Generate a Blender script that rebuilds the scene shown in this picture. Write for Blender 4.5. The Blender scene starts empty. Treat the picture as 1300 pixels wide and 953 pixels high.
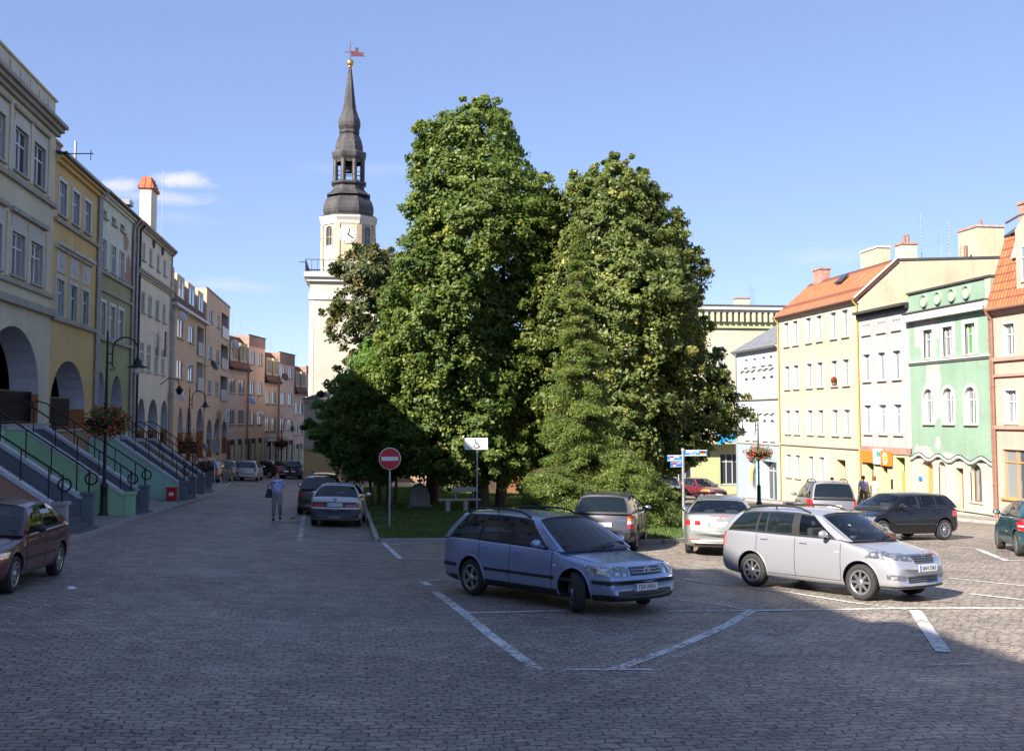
EXPO=1.5; SUN=5.0; SKYS=.132; CLOUDC=(2.6,2.6,2.7); SKYT=(.88,.93,1.16); SKA=(2500,.85,0,3.5); SKYG=.56
import bpy, bmesh, math, random
import numpy as np
from mathutils import Vector, Matrix
from mathutils.bvhtree import BVHTree
R=math.radians; PI=math.pi
rng=np.random.default_rng(7); random.seed(7)
S=bpy.context.scene; COL=S.collection

# ------------------------------------------------------------------ terrain
def sp(t,k=3.0):
    v=t*k
    return (max(v,0)+math.log1p(math.exp(-abs(v))))/k
def g(x,y):
    x=min(x,30.0); y=min(max(y,-60.0),135.0)
    return -2.6-.0285*y-.00056*sp(x-3,1)*max(y,0)+.05*(sp(-x,1)-sp(-x-13,1))

# ------------------------------------------------------------------ node helpers
def new_mat(name):
    m=bpy.data.materials.new(name); m.use_nodes=True
    nt=m.node_tree; b=nt.nodes['Principled BSDF']; return m,nt,b
def N(nt,t,**k):
    n=nt.nodes.new(t)
    for a,v in k.items():
        if a in n.inputs: n.inputs[a].default_value=v
        else: setattr(n,a,v)
    return n
def L(nt,a,b): nt.links.new(a,b)
def c4(c): return (c[0],c[1],c[2],1)
def noise(nt,vec,scale,detail=4,rough=.6,stretch=None):
    if stretch:
        mp=N(nt,'ShaderNodeMapping'); mp.inputs['Scale'].default_value=stretch; L(nt,vec,mp.inputs[0]); vec=mp.outputs[0]
    n=N(nt,'ShaderNodeTexNoise'); n.inputs['Scale'].default_value=scale; n.inputs['Detail'].default_value=detail
    n.inputs['Roughness'].default_value=rough; L(nt,vec,n.inputs['Vector']); return n.outputs['Fac']
def maprange(nt,v,a,b,c,d):
    m=N(nt,'ShaderNodeMapRange'); L(nt,v,m.inputs[0])
    for i,x in zip((1,2,3,4),(a,b,c,d)): m.inputs[i].default_value=x
    return m.outputs[0]
def mix(nt,fac,a,b,mode='MIX'):
    m=N(nt,'ShaderNodeMix',data_type='RGBA',blend_type=mode)
    if isinstance(fac,(int,float)): m.inputs[0].default_value=fac
    else: L(nt,fac,m.inputs[0])
    for i,x in ((6,a),(7,b)):
        if isinstance(x,(tuple,list)): m.inputs[i].default_value=c4(x)
        else: L(nt,x,m.inputs[i])
    return m.outputs[2]
def mth(nt,op,a,b=None,clamp=False):
    m=N(nt,'ShaderNodeMath',operation=op,use_clamp=clamp)
    for i,x in ((0,a),(1,b)):
        if x is None: continue
        if isinstance(x,(int,float)): m.inputs[i].default_value=x
        else: L(nt,x,m.inputs[i])
    return m.outputs[0]
def bump(nt,b,h,strength=.3,dist=.02):
    n=N(nt,'ShaderNodeBump'); n.inputs['Strength'].default_value=strength; n.inputs['Distance'].default_value=dist
    L(nt,h,n.inputs['Height']); L(nt,n.outputs[0],b.inputs['Normal'])
def blobmask(nt,vec,blobs,nscale=1.2,namp=.9,edge=.12):
    """irregular patches: blobs = [(x,z,rx,rz)] in facade coordinates"""
    no=noise(nt,vec,nscale,5,.65); sepv=N(nt,'ShaderNodeSeparateXYZ'); L(nt,vec,sepv.inputs[0])
    tot=None
    for (x,z,rx,rz) in blobs:
        a=mth(nt,'DIVIDE',mth(nt,'SUBTRACT',sepv.outputs[0],x),rx); c=mth(nt,'DIVIDE',mth(nt,'SUBTRACT',sepv.outputs[2],z),rz)
        d=mth(nt,'SQRT',mth(nt,'ADD',mth(nt,'MULTIPLY',a,a),mth(nt,'MULTIPLY',c,c)))
        d=mth(nt,'ADD',d,mth(nt,'MULTIPLY',mth(nt,'SUBTRACT',no,.5),namp*2))
        m=maprange(nt,d,1.0,1.0-edge,0,1)
        tot=m if tot is None else mth(nt,'MAXIMUM',tot,m)
    return tot
def simple(name,c,rough=.6,metal=0,spec=.5,coat=0,var=0,vscale=8,bmp=0,bscale=60):
    m,nt,b=new_mat(name)
    b.inputs['Roughness'].default_value=rough; b.inputs['Metallic'].default_value=metal
    b.inputs['Specular IOR Level'].default_value=spec; b.inputs['Coat Weight'].default_value=coat; b.inputs['Coat Roughness'].default_value=.04
    b.inputs['Base Color'].default_value=c4(c)
    if var or bmp:
        tc=N(nt,'ShaderNodeTexCoord').outputs['Object']
        if var:
            f=maprange(nt,noise(nt,tc,vscale,5),.3,.7,1-var,1+var)
            L(nt,mix(nt,1,c,f,'MULTIPLY'),b.inputs['Base Color'])
            L(nt,maprange(nt,noise(nt,tc,vscale*2.3,3),.3,.7,max(0,rough-.1),min(1,rough+.12)),b.inputs['Roughness'])
        if bmp: bump(nt,b,noise(nt,tc,bscale,3),bmp,.01)
    return m
def plaster(name,c,dirt=.25,patches=None,pcol=(.42,.40,.39),joints=False,pbrick=False,dc=(.16,.14,.11)):
    m,nt,b=new_mat(name); tc=N(nt,'ShaderNodeTexCoord').outputs['Object']
    f=maprange(nt,noise(nt,tc,.45,5),.3,.7,.87,1.1); col=mix(nt,1,c,f,'MULTIPLY')
    f2=maprange(nt,noise(nt,tc,5,6),.3,.7,.93,1.06); col=mix(nt,1,col,f2,'MULTIPLY')
    st=maprange(nt,noise(nt,tc,1.0,6,.7,(2.6,2.6,.16)),.52,.78,0,dirt*1.3)
    col=mix(nt,st,col,dc)
    bl=maprange(nt,noise(nt,tc,.9,7,.75),.56,.74,0,dirt); col=mix(nt,bl,col,(c[0]*.55,c[1]*.55,c[2]*.56))
    if patches:
        pm=blobmask(nt,tc,patches)
        if pbrick:
            br=N(nt,'ShaderNodeTexBrick'); br.inputs['Color1'].default_value=c4((.30,.13,.08)); br.inputs['Color2'].default_value=c4((.36,.20,.13)); br.inputs['Mortar'].default_value=c4((.4,.36,.3))
            br.inputs['Scale'].default_value=1; br.inputs['Brick Width'].default_value=.26; br.inputs['Row Height'].default_value=.085; br.inputs['Mortar Size'].default_value=.01
            mp=N(nt,'ShaderNodeMapping'); mp.inputs['Rotation'].default_value=(R(-90),0,0); L(nt,tc,mp.inputs[0]); L(nt,mp.outputs[0],br.inputs[0])
            col=mix(nt,pm,col,br.outputs[0])
        else:
            pc=mix(nt,1,pcol,maprange(nt,noise(nt,tc,3,5),.3,.7,.85,1.15),'MULTIPLY'); col=mix(nt,pm,col,pc)
    L(nt,col,b.inputs['Base Color']); b.inputs['Roughness'].default_value=.9; b.inputs['Specular IOR Level'].default_value=.2
    h=mth(nt,'ADD',noise(nt,tc,45,4),mth(nt,'MULTIPLY',noise(nt,tc,1.5,3),2.0))
    if joints:
        sx=N(nt,'ShaderNodeSeparateXYZ'); L(nt,tc,sx.inputs[0])
        fr=mth(nt,'FRACT',mth(nt,'DIVIDE',sx.outputs[2],.42)); gap=mth(nt,'LESS_THAN',fr,.06)
        h=mth(nt,'SUBTRACT',h,mth(nt,'MULTIPLY',gap,3.0))
    bump(nt,b,h,.35,.012)
    return m
def brickmat(name,c1,c2,mortar,bw,rh,ms,rot=True,b_=.5,scale=1,off=.5,axis=None):
    m,nt,b=new_mat(name); tc=N(nt,'ShaderNodeTexCoord').outputs['Object']
    br=N(nt,'ShaderNodeTexBrick'); br.offset=off
    br.inputs['Color1'].default_value=c4(c1); br.inputs['Color2'].default_value=c4(c2); br.inputs['Mortar'].default_value=c4(mortar)
    br.inputs['Scale'].default_value=scale; br.inputs['Brick Width'].default_value=bw; br.inputs['Row Height'].default_value=rh; br.inputs['Mortar Size'].default_value=ms
    mp=N(nt,'ShaderNodeMapping'); mp.inputs['Rotation'].default_value=(R(-90),0,0) if rot else (0,0,0); L(nt,tc,mp.inputs[0]); L(nt,mp.outputs[0],br.inputs[0])
    col=mix(nt,1,br.outputs[0],maprange(nt,noise(nt,tc,2.2,6),.3,.7,.75,1.2),'MULTIPLY')
    L(nt,col,b.inputs['Base Color']); b.inputs['Roughness'].default_value=.85
    bump(nt,b,mth(nt,'SUBTRACT',1,br.outputs[1]),b_,.02)
    return m
def paint(name,c,flake=.0,metal=.35,rough=.32,dust=.12):
    m,nt,b=new_mat(name); tc=N(nt,'ShaderNodeTexCoord').outputs['Object']
    dn=maprange(nt,noise(nt,tc,2.5,6,.7),.4,.75,0,dust)
    sx=N(nt,'ShaderNodeSeparateXYZ'); L(nt,tc,sx.inputs[0])
    low=mth(nt,'MULTIPLY',maprange(nt,sx.outputs[2],.5,.15,0,.35 if dust>.04 else .12),noise(nt,tc,6,4))
    d=mth(nt,'ADD',dn,low,True)
    L(nt,mix(nt,d,c,(.20,.18,.15)),b.inputs['Base Color'])
    b.inputs['Metallic'].default_value=metal; b.inputs['Specular IOR Level'].default_value=.5 if max(c)>.03 else .15; L(nt,maprange(nt,d,0,.6,rough,.75),b.inputs['Roughness'])
    b.inputs['Coat Weight'].default_value=.75; b.inputs['Coat Roughness'].default_value=.04
    return m
def cglass(name,tint=(.55,.62,.60),opac=.35,c=(.02,.03,.03)):
    m,nt,b=new_mat(name); out=nt.nodes['Material Output']
    b.inputs['Base Color'].default_value=c4(c); b.inputs['Roughness'].default_value=.03; b.inputs['Specular IOR Level'].default_value=.7
    t=N(nt,'ShaderNodeBsdfTransparent'); t.inputs[0].default_value=c4(tint)
    gl=N(nt,'ShaderNodeBsdfGlossy'); gl.inputs['Roughness'].default_value=.02
    fr=N(nt,'ShaderNodeFresnel'); fr.inputs[0].default_value=1.5
    m1=N(nt,'ShaderNodeMixShader'); m1.inputs[0].default_value=opac; L(nt,t.outputs[0],m1.inputs[1]); L(nt,b.outputs[0],m1.inputs[2])
    m2=N(nt,'ShaderNodeMixShader'); L(nt,maprange(nt,fr.outputs[0],0,1,.03,1),m2.inputs[0]); L(nt,m1.outputs[0],m2.inputs[1]); L(nt,gl.outputs[0],m2.inputs[2])
    L(nt,m2.outputs[0],out.inputs[0]); return m
def panemat(name,c,curtain=0,cc=(.30,.31,.31)):
    m,nt,b=new_mat(name); tc=N(nt,'ShaderNodeTexCoord').outputs['Object']
    col=mix(nt,0,c,c)
    if curtain:
        w=N(nt,'ShaderNodeTexWave'); w.inputs['Scale'].default_value=5; w.inputs['Distortion'].default_value=3; L(nt,tc,w.inputs[0])
        cu=mix(nt,1,cc,maprange(nt,w.outputs['Fac'],0,1,.72,1.05),'MULTIPLY')
        sx=N(nt,'ShaderNodeSeparateXYZ'); L(nt,tc,sx.inputs[0])
        k=mth(nt,'ADD',mth(nt,'ABSOLUTE',sx.outputs[0]),mth(nt,'MULTIPLY',noise(nt,tc,1.5,2),.25))
        f=maprange(nt,k,.40-curtain*.2,.44-curtain*.2,.10 if curtain<.9 else .45,.8)
        col=mix(nt,f,c,cu)
    L(nt,col,b.inputs['Base Color']); b.inputs['Roughness'].default_value=.06; b.inputs['Specular IOR Level'].default_value=.8
    bump(nt,b,noise(nt,tc,1.3,2),.08,.03); return m
def leafmat(name,c1,c2,c3,trans=.35):
    m,nt,b=new_mat(name); out=nt.nodes['Material Output']
    at=N(nt,'ShaderNodeAttribute',attribute_name='tint'); tc=N(nt,'ShaderNodeTexCoord').outputs['Object']
    r=N(nt,'ShaderNodeValToRGB'); r.color_ramp.elements[0].color=c4(c1); r.color_ramp.elements[1].color=c4(c3)
    e=r.color_ramp.elements.new(.62); e.color=c4(c2); L(nt,at.outputs['Fac'],r.inputs[0])
    L(nt,r.outputs[0],b.inputs['Base Color']); b.inputs['Roughness'].default_value=.5; b.inputs['Specular IOR Level'].default_value=.35
    t=N(nt,'ShaderNodeBsdfTranslucent'); L(nt,mix(nt,1,r.outputs[0],(1.5,1.6,.7),'MULTIPLY'),t.inputs[0])
    ms=N(nt,'ShaderNodeMixShader'); ms.inputs[0].default_value=trans; L(nt,b.outputs[0],ms.inputs[1]); L(nt,t.outputs[0],ms.inputs[2]); L(nt,ms.outputs[0],out.inputs[0])
    return m

# ------------------------------------------------------------------ mesh builder
class MB:
    def __init__(s): s.v=[]; s.f=[]; s.m=[]; s.sm=[]
    def add(s,vs,fs,mi=0,smooth=False):
        o=len(s.v); s.v+= [tuple(p) for p in vs]; s.f+= [tuple(o+i for i in f) for f in fs]; s.m+=[mi]*len(fs); s.sm+=[smooth]*len(fs)
    def box(s,x0,x1,y0,y1,z0,z1,mi=0):
        s.add([(x0,y0,z0),(x1,y0,z0),(x1,y1,z0),(x0,y1,z0),(x0,y0,z1),(x1,y0,z1),(x1,y1,z1),(x0,y1,z1)],
              [(0,3,2,1),(4,5,6,7),(0,1,5,4),(1,2,6,5),(2,3,7,6),(3,0,4,7)],mi)
    def quad(s,a,b,c,d,mi=0): s.add([a,b,c,d],[(0,1,2,3)],mi)
    def prism(s,poly,d,mi=0):
        """poly: list of 3D points (planar), extruded by vector d"""
        n=len(poly); d=Vector(d); top=[tuple(Vector(p)+d) for p in poly]
        s.add(list(poly)+top,[tuple(range(n))[::-1],tuple(range(n,2*n))]+[(i,(i+1)%n,n+(i+1)%n,n+i) for i in range(n)],mi)
    def tube(s,pts,r,n=8,mi=0,cap=True,r2=None):
        pts=[Vector(p) for p in pts]; k=len(pts); rings=[]; up=None
        for i,p in enumerate(pts):
            t=((pts[min(i+1,k-1)]-p).normalized()+(p-pts[max(i-1,0)]).normalized())
            if t.length<1e-6: t=Vector((0,0,1))
            t.normalize()
            if up is None: up=Vector((0,0,1)) if abs(t.z)<.9 else Vector((1,0,0))
            a=t.cross(up).normalized(); b=a.cross(t).normalized(); up=b
            rr=r[i] if isinstance(r,(list,tuple)) else (r if r2 is None else r+(r2-r)*i/(k-1))
            rings.append([p+a*rr*math.cos(2*PI*j/n)+b*rr*math.sin(2*PI*j/n) for j in range(n)])
        vs=[q for ring in rings for q in ring]; fs=[]
        for i in range(k-1):
            for j in range(n): fs.append((i*n+j,i*n+(j+1)%n,(i+1)*n+(j+1)%n,(i+1)*n+j))
        s.add(vs,fs,mi,True)
        if cap: s.add(rings[0],[tuple(range(n))],mi); s.add(rings[-1],[tuple(range(n))[::-1]],mi)
    def lathe(s,prof,n=24,c=(0,0,0),mi=0,axis='z',smooth=True,ph=0):
        vs=[];fs=[]
        for (r,h) in prof:
            for j in range(n):
                a=2*PI*(j+ph)/n; x,y=r*math.cos(a),r*math.sin(a)
                vs.append((c[0]+x,c[1]+y,c[2]+h) if axis=='z' else (c[0]+x,c[1]+h,c[2]+y))
        for i in range(len(prof)-1):
            for j in range(n): fs.append((i*n+j,i*n+(j+1)%n,(i+1)*n+(j+1)%n,(i+1)*n+j))
        s.add(vs,fs,mi,smooth)
    def sphere(s,c,r,n=12,mi=0,sc=(1,1,1)):
        vs=[];fs=[]
        for i in range(n//2+1):
            t=PI*i/(n//2)
            for j in range(n):
                a=2*PI*j/n; vs.append((c[0]+r*sc[0]*math.sin(t)*math.cos(a),c[1]+r*sc[1]*math.sin(t)*math.sin(a),c[2]+r*sc[2]*math.cos(t)))
        for i in range(n//2):
            for j in range(n): fs.append((i*n+j,(i+1)*n+j,(i+1)*n+(j+1)%n,i*n+(j+1)%n))
        s.add(vs,fs,mi,True)
    def mesh(s,name,mats):
        me=bpy.data.meshes.new(name); me.from_pydata(s.v,[],s.f)
        for m in (mats if isinstance(mats,(list,tuple)) else [mats]): me.materials.append(m)
        me.polygons.foreach_set('material_index',s.m); me.polygons.foreach_set('use_smooth',s.sm); me.validate(); me.update(); return me
    def build(s,name,mats,parent=None,bevel=0):
        o=bpy.data.objects.new(name,s.mesh(name,mats)); COL.objects.link(o); o.parent=parent
        if bevel:
            b=o.modifiers.new('b','BEVEL'); b.width=bevel; b.segments=2; b.limit_method='ANGLE'; b.angle_limit=R(40)
        return o
def link(name,me,parent=None,loc=(0,0,0),rz=0):
    o=bpy.data.objects.new(name,me); COL.objects.link(o); o.parent=parent; o.location=loc; o.rotation_euler.z=rz; return o
def tag(o,label=None,cat=None,group=None,kind=None):
    if label: o['label']=label
    if cat: o['category']=cat
    if group: o['group']=group
    if kind: o['kind']=kind
    return o
def thing(name,label,cat,loc,rz=0,group=None):
    o=bpy.data.objects.new(name,None); o.empty_display_size=.3; COL.objects.link(o); o.location=loc; o.rotation_euler.z=rz
    return tag(o,label,cat,group)
def np_mesh(name,V,F,mat,tint=None,k=4,smooth=False):
    me=bpy.data.meshes.new(name); n=len(V); nf=len(F)
    me.vertices.add(n); me.vertices.foreach_set('co',np.asarray(V,np.float32).ravel())
    me.loops.add(nf*k); me.loops.foreach_set('vertex_index',np.asarray(F,np.int32).ravel())
    me.polygons.add(nf); me.polygons.foreach_set('loop_start',np.arange(nf,dtype=np.int32)*k)
    me.update(calc_edges=True); me.materials.append(mat)
    if tint is not None:
        a=me.attributes.new('tint','FLOAT','FACE'); a.data.foreach_set('value',np.asarray(tint,np.float32))
    return me
def text(name,s,size,mat,parent,loc,rot,align='CENTER',bold=0,sx=1):
    c=bpy.data.curves.new(name,'FONT'); c.body=s; c.size=size; c.align_x=align; c.align_y='CENTER'; c.extrude=.001; c.offset=bold
    o=bpy.data.objects.new(name,c); COL.objects.link(o); bpy.context.view_layer.update()
    me=bpy.data.meshes.new_from_object(o.evaluated_get(bpy.context.evaluated_depsgraph_get())); bpy.data.objects.remove(o)
    me.materials.clear(); me.materials.append(mat)
    t=bpy.data.objects.new(name,me); COL.objects.link(t); t.parent=parent; t.location=loc; t.rotation_euler=rot; t.scale=(sx,1,1); return t
def evalmesh(o):
    bpy.context.view_layer.update()
    me=bpy.data.meshes.new_from_object(o.evaluated_get(bpy.context.evaluated_depsgraph_get())); return me

# ------------------------------------------------------------------ materials
M={}
M['white']=simple('white paint',(.50,.50,.485),.55,var=.06)
M['frame']=simple('window frame white',(.50,.51,.51),.4)
M['frame_brown']=simple('brown window wood',(.22,.10,.05),.5,var=.15)
M['frame_orange']=simple('orange wood',(.55,.24,.07),.5,var=.12)
M['pane_dark']=panemat('window glass dark',(.03,.035,.04))
M['pane_cur']=panemat('window glass curtains',(.05,.055,.06),.55)
M['pane_pale']=panemat('window glass net curtain',(.07,.075,.08),.95,(.26,.28,.30))
M['pane_green']=simple('green blind behind glass',(.10,.26,.08),.2)
M['stone']=simple('grey stone',(.33,.31,.29),.85,var=.18,vscale=4,bmp=.3)
M['sill']=simple('sill stone',(.36,.33,.29),.8,var=.15)
M['iron']=simple('black iron',(.012,.012,.014),.45,metal=.3)
M['steel']=simple('galvanised steel',(.42,.43,.45),.42,metal=.7,var=.1)
M['zinc']=simple('zinc gutter',(.30,.30,.30),.5,metal=.5,var=.2)
M['rust']=simple('brown downpipe',(.20,.10,.07),.6,var=.2)
M['orange_tile']=brickmat('orange roof tiles',(.56,.16,.06),(.44,.12,.05),(.17,.05,.03),.24,.33,.03,rot=False,b_=1.0,off=0)
M['brown_tile']=brickmat('brown roof tiles',(.20,.075,.05),(.14,.055,.04),(.05,.02,.02),.24,.3,.03,rot=True,b_=1.0,off=0)
M['orange_tile_v']=brickmat('orange mansard tiles',(.56,.15,.06),(.45,.12,.05),(.17,.05,.03),.26,.33,.03,rot=True,b_=1.0,off=0)
M['slate']=brickmat('grey slate',(.13,.14,.16),(.18,.19,.21),(.07,.07,.08),.3,.2,.012,rot=False,b_=.4)
M['felt']=simple('dark roofing felt',(.05,.048,.047),.85,var=.25)
M['brick']=brickmat('red brick',(.32,.12,.08),(.42,.18,.12),(.36,.32,.28),.26,.085,.012)
M['brick_dull']=brickmat('brown brick',(.30,.15,.12),(.36,.20,.16),(.30,.22,.18),.26,.085,.012)
M['inner']=plaster('lilac white arcade plaster',(.52,.52,.56),.1)
M['orange']=plaster('orange brown plaster',(.40,.16,.07),.2)
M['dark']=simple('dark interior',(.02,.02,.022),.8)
M['dark_red']=simple('oxblood paint',(.10,.025,.035),.5,var=.1)
M['black']=simple('black plastic',(.018,.018,.020),.5)
M['rubber']=simple('tyre rubber',(.022,.022,.022),.85,var=.2,vscale=20)
M['rim']=simple('alloy rim',(.45,.45,.46),.3,metal=.85)
M['chrome']=simple('chrome',(.7,.7,.72),.12,metal=1)
M['red']=simple('signal red',(.50,.012,.015),.4)
M['tail']=simple('red tail lamp',(.55,.015,.02),.15,coat=.8)
M['amber']=simple('amber lamp',(.75,.25,.03),.15,coat=.8)
M['tailw']=simple('clear lamp',(.7,.7,.7),.15,coat=.8)
M['blue']=simple('sign blue',(.02,.16,.62),.4)
M['plate']=simple('number plate white',(.75,.75,.74),.4)
M['cloth']=simple('dark car fabric',(.035,.035,.04),.9)
M['bark']=simple('bark',(.12,.095,.07),.95,var=.35,vscale=6,bmp=1.0,bscale=14)
M['skin']=simple('skin',(.58,.34,.24),.55)
M['yellow']=simple('bright yellow',(.65,.55,.02),.45)
M['green_bin']=simple('bin green',(.02,.14,.05),.5)
M['tarp']=simple('blue tarp',(.02,.32,.75),.45,bmp=.8,bscale=6)
M['litter']=simple('paper scrap',(.8,.8,.8),.8)
def lampglass():
    m,nt,b=new_mat('headlamp glass'); tc=N(nt,'ShaderNodeTexCoord').outputs['Object']
    v=N(nt,'ShaderNodeTexVoronoi'); v.inputs['Scale'].default_value=14; L(nt,tc,v.inputs[0])
    L(nt,mix(nt,maprange(nt,v.outputs['Distance'],.1,.6,0,1),(.75,.77,.8),(.22,.23,.25)),b.inputs['Base Color'])
    b.inputs['Metallic'].default_value=.75; b.inputs['Roughness'].default_value=.16; b.inputs['Coat Weight'].default_value=1
    bump(nt,b,noise(nt,tc,18,2),.5,.01); return m
M['headlamp']=lampglass()
def grillemat():
    m,nt,b=new_mat('grille mesh'); tc=N(nt,'ShaderNodeTexCoord').outputs['Object']
    sx=N(nt,'ShaderNodeSeparateXYZ'); L(nt,tc,sx.inputs[0])
    f=mth(nt,'FRACT',mth(nt,'MULTIPLY',sx.outputs[2],28)); k=mth(nt,'LESS_THAN',f,.35)
    L(nt,mix(nt,k,(.012,.012,.014),(.10,.10,.11)),b.inputs['Base Color']); b.inputs['Roughness'].default_value=.4; bump(nt,b,k,.6,.01); return m
M['grille']=grillemat()
M['cg']=cglass('car glass',(.80,.88,.85),.07)
M['cgd']=cglass('car glass privacy',(.50,.60,.56),.30)
# ------------------------------------------------------------------ camera, light, sky
TH=R(7.93); PH=math.atan(.07)
cam=bpy.data.cameras.new('camera'); co=bpy.data.objects.new('camera',cam); COL.objects.link(co); S.camera=co
cam.lens=36*1400/1300; cam.sensor_width=36; cam.sensor_fit='HORIZONTAL'; cam.shift_y=-44.5/1300; cam.clip_start=.1; cam.clip_end=3000
co.rotation_euler=(R(90)+PH,0,-TH)
S.render.resolution_x=1024; S.render.resolution_y=750
S.view_settings.view_transform='Standard'; S.view_settings.look='None'; S.view_settings.exposure=EXPO; S.view_settings.gamma=1
AZ=R(40); EL=R(34.3)      # sun stands to the left (-X) and a little behind the camera (-Y)
sd=Vector((-math.cos(AZ)*math.cos(EL),-math.sin(AZ)*math.cos(EL),math.sin(EL)))
sun=bpy.data.lights.new('sun','SUN'); sun.energy=SUN; sun.angle=R(.53); sun.color=(1,.93,.82)
so=bpy.data.objects.new('sun',sun); COL.objects.link(so); so.rotation_euler=sd.to_track_quat('Z','Y').to_euler()
w=bpy.data.worlds.new('World'); S.world=w; w.use_nodes=True; nt=w.node_tree; bg=nt.nodes['Background']
sky=N(nt,'ShaderNodeTexSky'); sky.sky_type='NISHITA'; sky.sun_disc=False; sky.sun_elevation=EL
sky.sun_rotation=math.atan2(sd.x,sd.y); sky.altitude=SKA[0]; sky.air_density=SKA[1]; sky.dust_density=SKA[2]; sky.ozone_density=SKA[3]
tcw=N(nt,'ShaderNodeTexCoord').outputs['Generated']
nz=noise(nt,tcw,26,7,.62,(1,1,2.2)); nz2=noise(nt,tcw,5,5,.6,(1,1,3))
tot=None
for (d,rx,rz,st) in [((-.1527,.9675,.2040),.024,.008,.9),((-.1999,.9602,.1965),.020,.007,.7),((-.172,.962,.188),.05,.006,.5),((.4086,.9019,.1398),.05,.008,.22),((-.11,.98,.115),.045,.006,.3),((.05,.97,.22),.09,.006,.12),((-.155,.9675,.17),.03,.006,.15),((.56,.81,.10),.12,.02,.35)]:
    v=Vector(d).normalized(); rt=Vector((v.y,-v.x,0)).normalized(); up=rt.cross(v)
    def dot(u):
        n=N(nt,'ShaderNodeVectorMath',operation='DOT_PRODUCT'); L(nt,tcw,n.inputs[0]); n.inputs[1].default_value=u; return n.outputs['Value']
    a=mth(nt,'DIVIDE',dot(rt),rx); b_=mth(nt,'DIVIDE',dot(up),rz); f=mth(nt,'GREATER_THAN',dot(v),0)
    q=mth(nt,'SQRT',mth(nt,'ADD',mth(nt,'MULTIPLY',a,a),mth(nt,'MULTIPLY',b_,b_)))
    q=mth(nt,'ADD',q,mth(nt,'MULTIPLY',mth(nt,'SUBTRACT',nz,.5),2.6))
    mk=mth(nt,'MULTIPLY',mth(nt,'MULTIPLY',maprange(nt,q,1.1,.1,0,1),f),st)
    tot=mk if tot is None else mth(nt,'MAXIMUM',tot,mk)
gm_=N(nt,'ShaderNodeGamma'); L(nt,sky.outputs[0],gm_.inputs[0]); gm_.inputs[1].default_value=SKYG
L(nt,mix(nt,tot,mix(nt,1,gm_.outputs[0],SKYT,'MULTIPLY'),CLOUDC),bg.inputs[0]); bg.inputs[1].default_value=SKYS

# ------------------------------------------------------------------ ground
def sett_mat(name,c1,c2,cm,bw,rh,ms,weeds=.5):
    m,nt,b=new_mat(name); tc=N(nt,'ShaderNodeTexCoord').outputs['Object']
    n1=N(nt,'ShaderNodeTexNoise'); n1.inputs['Scale'].default_value=.9; n1.inputs['Detail'].default_value=2; L(nt,tc,n1.inputs[0])
    n2=N(nt,'ShaderNodeTexNoise'); n2.inputs['Scale'].default_value=6; n2.inputs['Detail'].default_value=2; L(nt,tc,n2.inputs[0])
    def off(n,amp):
        s=N(nt,'ShaderNodeVectorMath',operation='SUBTRACT'); L(nt,n.outputs['Color'],s.inputs[0]); s.inputs[1].default_value=(.5,.5,.5)
        k=N(nt,'ShaderNodeVectorMath',operation='SCALE'); L(nt,s.outputs[0],k.inputs[0]); k.inputs['Scale'].default_value=amp; return k.outputs[0]
    a=N(nt,'ShaderNodeVectorMath',operation='ADD'); L(nt,tc,a.inputs[0]); L(nt,off(n1,.36),a.inputs[1])
    a2=N(nt,'ShaderNodeVectorMath',operation='ADD'); L(nt,a.outputs[0],a2.inputs[0]); L(nt,off(n2,.17),a2.inputs[1])
    br=N(nt,'ShaderNodeTexBrick'); br.offset=.5; br.squash=1.0
    br.inputs['Color1'].default_value=c4(c1); br.inputs['Color2'].default_value=c4(c2); br.inputs['Mortar'].default_value=c4(cm)
    br.inputs['Scale'].default_value=1; br.inputs['Brick Width'].default_value=bw; br.inputs['Row Height'].default_value=rh
    br.inputs['Mortar Size'].default_value=ms; br.inputs['Mortar Smooth'].default_value=.6; br.inputs['Bias'].default_value=-.1
    L(nt,a2.outputs[0],br.inputs[0])
    jd=mth(nt,'MULTIPLY',br.outputs[1],maprange(nt,noise(nt,tc,1.7,5,.7,(.6,1.3,1)),.42,.66,0,.55)); col=mix(nt,jd,br.outputs[0],(.012,.011,.010))
    col=mix(nt,1,col,maprange(nt,noise(nt,tc,.22,6,.65),.3,.7,.72,1.22),'MULTIPLY'); col=mix(nt,maprange(nt,noise(nt,tc,.5,6,.7,(1,.5,1)),.6,.75,0,.45),col,(.10,.085,.07))
    col=mix(nt,1,col,maprange(nt,noise(nt,tc,2.2,6,.7),.3,.7,.78,1.18),'MULTIPLY')
    col=mix(nt,1,col,maprange(nt,noise(nt,tc,30,4),.3,.7,.8,1.2),'MULTIPLY')
    wd=mth(nt,'MULTIPLY',br.outputs[1],maprange(nt,noise(nt,tc,.8,4),.55,.65,0,weeds))
    col=mix(nt,wd,col,(.07,.085,.03))
    L(nt,col,b.inputs['Base Color'])
    L(nt,maprange(nt,noise(nt,tc,1.2,5),.3,.7,.42,.68),b.inputs['Roughness']); b.inputs['Specular IOR Level'].default_value=.45
    # pillow-shaped stones, each tilted its own way
    vz=N(nt,'ShaderNodeTexNoise'); vz.inputs['Scale'].default_value=9; L(nt,a2.outputs[0],vz.inputs[0])
    h=mth(nt,'ADD',mth(nt,'MULTIPLY',mth(nt,'SUBTRACT',1,br.outputs[1]),1.0),mth(nt,'MULTIPLY',noise(nt,tc,7,3),1.3))
    h=mth(nt,'ADD',h,mth(nt,'MULTIPLY',noise(nt,tc,55,3),.25))
    h=mth(nt,'ADD',h,mth(nt,'MULTIPLY',noise(nt,tc,1.1,2),3.5))
    bump(nt,b,h,.85,.035); return m
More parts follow.
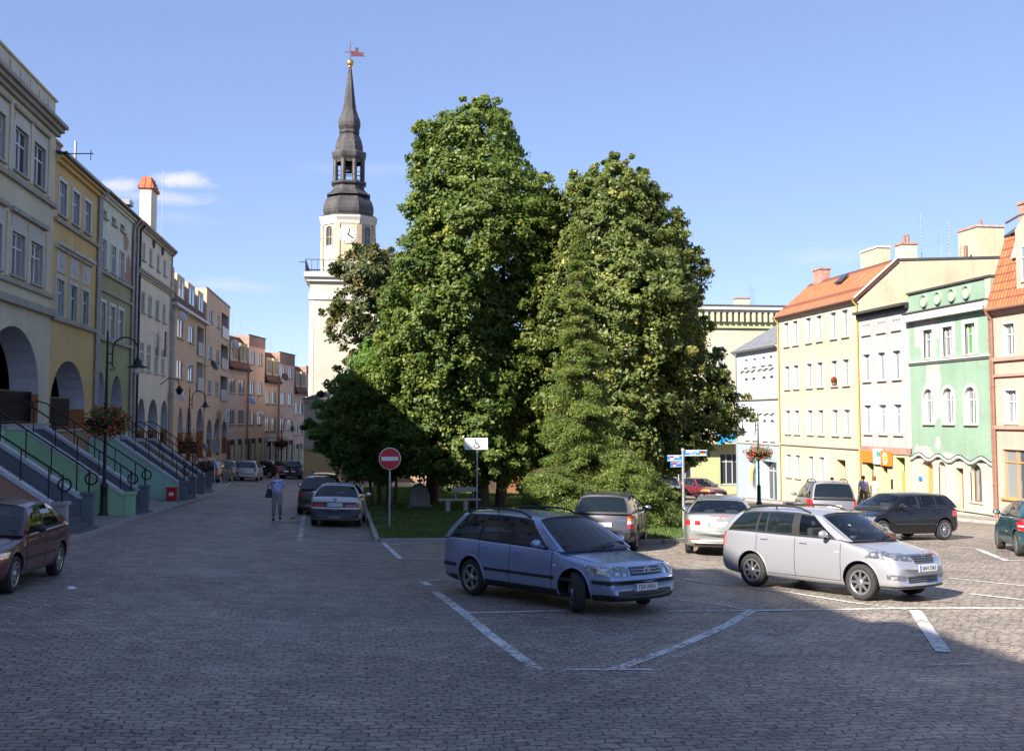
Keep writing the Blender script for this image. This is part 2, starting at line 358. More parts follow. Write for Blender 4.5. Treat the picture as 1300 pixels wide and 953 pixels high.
M['setts']=sett_mat('cobblestone setts',(.33,.275,.225),(.20,.175,.15),(.075,.062,.05),.18,.125,.011)
M['slabs']=sett_mat('pavement setts',(.30,.28,.26),(.22,.21,.20),(.08,.075,.07),.5,.5,.012,.2)
def axis(segs):
    out=[]
    for a,b,s in segs:
        k=a
        while k<b-1e-6: out.append(k); k+=s
    out.append(segs[-1][1]); return out
def sheet(name,xs,ys,zf,mat,kind='structure'):
    vs=[(x,y,zf(x,y)) for y in ys for x in xs]; n=len(xs)
    fs=[(j*n+i,j*n+i+1,(j+1)*n+i+1,(j+1)*n+i) for j in range(len(ys)-1) for i in range(n-1)]
    mb=MB(); mb.add(vs,fs,0,True); return tag(mb.build(name,mat),kind=kind)
sheet('ground',axis([(-900,-60,120),(-60,-20,5),(-20,40,1),(40,100,10),(100,900,200)]),axis([(-300,-10,20),(-10,100,1),(100,200,5),(200,1400,200)]),g,M['setts'])

def strip(pts,w,off,mb,step=.5):
    P=[]
    for a,b in zip(pts[:-1],pts[1:]):
        a=Vector(a);b=Vector(b);n=max(1,int((b-a).length/step))
        for i in range(n): P.append(a+(b-a)*i/n)
    P.append(Vector(pts[-1])); vs=[]
    for i,p in enumerate(P):
        t=(P[min(i+1,len(P)-1)]-P[max(i-1,0)]).normalized(); s=Vector((-t.y,t.x))*w/2
        for q in (p+s,p-s): vs.append((q.x,q.y,g(q.x,q.y)+off))
    mb.add(vs,[(2*i,2*i+1,2*i+3,2*i+2) for i in range(len(P)-1)],0,True)
def linemat():
    m,nt,b=new_mat('worn road paint'); out=nt.nodes['Material Output']; tc=N(nt,'ShaderNodeTexCoord').outputs['Object']
    b.inputs['Roughness'].default_value=.7
    L(nt,mix(nt,1,(.66,.66,.64),maprange(nt,noise(nt,tc,5,4),.3,.7,.8,1.1),'MULTIPLY'),b.inputs['Base Color'])
    t=N(nt,'ShaderNodeBsdfTransparent')
    k=mth(nt,'ADD',noise(nt,tc,12,5,.75),mth(nt,'MULTIPLY',noise(nt,tc,1.1,3),.6))
    ms=N(nt,'ShaderNodeMixShader'); L(nt,maprange(nt,k,.66,.80,0,.97),ms.inputs[0]); L(nt,t.outputs[0],ms.inputs[1]); L(nt,b.outputs[0],ms.inputs[2]); L(nt,ms.outputs[0],out.inputs[0])
    bump(nt,b,noise(nt,tc,9,4),.9,.03); return m
M['line']=linemat()
LINES=[([(1.28,22.03),(1.38,21.39)],0.16),([(1.42,20.55),(1.67,18.00),(1.90,15.21),(2.13,13.11)],0.16),([(2.13,13.11),(2.85,13.01),(3.50,12.94)],0.07),
([(3.03,12.99),(4.19,14.33),(5.40,15.96),(6.38,17.49)],0.16),([(1.74,17.75),(2.47,17.75),(3.38,17.83)],0.1),([(5.02,17.56),(6.38,17.49)],0.1),
([(6.38,17.49),(7.78,17.46),(9.17,17.49),(10.17,17.39),(12.5,17.1)],0.13),([(5.59,18.84),(6.05,18.29),(6.38,17.49)],0.08),([(9.06,17.22),(8.23,15.29),(7.52,13.58)],0.19),
([(6.58,21.99),(7.07,20.88)],0.1),([(7.40,20.47),(7.88,19.72),(8.43,18.26),(8.96,17.34)],0.1),([(11.16,19.20),(12.2,17.2)],0.1),([(12.20,21.73),(12.63,20.84),(13.6,19.2)],0.1),
([(16.59,29.51),(17.15,29.25)],0.1),([(17.11,28.97),(16.26,26.73),(15.79,25.42)],0.16),([(15.79,25.42),(17.6,25.4)],0.1),([(1.43,22.15),(1.63,22.15)],0.08),
([(-1.57,31.25),(-0.49,31.02),(0.73,30.89)],0.09),([(0.73,30.89),(0.92,28.07),(1.02,26.47)],0.13),([(1.02,26.47),(1.84,26.23)],0.09),([(1.00,30.63),(2.22,31.11)],0.08),([(6.88,12.76),(7.48,12.73)],0.05)]
mb=MB()
for i,(p,wd) in enumerate(LINES): strip(p,wd,.006+.0007*i,mb,.3)
for i in range(24):
    y=31.3+i*.72; x=-1.57-(y-31.25)*.036; strip([(x,y),(x-.016,y+.44)],.14,.006,mb)
tag(mb.build('road_marking',M['line']),kind='structure')

# pavements
def slab(name,poly_l,poly_r,h,mat,kerbside):
    """strip between two polylines given on the same stations"""
    mb=MB(); kb=MB(); n=len(poly_l)
    def fine(pl):
        o=[]
        for a,b in zip(pl[:-1],pl[1:]):
            k=max(1,int(abs(b[1]-a[1])/1.0))
            for i in range(k): o.append((a[0]+(b[0]-a[0])*i/k,a[1]+(b[1]-a[1])*i/k))
        o.append(pl[-1]); return o
    l,r=fine(poly_l),fine(poly_r); vs=[]
    for a,b in zip(l,r):
        for t in (0,.34,.67,1):
            x=a[0]+(b[0]-a[0])*t; y=a[1]+(b[1]-a[1])*t; vs.append((x,y,g(x,y)+h))
    k=len(l); mb.add(vs,[(4*i+j,4*i+j+1,4*i+j+5,4*i+j+4) for i in range(k-1) for j in range(3)],0,True)
    e=r if kerbside>0 else l
    for a,b in zip(e[:-1],e[1:]):
        s=.16*kerbside; q=.012
        for (y0,y1) in ((a[1]+q,b[1]-q),):
            za,zb=g(a[0],a[1]),g(b[0],b[1])
            xa,xb=a[0],b[0]
            kb.add([(xa,y0,za-.1),(xa+s,y0,za-.1),(xb+s,y1,zb-.1),(xb,y1,zb-.1),(xa,y0,za+h+.006),(xa+s,y0,za+h+.006),(xb+s,y1,zb+h+.006),(xb,y1,zb+h+.006)],
              [(0,3,2,1),(4,5,6,7),(0,1,5,4),(1,2,6,5),(2,3,7,6),(3,0,4,7)])
    tag(mb.build(name,mat),kind='structure'); tag(kb.build('kerb',M['stone']),kind='structure')
slab('pavement',[(-11.6,20),(-11.6,66),(-11.6,96)],[(-7.1,20),(-7.1,60),(-10.2,96)],.10,M['slabs'],1)
slab('pavement',[(26.0,20),(26.0,46),(26.2,81)],[(28.6,20),(28.6,46),(28.6,81)],.12,M['slabs'],-1)

# lawn island
LAWN=[(.62,31.2),(2.2,31.3),(8.6,30.9),(9.7,31.6),(10.6,33.5),(12.6,41),(15.2,52),(17,62),(16.6,74),(.4,74),(.3,60),(.45,45)]
def inside(x,y,P=LAWN):
    c=False; n=len(P)
    for i in range(n):
        x1,y1=P[i]; x2,y2=P[(i+1)%n]
        if (y1>y)!=(y2>y) and x<(x2-x1)*(y-y1)/(y2-y1)+x1: c=not c
    return c
def edged(x,y,P=LAWN):
    d=1e9; n=len(P); p=Vector((x,y))
    for i in range(n):
        a=Vector(P[i]); b=Vector(P[(i+1)%n]); t=max(0,min(1,(p-a).dot(b-a)/(b-a).length_squared)); d=min(d,(p-a-(b-a)*t).length)
    return d
def lz(x,y): return g(x,y)+.10+.10*min(1,edged(x,y)/4)
bm=bmesh.new(); ring=[]
for i in range(len(LAWN)):
    a=Vector(LAWN[i]); b=Vector(LAWN[(i+1)%len(LAWN)]); n=max(1,int((b-a).length/1.0))
    for k in range(n): p=a+(b-a)*k/n; ring.append((p.x,p.y))
from mathutils.geometry import delaunay_2d_cdt
pts=[Vector(p) for p in ring]; nr=len(pts)
yy=31.8
while yy<74:
    xx=.8
    while xx<17:
        if inside(xx,yy) and edged(xx,yy)>.4: pts.append(Vector((xx+random.uniform(-.2,.2),yy+random.uniform(-.2,.2))))
        xx+=1.0
    yy+=1.0
res=delaunay_2d_cdt(pts,[(i,(i+1)%nr) for i in range(nr)],[],1,1e-5)
mb=MB(); mb.add([(p.x,p.y,lz(p.x,p.y)) for p in res[0]],[tuple(f) for f in res[2]],0,True)
def grassmat():
    m,nt,b=new_mat('lawn soil and grass'); tc=N(nt,'ShaderNodeTexCoord').outputs['Object']
    c=mix(nt,maprange(nt,noise(nt,tc,.5,5),.35,.7,0,1),(.055,.095,.022),(.10,.12,.035)); c=mix(nt,maprange(nt,noise(nt,tc,3,5),.55,.75,0,.7),c,(.14,.12,.07))
    L(nt,c,b.inputs['Base Color']); b.inputs['Roughness'].default_value=.95; bump(nt,b,noise(nt,tc,25,4),1,.04); return m
M['lawn']=grassmat(); tag(mb.build('lawn',M['lawn']),kind='structure')
kb=MB()
for i in range(nr):
    a=Vector(ring[i]); b=Vector(ring[(i+1)%nr]); t=(b-a).normalized(); nrm=Vector((t.y,-t.x))*.13; a2=a+t*.01; b2=b-t*.01
    q=[a2,b2,b2+nrm,a2+nrm]; z=[g(p.x,p.y) for p in q]
    kb.add([(p.x,p.y,z_-.1) for p,z_ in zip(q,z)]+[(p.x,p.y,z_+.125) for p,z_ in zip(q,z)],[(0,3,2,1),(4,5,6,7),(0,1,5,4),(1,2,6,5),(2,3,7,6),(3,0,4,7)])
tag(kb.build('kerb',M['stone']),kind='structure')
# grass blades
n=0; V=[];T=[]
for _ in range(120000):
    y=31+42*random.random()**1.7; x=random.uniform(.4,17)
    if not inside(x,y) or edged(x,y)<.03: continue
    h=random.uniform(.05,.13)*(1+.5*math.sin(x*2.1)*math.sin(y*1.7)); a=random.random()*PI; w_=.012+.0006*(y-31); lx,ly=random.gauss(0,.03),random.gauss(0,.03); z=lz(x,y)-.01
    V+=[(x-math.cos(a)*w_,y-math.sin(a)*w_,z),(x+math.cos(a)*w_,y+math.sin(a)*w_,z),(x+lx,y+ly,z+h)]; T.append(random.random())
    if len(T)>62000: break
M['blade']=leafmat('grass blades',(.05,.10,.02),(.08,.14,.03),(.16,.17,.06),.3)
F=np.arange(len(V)).reshape(-1,3)
go=link('grass',np_mesh('grass',V,F,M['blade'],T,3)); tag(go,'short mown grass with a few dry patches under the trees','grass',kind='stuff')
# ------------------------------------------------------------------ buildings
class Bld:
    """facade in the local XZ plane (outward -Y). u = distance along the facade, z given as world height"""
    def __init__(s,name,label,cat,origin,rz,zb,group=None):
        s.zb=zb; s.root=thing(name,label,cat,(origin[0],origin[1],zb),rz,group)
    def z(s,z): return z-s.zb
def arcpts(u0,u1,zs,rise,n=14):
    c=(u0+u1)/2; r=(u1-u0)/2
    return [(c-r*math.cos(PI*i/n),zs+rise*math.sin(PI*i/n)) for i in range(n+1)]
def facade(B,Wd,z0,z1,ops,mats,D=9,u0=0,name='wall',back=True,top=True,yf=0):
    """ops: (ua,ub,za,zb_,rise,depth,jamb_mi,split_z,lower_mi)"""
    mb=MB(); z=B.z
    us=sorted(set([u0,u0+Wd]+[q for o in ops for q in o[:2]])); zs=sorted(set([z0,z1]+[q for o in ops for q in (o[2],o[3])]+[o[3]-o[4] for o in ops if o[4]]))
    for a,b in zip(us[:-1],us[1:]):
        for c,d in zip(zs[:-1],zs[1:]):
            um,zm=(a+b)/2,(c+d)/2
            if any(o[0]<um<o[1] and o[2]<zm<o[3] for o in ops): continue
            mb.quad((a,yf,z(c)),(b,yf,z(c)),(b,yf,z(d)),(a,yf,z(d)),0)
    for o in ops:
        a,b,c,d,rise,dep,ji=o[:7]; split=o[7] if len(o)>7 else None; li=o[8] if len(o)>8 else ji
        y1=yf+dep; sp_=d-rise
        def jamb(u,flip):
            segs=[(c,sp_,ji)] if split is None or split<=c else [(c,split,li),(split,sp_,ji)]
            for (p,q,mi) in segs:
                v=[(u,yf,z(p)),(u,y1,z(p)),(u,y1,z(q)),(u,yf,z(q))]
                mb.add(v,[(0,1,2,3) if flip else (3,2,1,0)],mi)
        jamb(a,False); jamb(b,True)
        mb.quad((a,yf,z(c)),(b,yf,z(c)),(b,y1,z(c)),(a,y1,z(c)),ji)
        if rise:
            ap=arcpts(a,b,sp_,rise)
            for (p,q) in zip(ap[:-1],ap[1:]):
                mb.add([(p[0],yf,z(p[1])),(q[0],yf,z(q[1])),(q[0],y1,z(q[1])),(p[0],y1,z(p[1]))],[(0,3,2,1)],ji,True)
                mb.add([(p[0],yf,z(p[1])),(q[0],yf,z(q[1])),(q[0],yf,z(d)),(p[0],yf,z(d))],[(0,1,2,3)],0)
        else: mb.quad((a,yf,z(d)),(a,y1,z(d)),(b,y1,z(d)),(b,yf,z(d)),ji)
    x0,x1=u0,u0+Wd
    if D:
        mb.quad((x0,D,z(z0)),(x0,yf,z(z0)),(x0,yf,z(z1)),(x0,D,z(z1)),0); mb.quad((x1,yf,z(z0)),(x1,D,z(z0)),(x1,D,z(z1)),(x1,yf,z(z1)),0)
        if back: mb.quad((x1,D,z(z0)),(x0,D,z(z0)),(x0,D,z(z1)),(x1,D,z(z1)),0)
        if top: mb.quad((x0,yf,z(z1)),(x1,yf,z(z1)),(x1,D,z(z1)),(x0,D,z(z1)),0)
    return mb.build(name,mats,B.root)
WC={}
def window(B,u,z,w,h,dep=.16,style='cross',pane='pane_dark',fr='frame',sur=None,sill=True,sm='sill',rise=0,yf=0,surw=.12):
    """u,z = lower left corner of the opening"""
    k=(round(w,2),round(h,2),style,pane,fr,round(rise,2))
    if k not in WC:
        f=MB(); t=.055
        f.box(0,t,0,.05,0,h); f.box(w-t,w,0,.05,0,h); f.box(t,w-t,0,.05,0,t); f.box(t,w-t,0,.05,h-t,h)
        if style in('cross','T'): f.box(w/2-.035,w/2+.035,-.01,.045,t,h-t)
        if style=='cross': zt=h*.66; f.box(t,w/2-.035,-.004,.047,zt-.03,zt+.03); f.box(w/2+.035,w-t,-.004,.047,zt-.03,zt+.03)
        if style=='shop': 
            for q in (.35,.68): f.box(w*q-.03,w*q+.03,-.005,.047,t,h-t)
            f.box(t,w-t,-.009,.049,h*.74-.03,h*.74+.03)
        if rise:
            ap=arcpts(t*.5,w-t*.5,h-rise,rise-t*.5,10); f.tube([(p[0],.02,p[1]) for p in ap],.04,4)
        p=MB(); p.quad((.01,.03,.01),(w-.01,.03,.01),(w-.01,.03,h-.01),(.01,.03,h-.01))
        for i,a in enumerate(p.v): p.v[i]=(a[0]-w/2,a[1],a[2])
        WC[k]=(f.mesh('window',M[fr]),p.mesh('pane',M[pane]))
    fo=link('window',WC[k][0],B.root,(u,yf+dep,B.z(z))); link('pane',WC[k][1],fo,(w/2,0,0))
    if sur:
        kk=(round(w,2),round(h,2),sur,surw,round(rise,2),'s')
        if kk not in WC:
            s=MB(); q=surw; o=-.035
            if rise:
                s.box(-q,0,o,.01,0,h-rise); s.box(w,w+q,o,.01,0,h-rise)
                a1=arcpts(0,w,h-rise,rise,10); a2=arcpts(-q,w+q,h-rise,rise+q,10)
                for i in range(10):
                    s.add([(a1[i][0],o,a1[i][1]),(a1[i+1][0],o,a1[i+1][1]),(a2[i+1][0],o,a2[i+1][1]),(a2[i][0],o,a2[i][1]),(a2[i+1][0],.01,a2[i+1][1]),(a2[i][0],.01,a2[i][1])],[(0,1,2,3),(3,2,4,5)])
            else:
                s.box(-q,0,o,.01,0,h+q); s.box(w,w+q,o,.01,0,h+q); s.box(0,w,o,.01,h,h+q)
            WC[kk]=s.mesh('surround',M[sur] if isinstance(sur,str) else sur)
        link('surround',WC[kk],fo,(0,-dep,0))
    if sill:
        kk=(round(w,2),sm,'sill')
        if kk not in WC:
            s=MB(); s.box(-.1,w+.1,-.11,.02,-.07,-.005); WC[kk]=s.mesh('sill',M[sm])
        link('sill',WC[kk],fo,(0,-dep,0))
    return fo
def ledge(B,u0,u1,z,mat,h=.14,d=.12,name='ledge',yf=0,steps=1):
    mb=MB()
    for i in range(steps): mb.box(u0-.001*i,u1+.001*i,yf-d*(steps-i)/steps,yf+.012+.002*i,B.z(z)-h*(i+1)/steps+.0,B.z(z)-h*i/steps-.0005)
    return mb.build(name,mat,B.root)
def downpipe(B,u,z0,z1,mat='zinc',r=.055,yf=-.09,hook=True):
    mb=MB(); p=[(u,yf,B.z(z0)),(u,yf,B.z(z1-.5))]
    if hook: p+=[(u,yf,B.z(z1-.35)),(u,yf-.22,B.z(z1-.12)),(u,yf-.25,B.z(z1))]
    mb.tube(p,r,8); 
    k=z0+1.5
    while k<z1-1: mb.tube([(u,yf,B.z(k)),(u,yf,B.z(k+.07))],r+.015,8); k+=2.2
    return mb.build('downpipe',M[mat],B.root)
def gutter(B,u0,u1,z,mat='zinc',yf=-.3):
    mb=MB(); mb.tube([(u0,yf,B.z(z)),(u1,yf,B.z(z))],.075,8); return mb.build('gutter',M[mat],B.root)
def roof_slab(B,u0,u1,pts,mat,name='roof',th=.14):
    """pts: profile [(y,z world)] from the eave back; a slab of thickness th"""
    mb=MB()
    for i,(a,b) in enumerate(zip(pts[:-1],pts[1:])):
        d=Vector((0,b[0]-a[0],b[1]-a[1])).normalized(); n=Vector((0,-d.z,d.y))*th
        A=[Vector((u,a[0],B.z(a[1]))) for u in (u0,u1)]; C=[Vector((u,b[0],B.z(b[1]))) for u in (u0,u1)]
        mb.add([A[0],A[1],C[1],C[0],A[0]-n,A[1]-n,C[1]-n,C[0]-n],[(0,1,2,3),(7,6,5,4),(4,5,1,0),(5,6,2,1),(6,7,3,2),(7,4,0,3)])
    return mb.build(name,mat,B.root)
def tile_rot(mat_name,ang):
    """tiles laid along a slope: rotate brick plane by the roof angle"""
    m=M[mat_name].copy()
    for n in m.node_tree.nodes:
        if n.type=='MAPPING': n.inputs['Rotation'].default_value=(-ang,0,0)
    return m
def chimney(B,u0,u1,y0,y1,z0,z1,mat,pots=0,cap='brick'):
    mb=MB(); z=B.z; mb.box(u0,u1,y0,y1,z(z0),z(z1)); o=mb.build('chimney',M[mat] if isinstance(mat,str) else mat,B.root)
    c=MB(); c.box(u0-.06,u1+.06,y0-.06,y1+.06,z(z1)+.002,z(z1)+.12); c.build('chimney_cap',M[cap] if isinstance(cap,str) else cap,o)
    if pots:
        p=MB()
        for i in range(pots):
            x=u0+(u1-u0)*(i+.5)/pots; p.lathe([(.11,0),(.09,.5),(.0,.5)],10,(x,(y0+y1)/2,z(z1)+.12))
        p.build('chimney_pot',M['rust'],o)
    return o
def antenna(B,u,y,z,h,kind=0):
    mb=MB(); z=B.z(z); mb.tube([(u,y,z-.6),(u,y,z+h)],.018,6)
    for i in range(5 if kind==0 else 9):
        q=z+h*(.55+.09*i) if kind==0 else z+h*(.2+.085*i); l=.42-.05*i if kind==0 else .22
        mb.tube([(u-l,y-.02,q),(u+l,y-.02,q)],.010,4)
    return mb.build('antenna',M['steel'],B.root)
def dish(B,u,z,r=.42,mat='white_dish',yaw=.5,y=-.45):
    mb=MB(); prof=[(r*t,-.30*r*(1-t*t)) for t in (0,.25,.5,.75,1)]
    mb.lathe(prof,20,(0,0,0),axis='y'); mb.lathe([(p[0],p[1]+.02) for p in prof],20,(0,0,0),axis='y'); 
    mb.tube([(0,.0,-r),(0,-.5*r,-r*.5),(0,-r,0)],.014,6); mb.sphere((0,-r,0),.05,8)
    mb.v=[tuple(Matrix.Rotation(yaw,3,'Z')@(Matrix.Rotation(-.45,3,'X')@Vector(v))) for v in mb.v]
    mb.tube([(0,.05,0),(0,-y,-.1)],.02,6)
    o=mb.build('satellite_dish',M[mat],B.root); o.location=(u,y,B.z(z)); return o
M['white_dish']=simple('dish grey',(.42,.43,.44),.4); M['black_dish']=simple('dish black',(.03,.03,.035),.4)
def railpanel(B,u0,u1,z0,h,y=.25,mat='iron',dense=.11):
    mb=MB(); z=B.z(z0)
    mb.box(u0,u1,y-.02,y+.02,z+h-.04,z+h); mb.box(u0,u1,y-.015,y+.015,z+.06,z+.10)
    k=u0+.05
    while k<u1: mb.box(k-.012,k+.012,y-.012,y+.012,z+.1,z+h-.04); k+=dense
    # diagonal lattice behind the bars
    k=u0
    while k<u1-.3: mb.tube([(k,y+.03,z+.12),(k+.3,y+.03,z+h-.06)],.01,4,cap=False); mb.tube([(k+.3,y+.035,z+.12),(k,y+.035,z+h-.06)],.01,4,cap=False); k+=.15
    return mb.build('railing',M[mat],B.root)
def gallery(B,u0,u1,z0,z1,d0,d1,wallm='inner',band=None):
    """the arcade passage behind the arches"""
    mb=MB(); z=B.z
    mb.quad((u0,d1,z(z0)),(u1,d1,z(z0)),(u1,d1,z(z1)),(u0,d1,z(z1)),0)
    mb.quad((u0,d0+.01,z(z0)+.01),(u1,d0+.01,z(z0)+.01),(u1,d1,z(z0)+.01),(u0,d1,z(z0)+.01),1)
    mb.quad((u0,d0+.01,z(z1)),(u0,d1,z(z1)),(u1,d1,z(z1)),(u1,d0+.01,z(z1)),0)
    for q in range(int((u1-u0)/2.6)):
        c=u0+1.3+2.6*q; mb.box(c-.5,c+.5,d1-.06,d1-.01,z(z0)+.02,z(z0)+2.1,2)
    return mb.build('arcade_passage',[M[wallm],M['stone'],M['dark_red']],B.root)
XL=-11.4; XR=28.5
def left(name,label,y0,zb,group=None): return Bld(name,label,'house',(XL,y0),R(90),zb,group)
P=plaster

# ---- L1 : grey-green house with attic parapet (its near part runs out of the frame)
c=(.56,.52,.39)
M['L1']=P('greenish grey plaster',c,.35); M['L1w']=P('pale panel plaster',(.52,.50,.47),.2); M['trim']=P('grey trim',(.34,.32,.28),.4)
M['lgreen']=P('light green plaster',(.42,.60,.43),.2); M['green']=P('green stair plaster',(.32,.50,.31),.2); M['turq']=P('turquoise plaster',(.34,.55,.43),.2); M['tan']=P('tan plaster',(.36,.23,.15),.3); M['pinkb']=P('pink brown plaster',(.36,.20,.15),.3)
B=left('town_house','grey-green arcaded town house with panelled attic parapet at the left edge',27.0,-3.4)
Y=lambda y:y-27.0
wu=[28.55,31.7,34.85,37.98,40.15+.0]
cols=[28.3,30.5,33.1,35.5,38.0,40.15]
ops=[(Y(c),Y(c)+1.55,8.2,9.75,0,.12,3) for c in cols]+[(Y(c),Y(c)+1.55,4.7,6.2,0,.12,3) for c in cols]
arches=[(28.0,32.9),(35.7,41.7)]
ops+=[(Y(a),Y(b),-.25,3.05,2.1,1.0,1,.85,2) for a,b in arches]
facade(B,16.0,-4.2,11.0,ops,[M['L1'],M['inner'],M['orange'],M['L1w']],D=11)
gallery(B,Y(27.1),Y(42.9),-.27,3.3,1.0,3.4)
for c in cols:
    window(B,Y(c)+.04,8.22,1.47,1.5,.08,'cross','pane_dark' if c!=35.5 else 'pane_cur',sur='L1w',surw=.2)
    window(B,Y(c)+.04,4.72,1.47,1.46,.08,'cross','pane_dark' if c<38 else 'pane_cur',sur='L1w',surw=.2)
    ledge(B,Y(c)-.25,Y(c)+1.8,6.95,M['trim'],.16,.16,'lintel'); ledge(B,Y(c)-.25,Y(c)+1.8,10.35,M['trim'],.12,.12,'lintel')
    for za,zb_ in ((9.85,10.15),(6.3,6.72)): pn=MB(); pn.box(Y(c)+.0,Y(c)+1.55,-.025,.01,B.z(za),B.z(zb_)); pn.build('panel',M['L1w'],B.root)
for z_,h_,d_ in ((7.97,.16,.14),(4.55,.14,.12),(4.0,.26,.2)): ledge(B,0,16,z_,M['trim'],h_,d_)
ledge(B,-.1,16.15,11.0,M['trim'],.42,.42,'cornice',steps=3)
pr=MB(); z=B.z; pr.box(0,16,.05,.35,z(11.003),z(11.9)); pr.box(-.05,16.1,-.02,.42,z(11.903),z(11.98)); pr.build('parapet',M['L1'],B.root)
q=MB()
for i in range(14): q.box(.4+i*1.12,1.05+i*1.12,.015,.055,z(11.15),z(11.75))
q.build('parapet_panel',M['L1w'],B.root)
for c in (27.9,30.3,32.7,35.2,37.6,39.95,42.2):
    for za,zb_ in ((8.1,10.3),(4.62,6.7)): k=MB(); k.box(Y(c)-.16,Y(c)+.16,-.05,.008,z(za),z(zb_)); k.build('pilaster',M['L1'],B.root)
for a,b in arches: railpanel(B,Y(a),Y(b),-.22,1.15)
pl=MB(); pl.box(0,16,-.05,.01,z(-4.1),z(-.30)); pl.build('plinth',M['lgreen'],B.root)
pl=MB(); pl.box(0,16,-.12,.02,z(-.297),z(-.20)); pl.build('floor_edge',M['stone'],B.root)
antenna(B,Y(38.5),.8,12.0,1.0,1); antenna(B,Y(39.2),1.4,12.0,.8,1)
k=MB(); k.tube([(Y(42.9),-.1,z(9.9)),(Y(42.9),-1.4,z(9.95))],.02,6); k.tube([(Y(42.9),-1.3,z(9.7)),(Y(42.9),-1.3,z(10.1))],.015,6); k.build('wire_bracket',M['iron'],B.root)

# ---- L2 : ochre house
M['L2']=P('ochre plaster',(.60,.42,.19),.32,joints=False); M['L2j']=P('ochre rusticated plaster',(.42,.31,.13),.3,joints=True)
B=left('town_house','ochre plaster town house with one wide arch and a man at its railing',43.0,-3.5); z=B.z; Y=lambda y:y-43.0
c3=[43.55,45.55,47.5]
ops=[(Y(c),Y(c)+1.2,7.72,9.1,0,.1,3) for c in c3]+[(Y(c),Y(c)+1.2,3.85,5.3,0,.1,3) for c in c3]+[(Y(43.2),Y(48.5),-.48,2.25,1.9,1.0,1,.8,2)]
facade(B,7.1,-4.4,9.95,ops,[M['L2'],M['inner'],M['orange'],M['white']],D=10)
for i,c in enumerate(c3):
    window(B,Y(c)+.05,7.75,1.1,1.32,.07,'cross','pane_cur',sur='white',surw=.13); window(B,Y(c)+.05,3.88,1.1,1.4,.07,'cross','pane_dark' if i else 'pane_cur',sur='L1w',surw=.16)
    pn=MB(); pn.box(Y(c)-.05,Y(c)+1.25,-.03,.01,z(5.55),z(6.35)); pn.sphere((Y(c)+.6,-.03,z(5.95)),.2,10,sc=(1,.25,1.2)); pn.build('stucco_panel',M['L1w'],B.root)
    ledge(B,Y(c)-.3,Y(c)+1.5,6.62,M['L1w'],.2,.24,'lintel',steps=2)
ledge(B,0,7.1,7.55,M['trim'],.14,.12); ledge(B,0,7.1,3.82,M['trim'],.16,.14)
ledge(B,0,7.1,9.95,M['L2'],.3,.3,'cornice',steps=2); gutter(B,0,7.1,9.98,yf=-.38)
roof_slab(B,0,7.1,[(-.4,10.0),(3.0,10.6),(10.2,10.6)],M['felt'],th=.12)
railpanel(B,Y(43.2),Y(47.0),-.45,1.25); gallery(B,.1,7.0,-.5,2.5,1.0,3.4)
pl=MB(); pl.box(0,7.1,-.05,.01,z(-4.3),z(-.53)); pl.build('plinth',M['tan'],B.root); pl=MB(); pl.box(0,7.1,-.12,.02,z(-.528),z(-.45)); pl.build('floor_edge',M['stone'],B.root)
chimney(B,4.2,5.4,1.2,1.9,10.3,11.45,'brick'); downpipe(B,6.95,-3.6,10.0,'zinc',.07)
k=MB(); k.tube([(6.5,.9,z(10.3)),(6.5,.9,z(12.0))],.06,8); k.build('flue_pipe',M['steel'],B.root)

# ---- L3 : two-tone green house with bare brick patch
M['L3a']=P('pale green grey plaster',(.60,.60,.49),.3,patches=[(6.6,10.2,.9,1.7),(7.6,11.0,.6,2.4),(5.9,12.3,.7,.5)],pbrick=True)
M['L3b']=P('olive green plaster',(.33,.33,.17),.3,joints=True)
B=left('town_house','narrow green house pale above and olive below with bare brick patches',50.1,-3.7); z=B.z; Y=lambda y:y-50.1
c3=[50.75,52.72,54.6]
ops=[(Y(c),Y(c)+.95,8.98,9.32,0,.2,0) for c in c3]+[(Y(c),Y(c)+.95,6.7,7.98,0,.09,0) for c in c3]
facade(B,7.6,6.5,10.0,ops,[M['L3a']],D=10,name='wall')
ops=[(Y(c),Y(c)+1.1,3.66,5.16,0,.09,0) for c in c3]+[(Y(50.35),Y(52.3),-.6,2.02,1.5,1.0,1,.5,2),(Y(53.4),Y(55.9),-.6,2.0,1.5,1.0,1,.5,2)]
facade(B,7.6,-4.5,6.5,ops,[M['L3b'],M['inner'],M['orange']],D=10,name='wall')
for c in c3:
    window(B,Y(c),6.7,.95,1.28,.06,'cross','pane_pale',sur='white',surw=.06); window(B,Y(c),3.66,1.1,1.5,.06,'cross','pane_cur',sur='white',surw=.14)
    window(B,Y(c),8.98,.95,.34,.15,'plain','pane_dark')
ledge(B,0,7.6,6.58,M['trim'],.16,.12); ledge(B,0,7.6,5.75,M['trim'],.12,.1); ledge(B,0,7.6,3.58,M['trim'],.14,.14); ledge(B,0,7.6,10.0,M['L3a'],.22,.25,'cornice',steps=2)
gutter(B,0,7.6,10.05,'iron',-.34); roof_slab(B,0,9.0,[(-.38,10.1),(2.0,11.1),(6,9.9)],tile_rot('orange_tile',-.4))
railpanel(B,Y(50.35),Y(52.3),-.6,1.0); railpanel(B,Y(53.4),Y(55.9),-.6,1.0); gallery(B,.1,7.5,-.62,2.3,1.0,3.4)
pl=MB(); pl.box(0,7.6,-.05,.01,z(-4.4),z(-.68)); pl.build('plinth',M['turq'],B.root)
downpipe(B,.2,-3.6,10.0,'zinc',.07,hook=True); downpipe(B,7.35,-3.8,10.0,'zinc',.07)
dm=MB(); dm.box(5.6,8.9,2.6,6.0,z(9.8),z(12.4)); dm.build('dormer',M['L1w'],B.root)
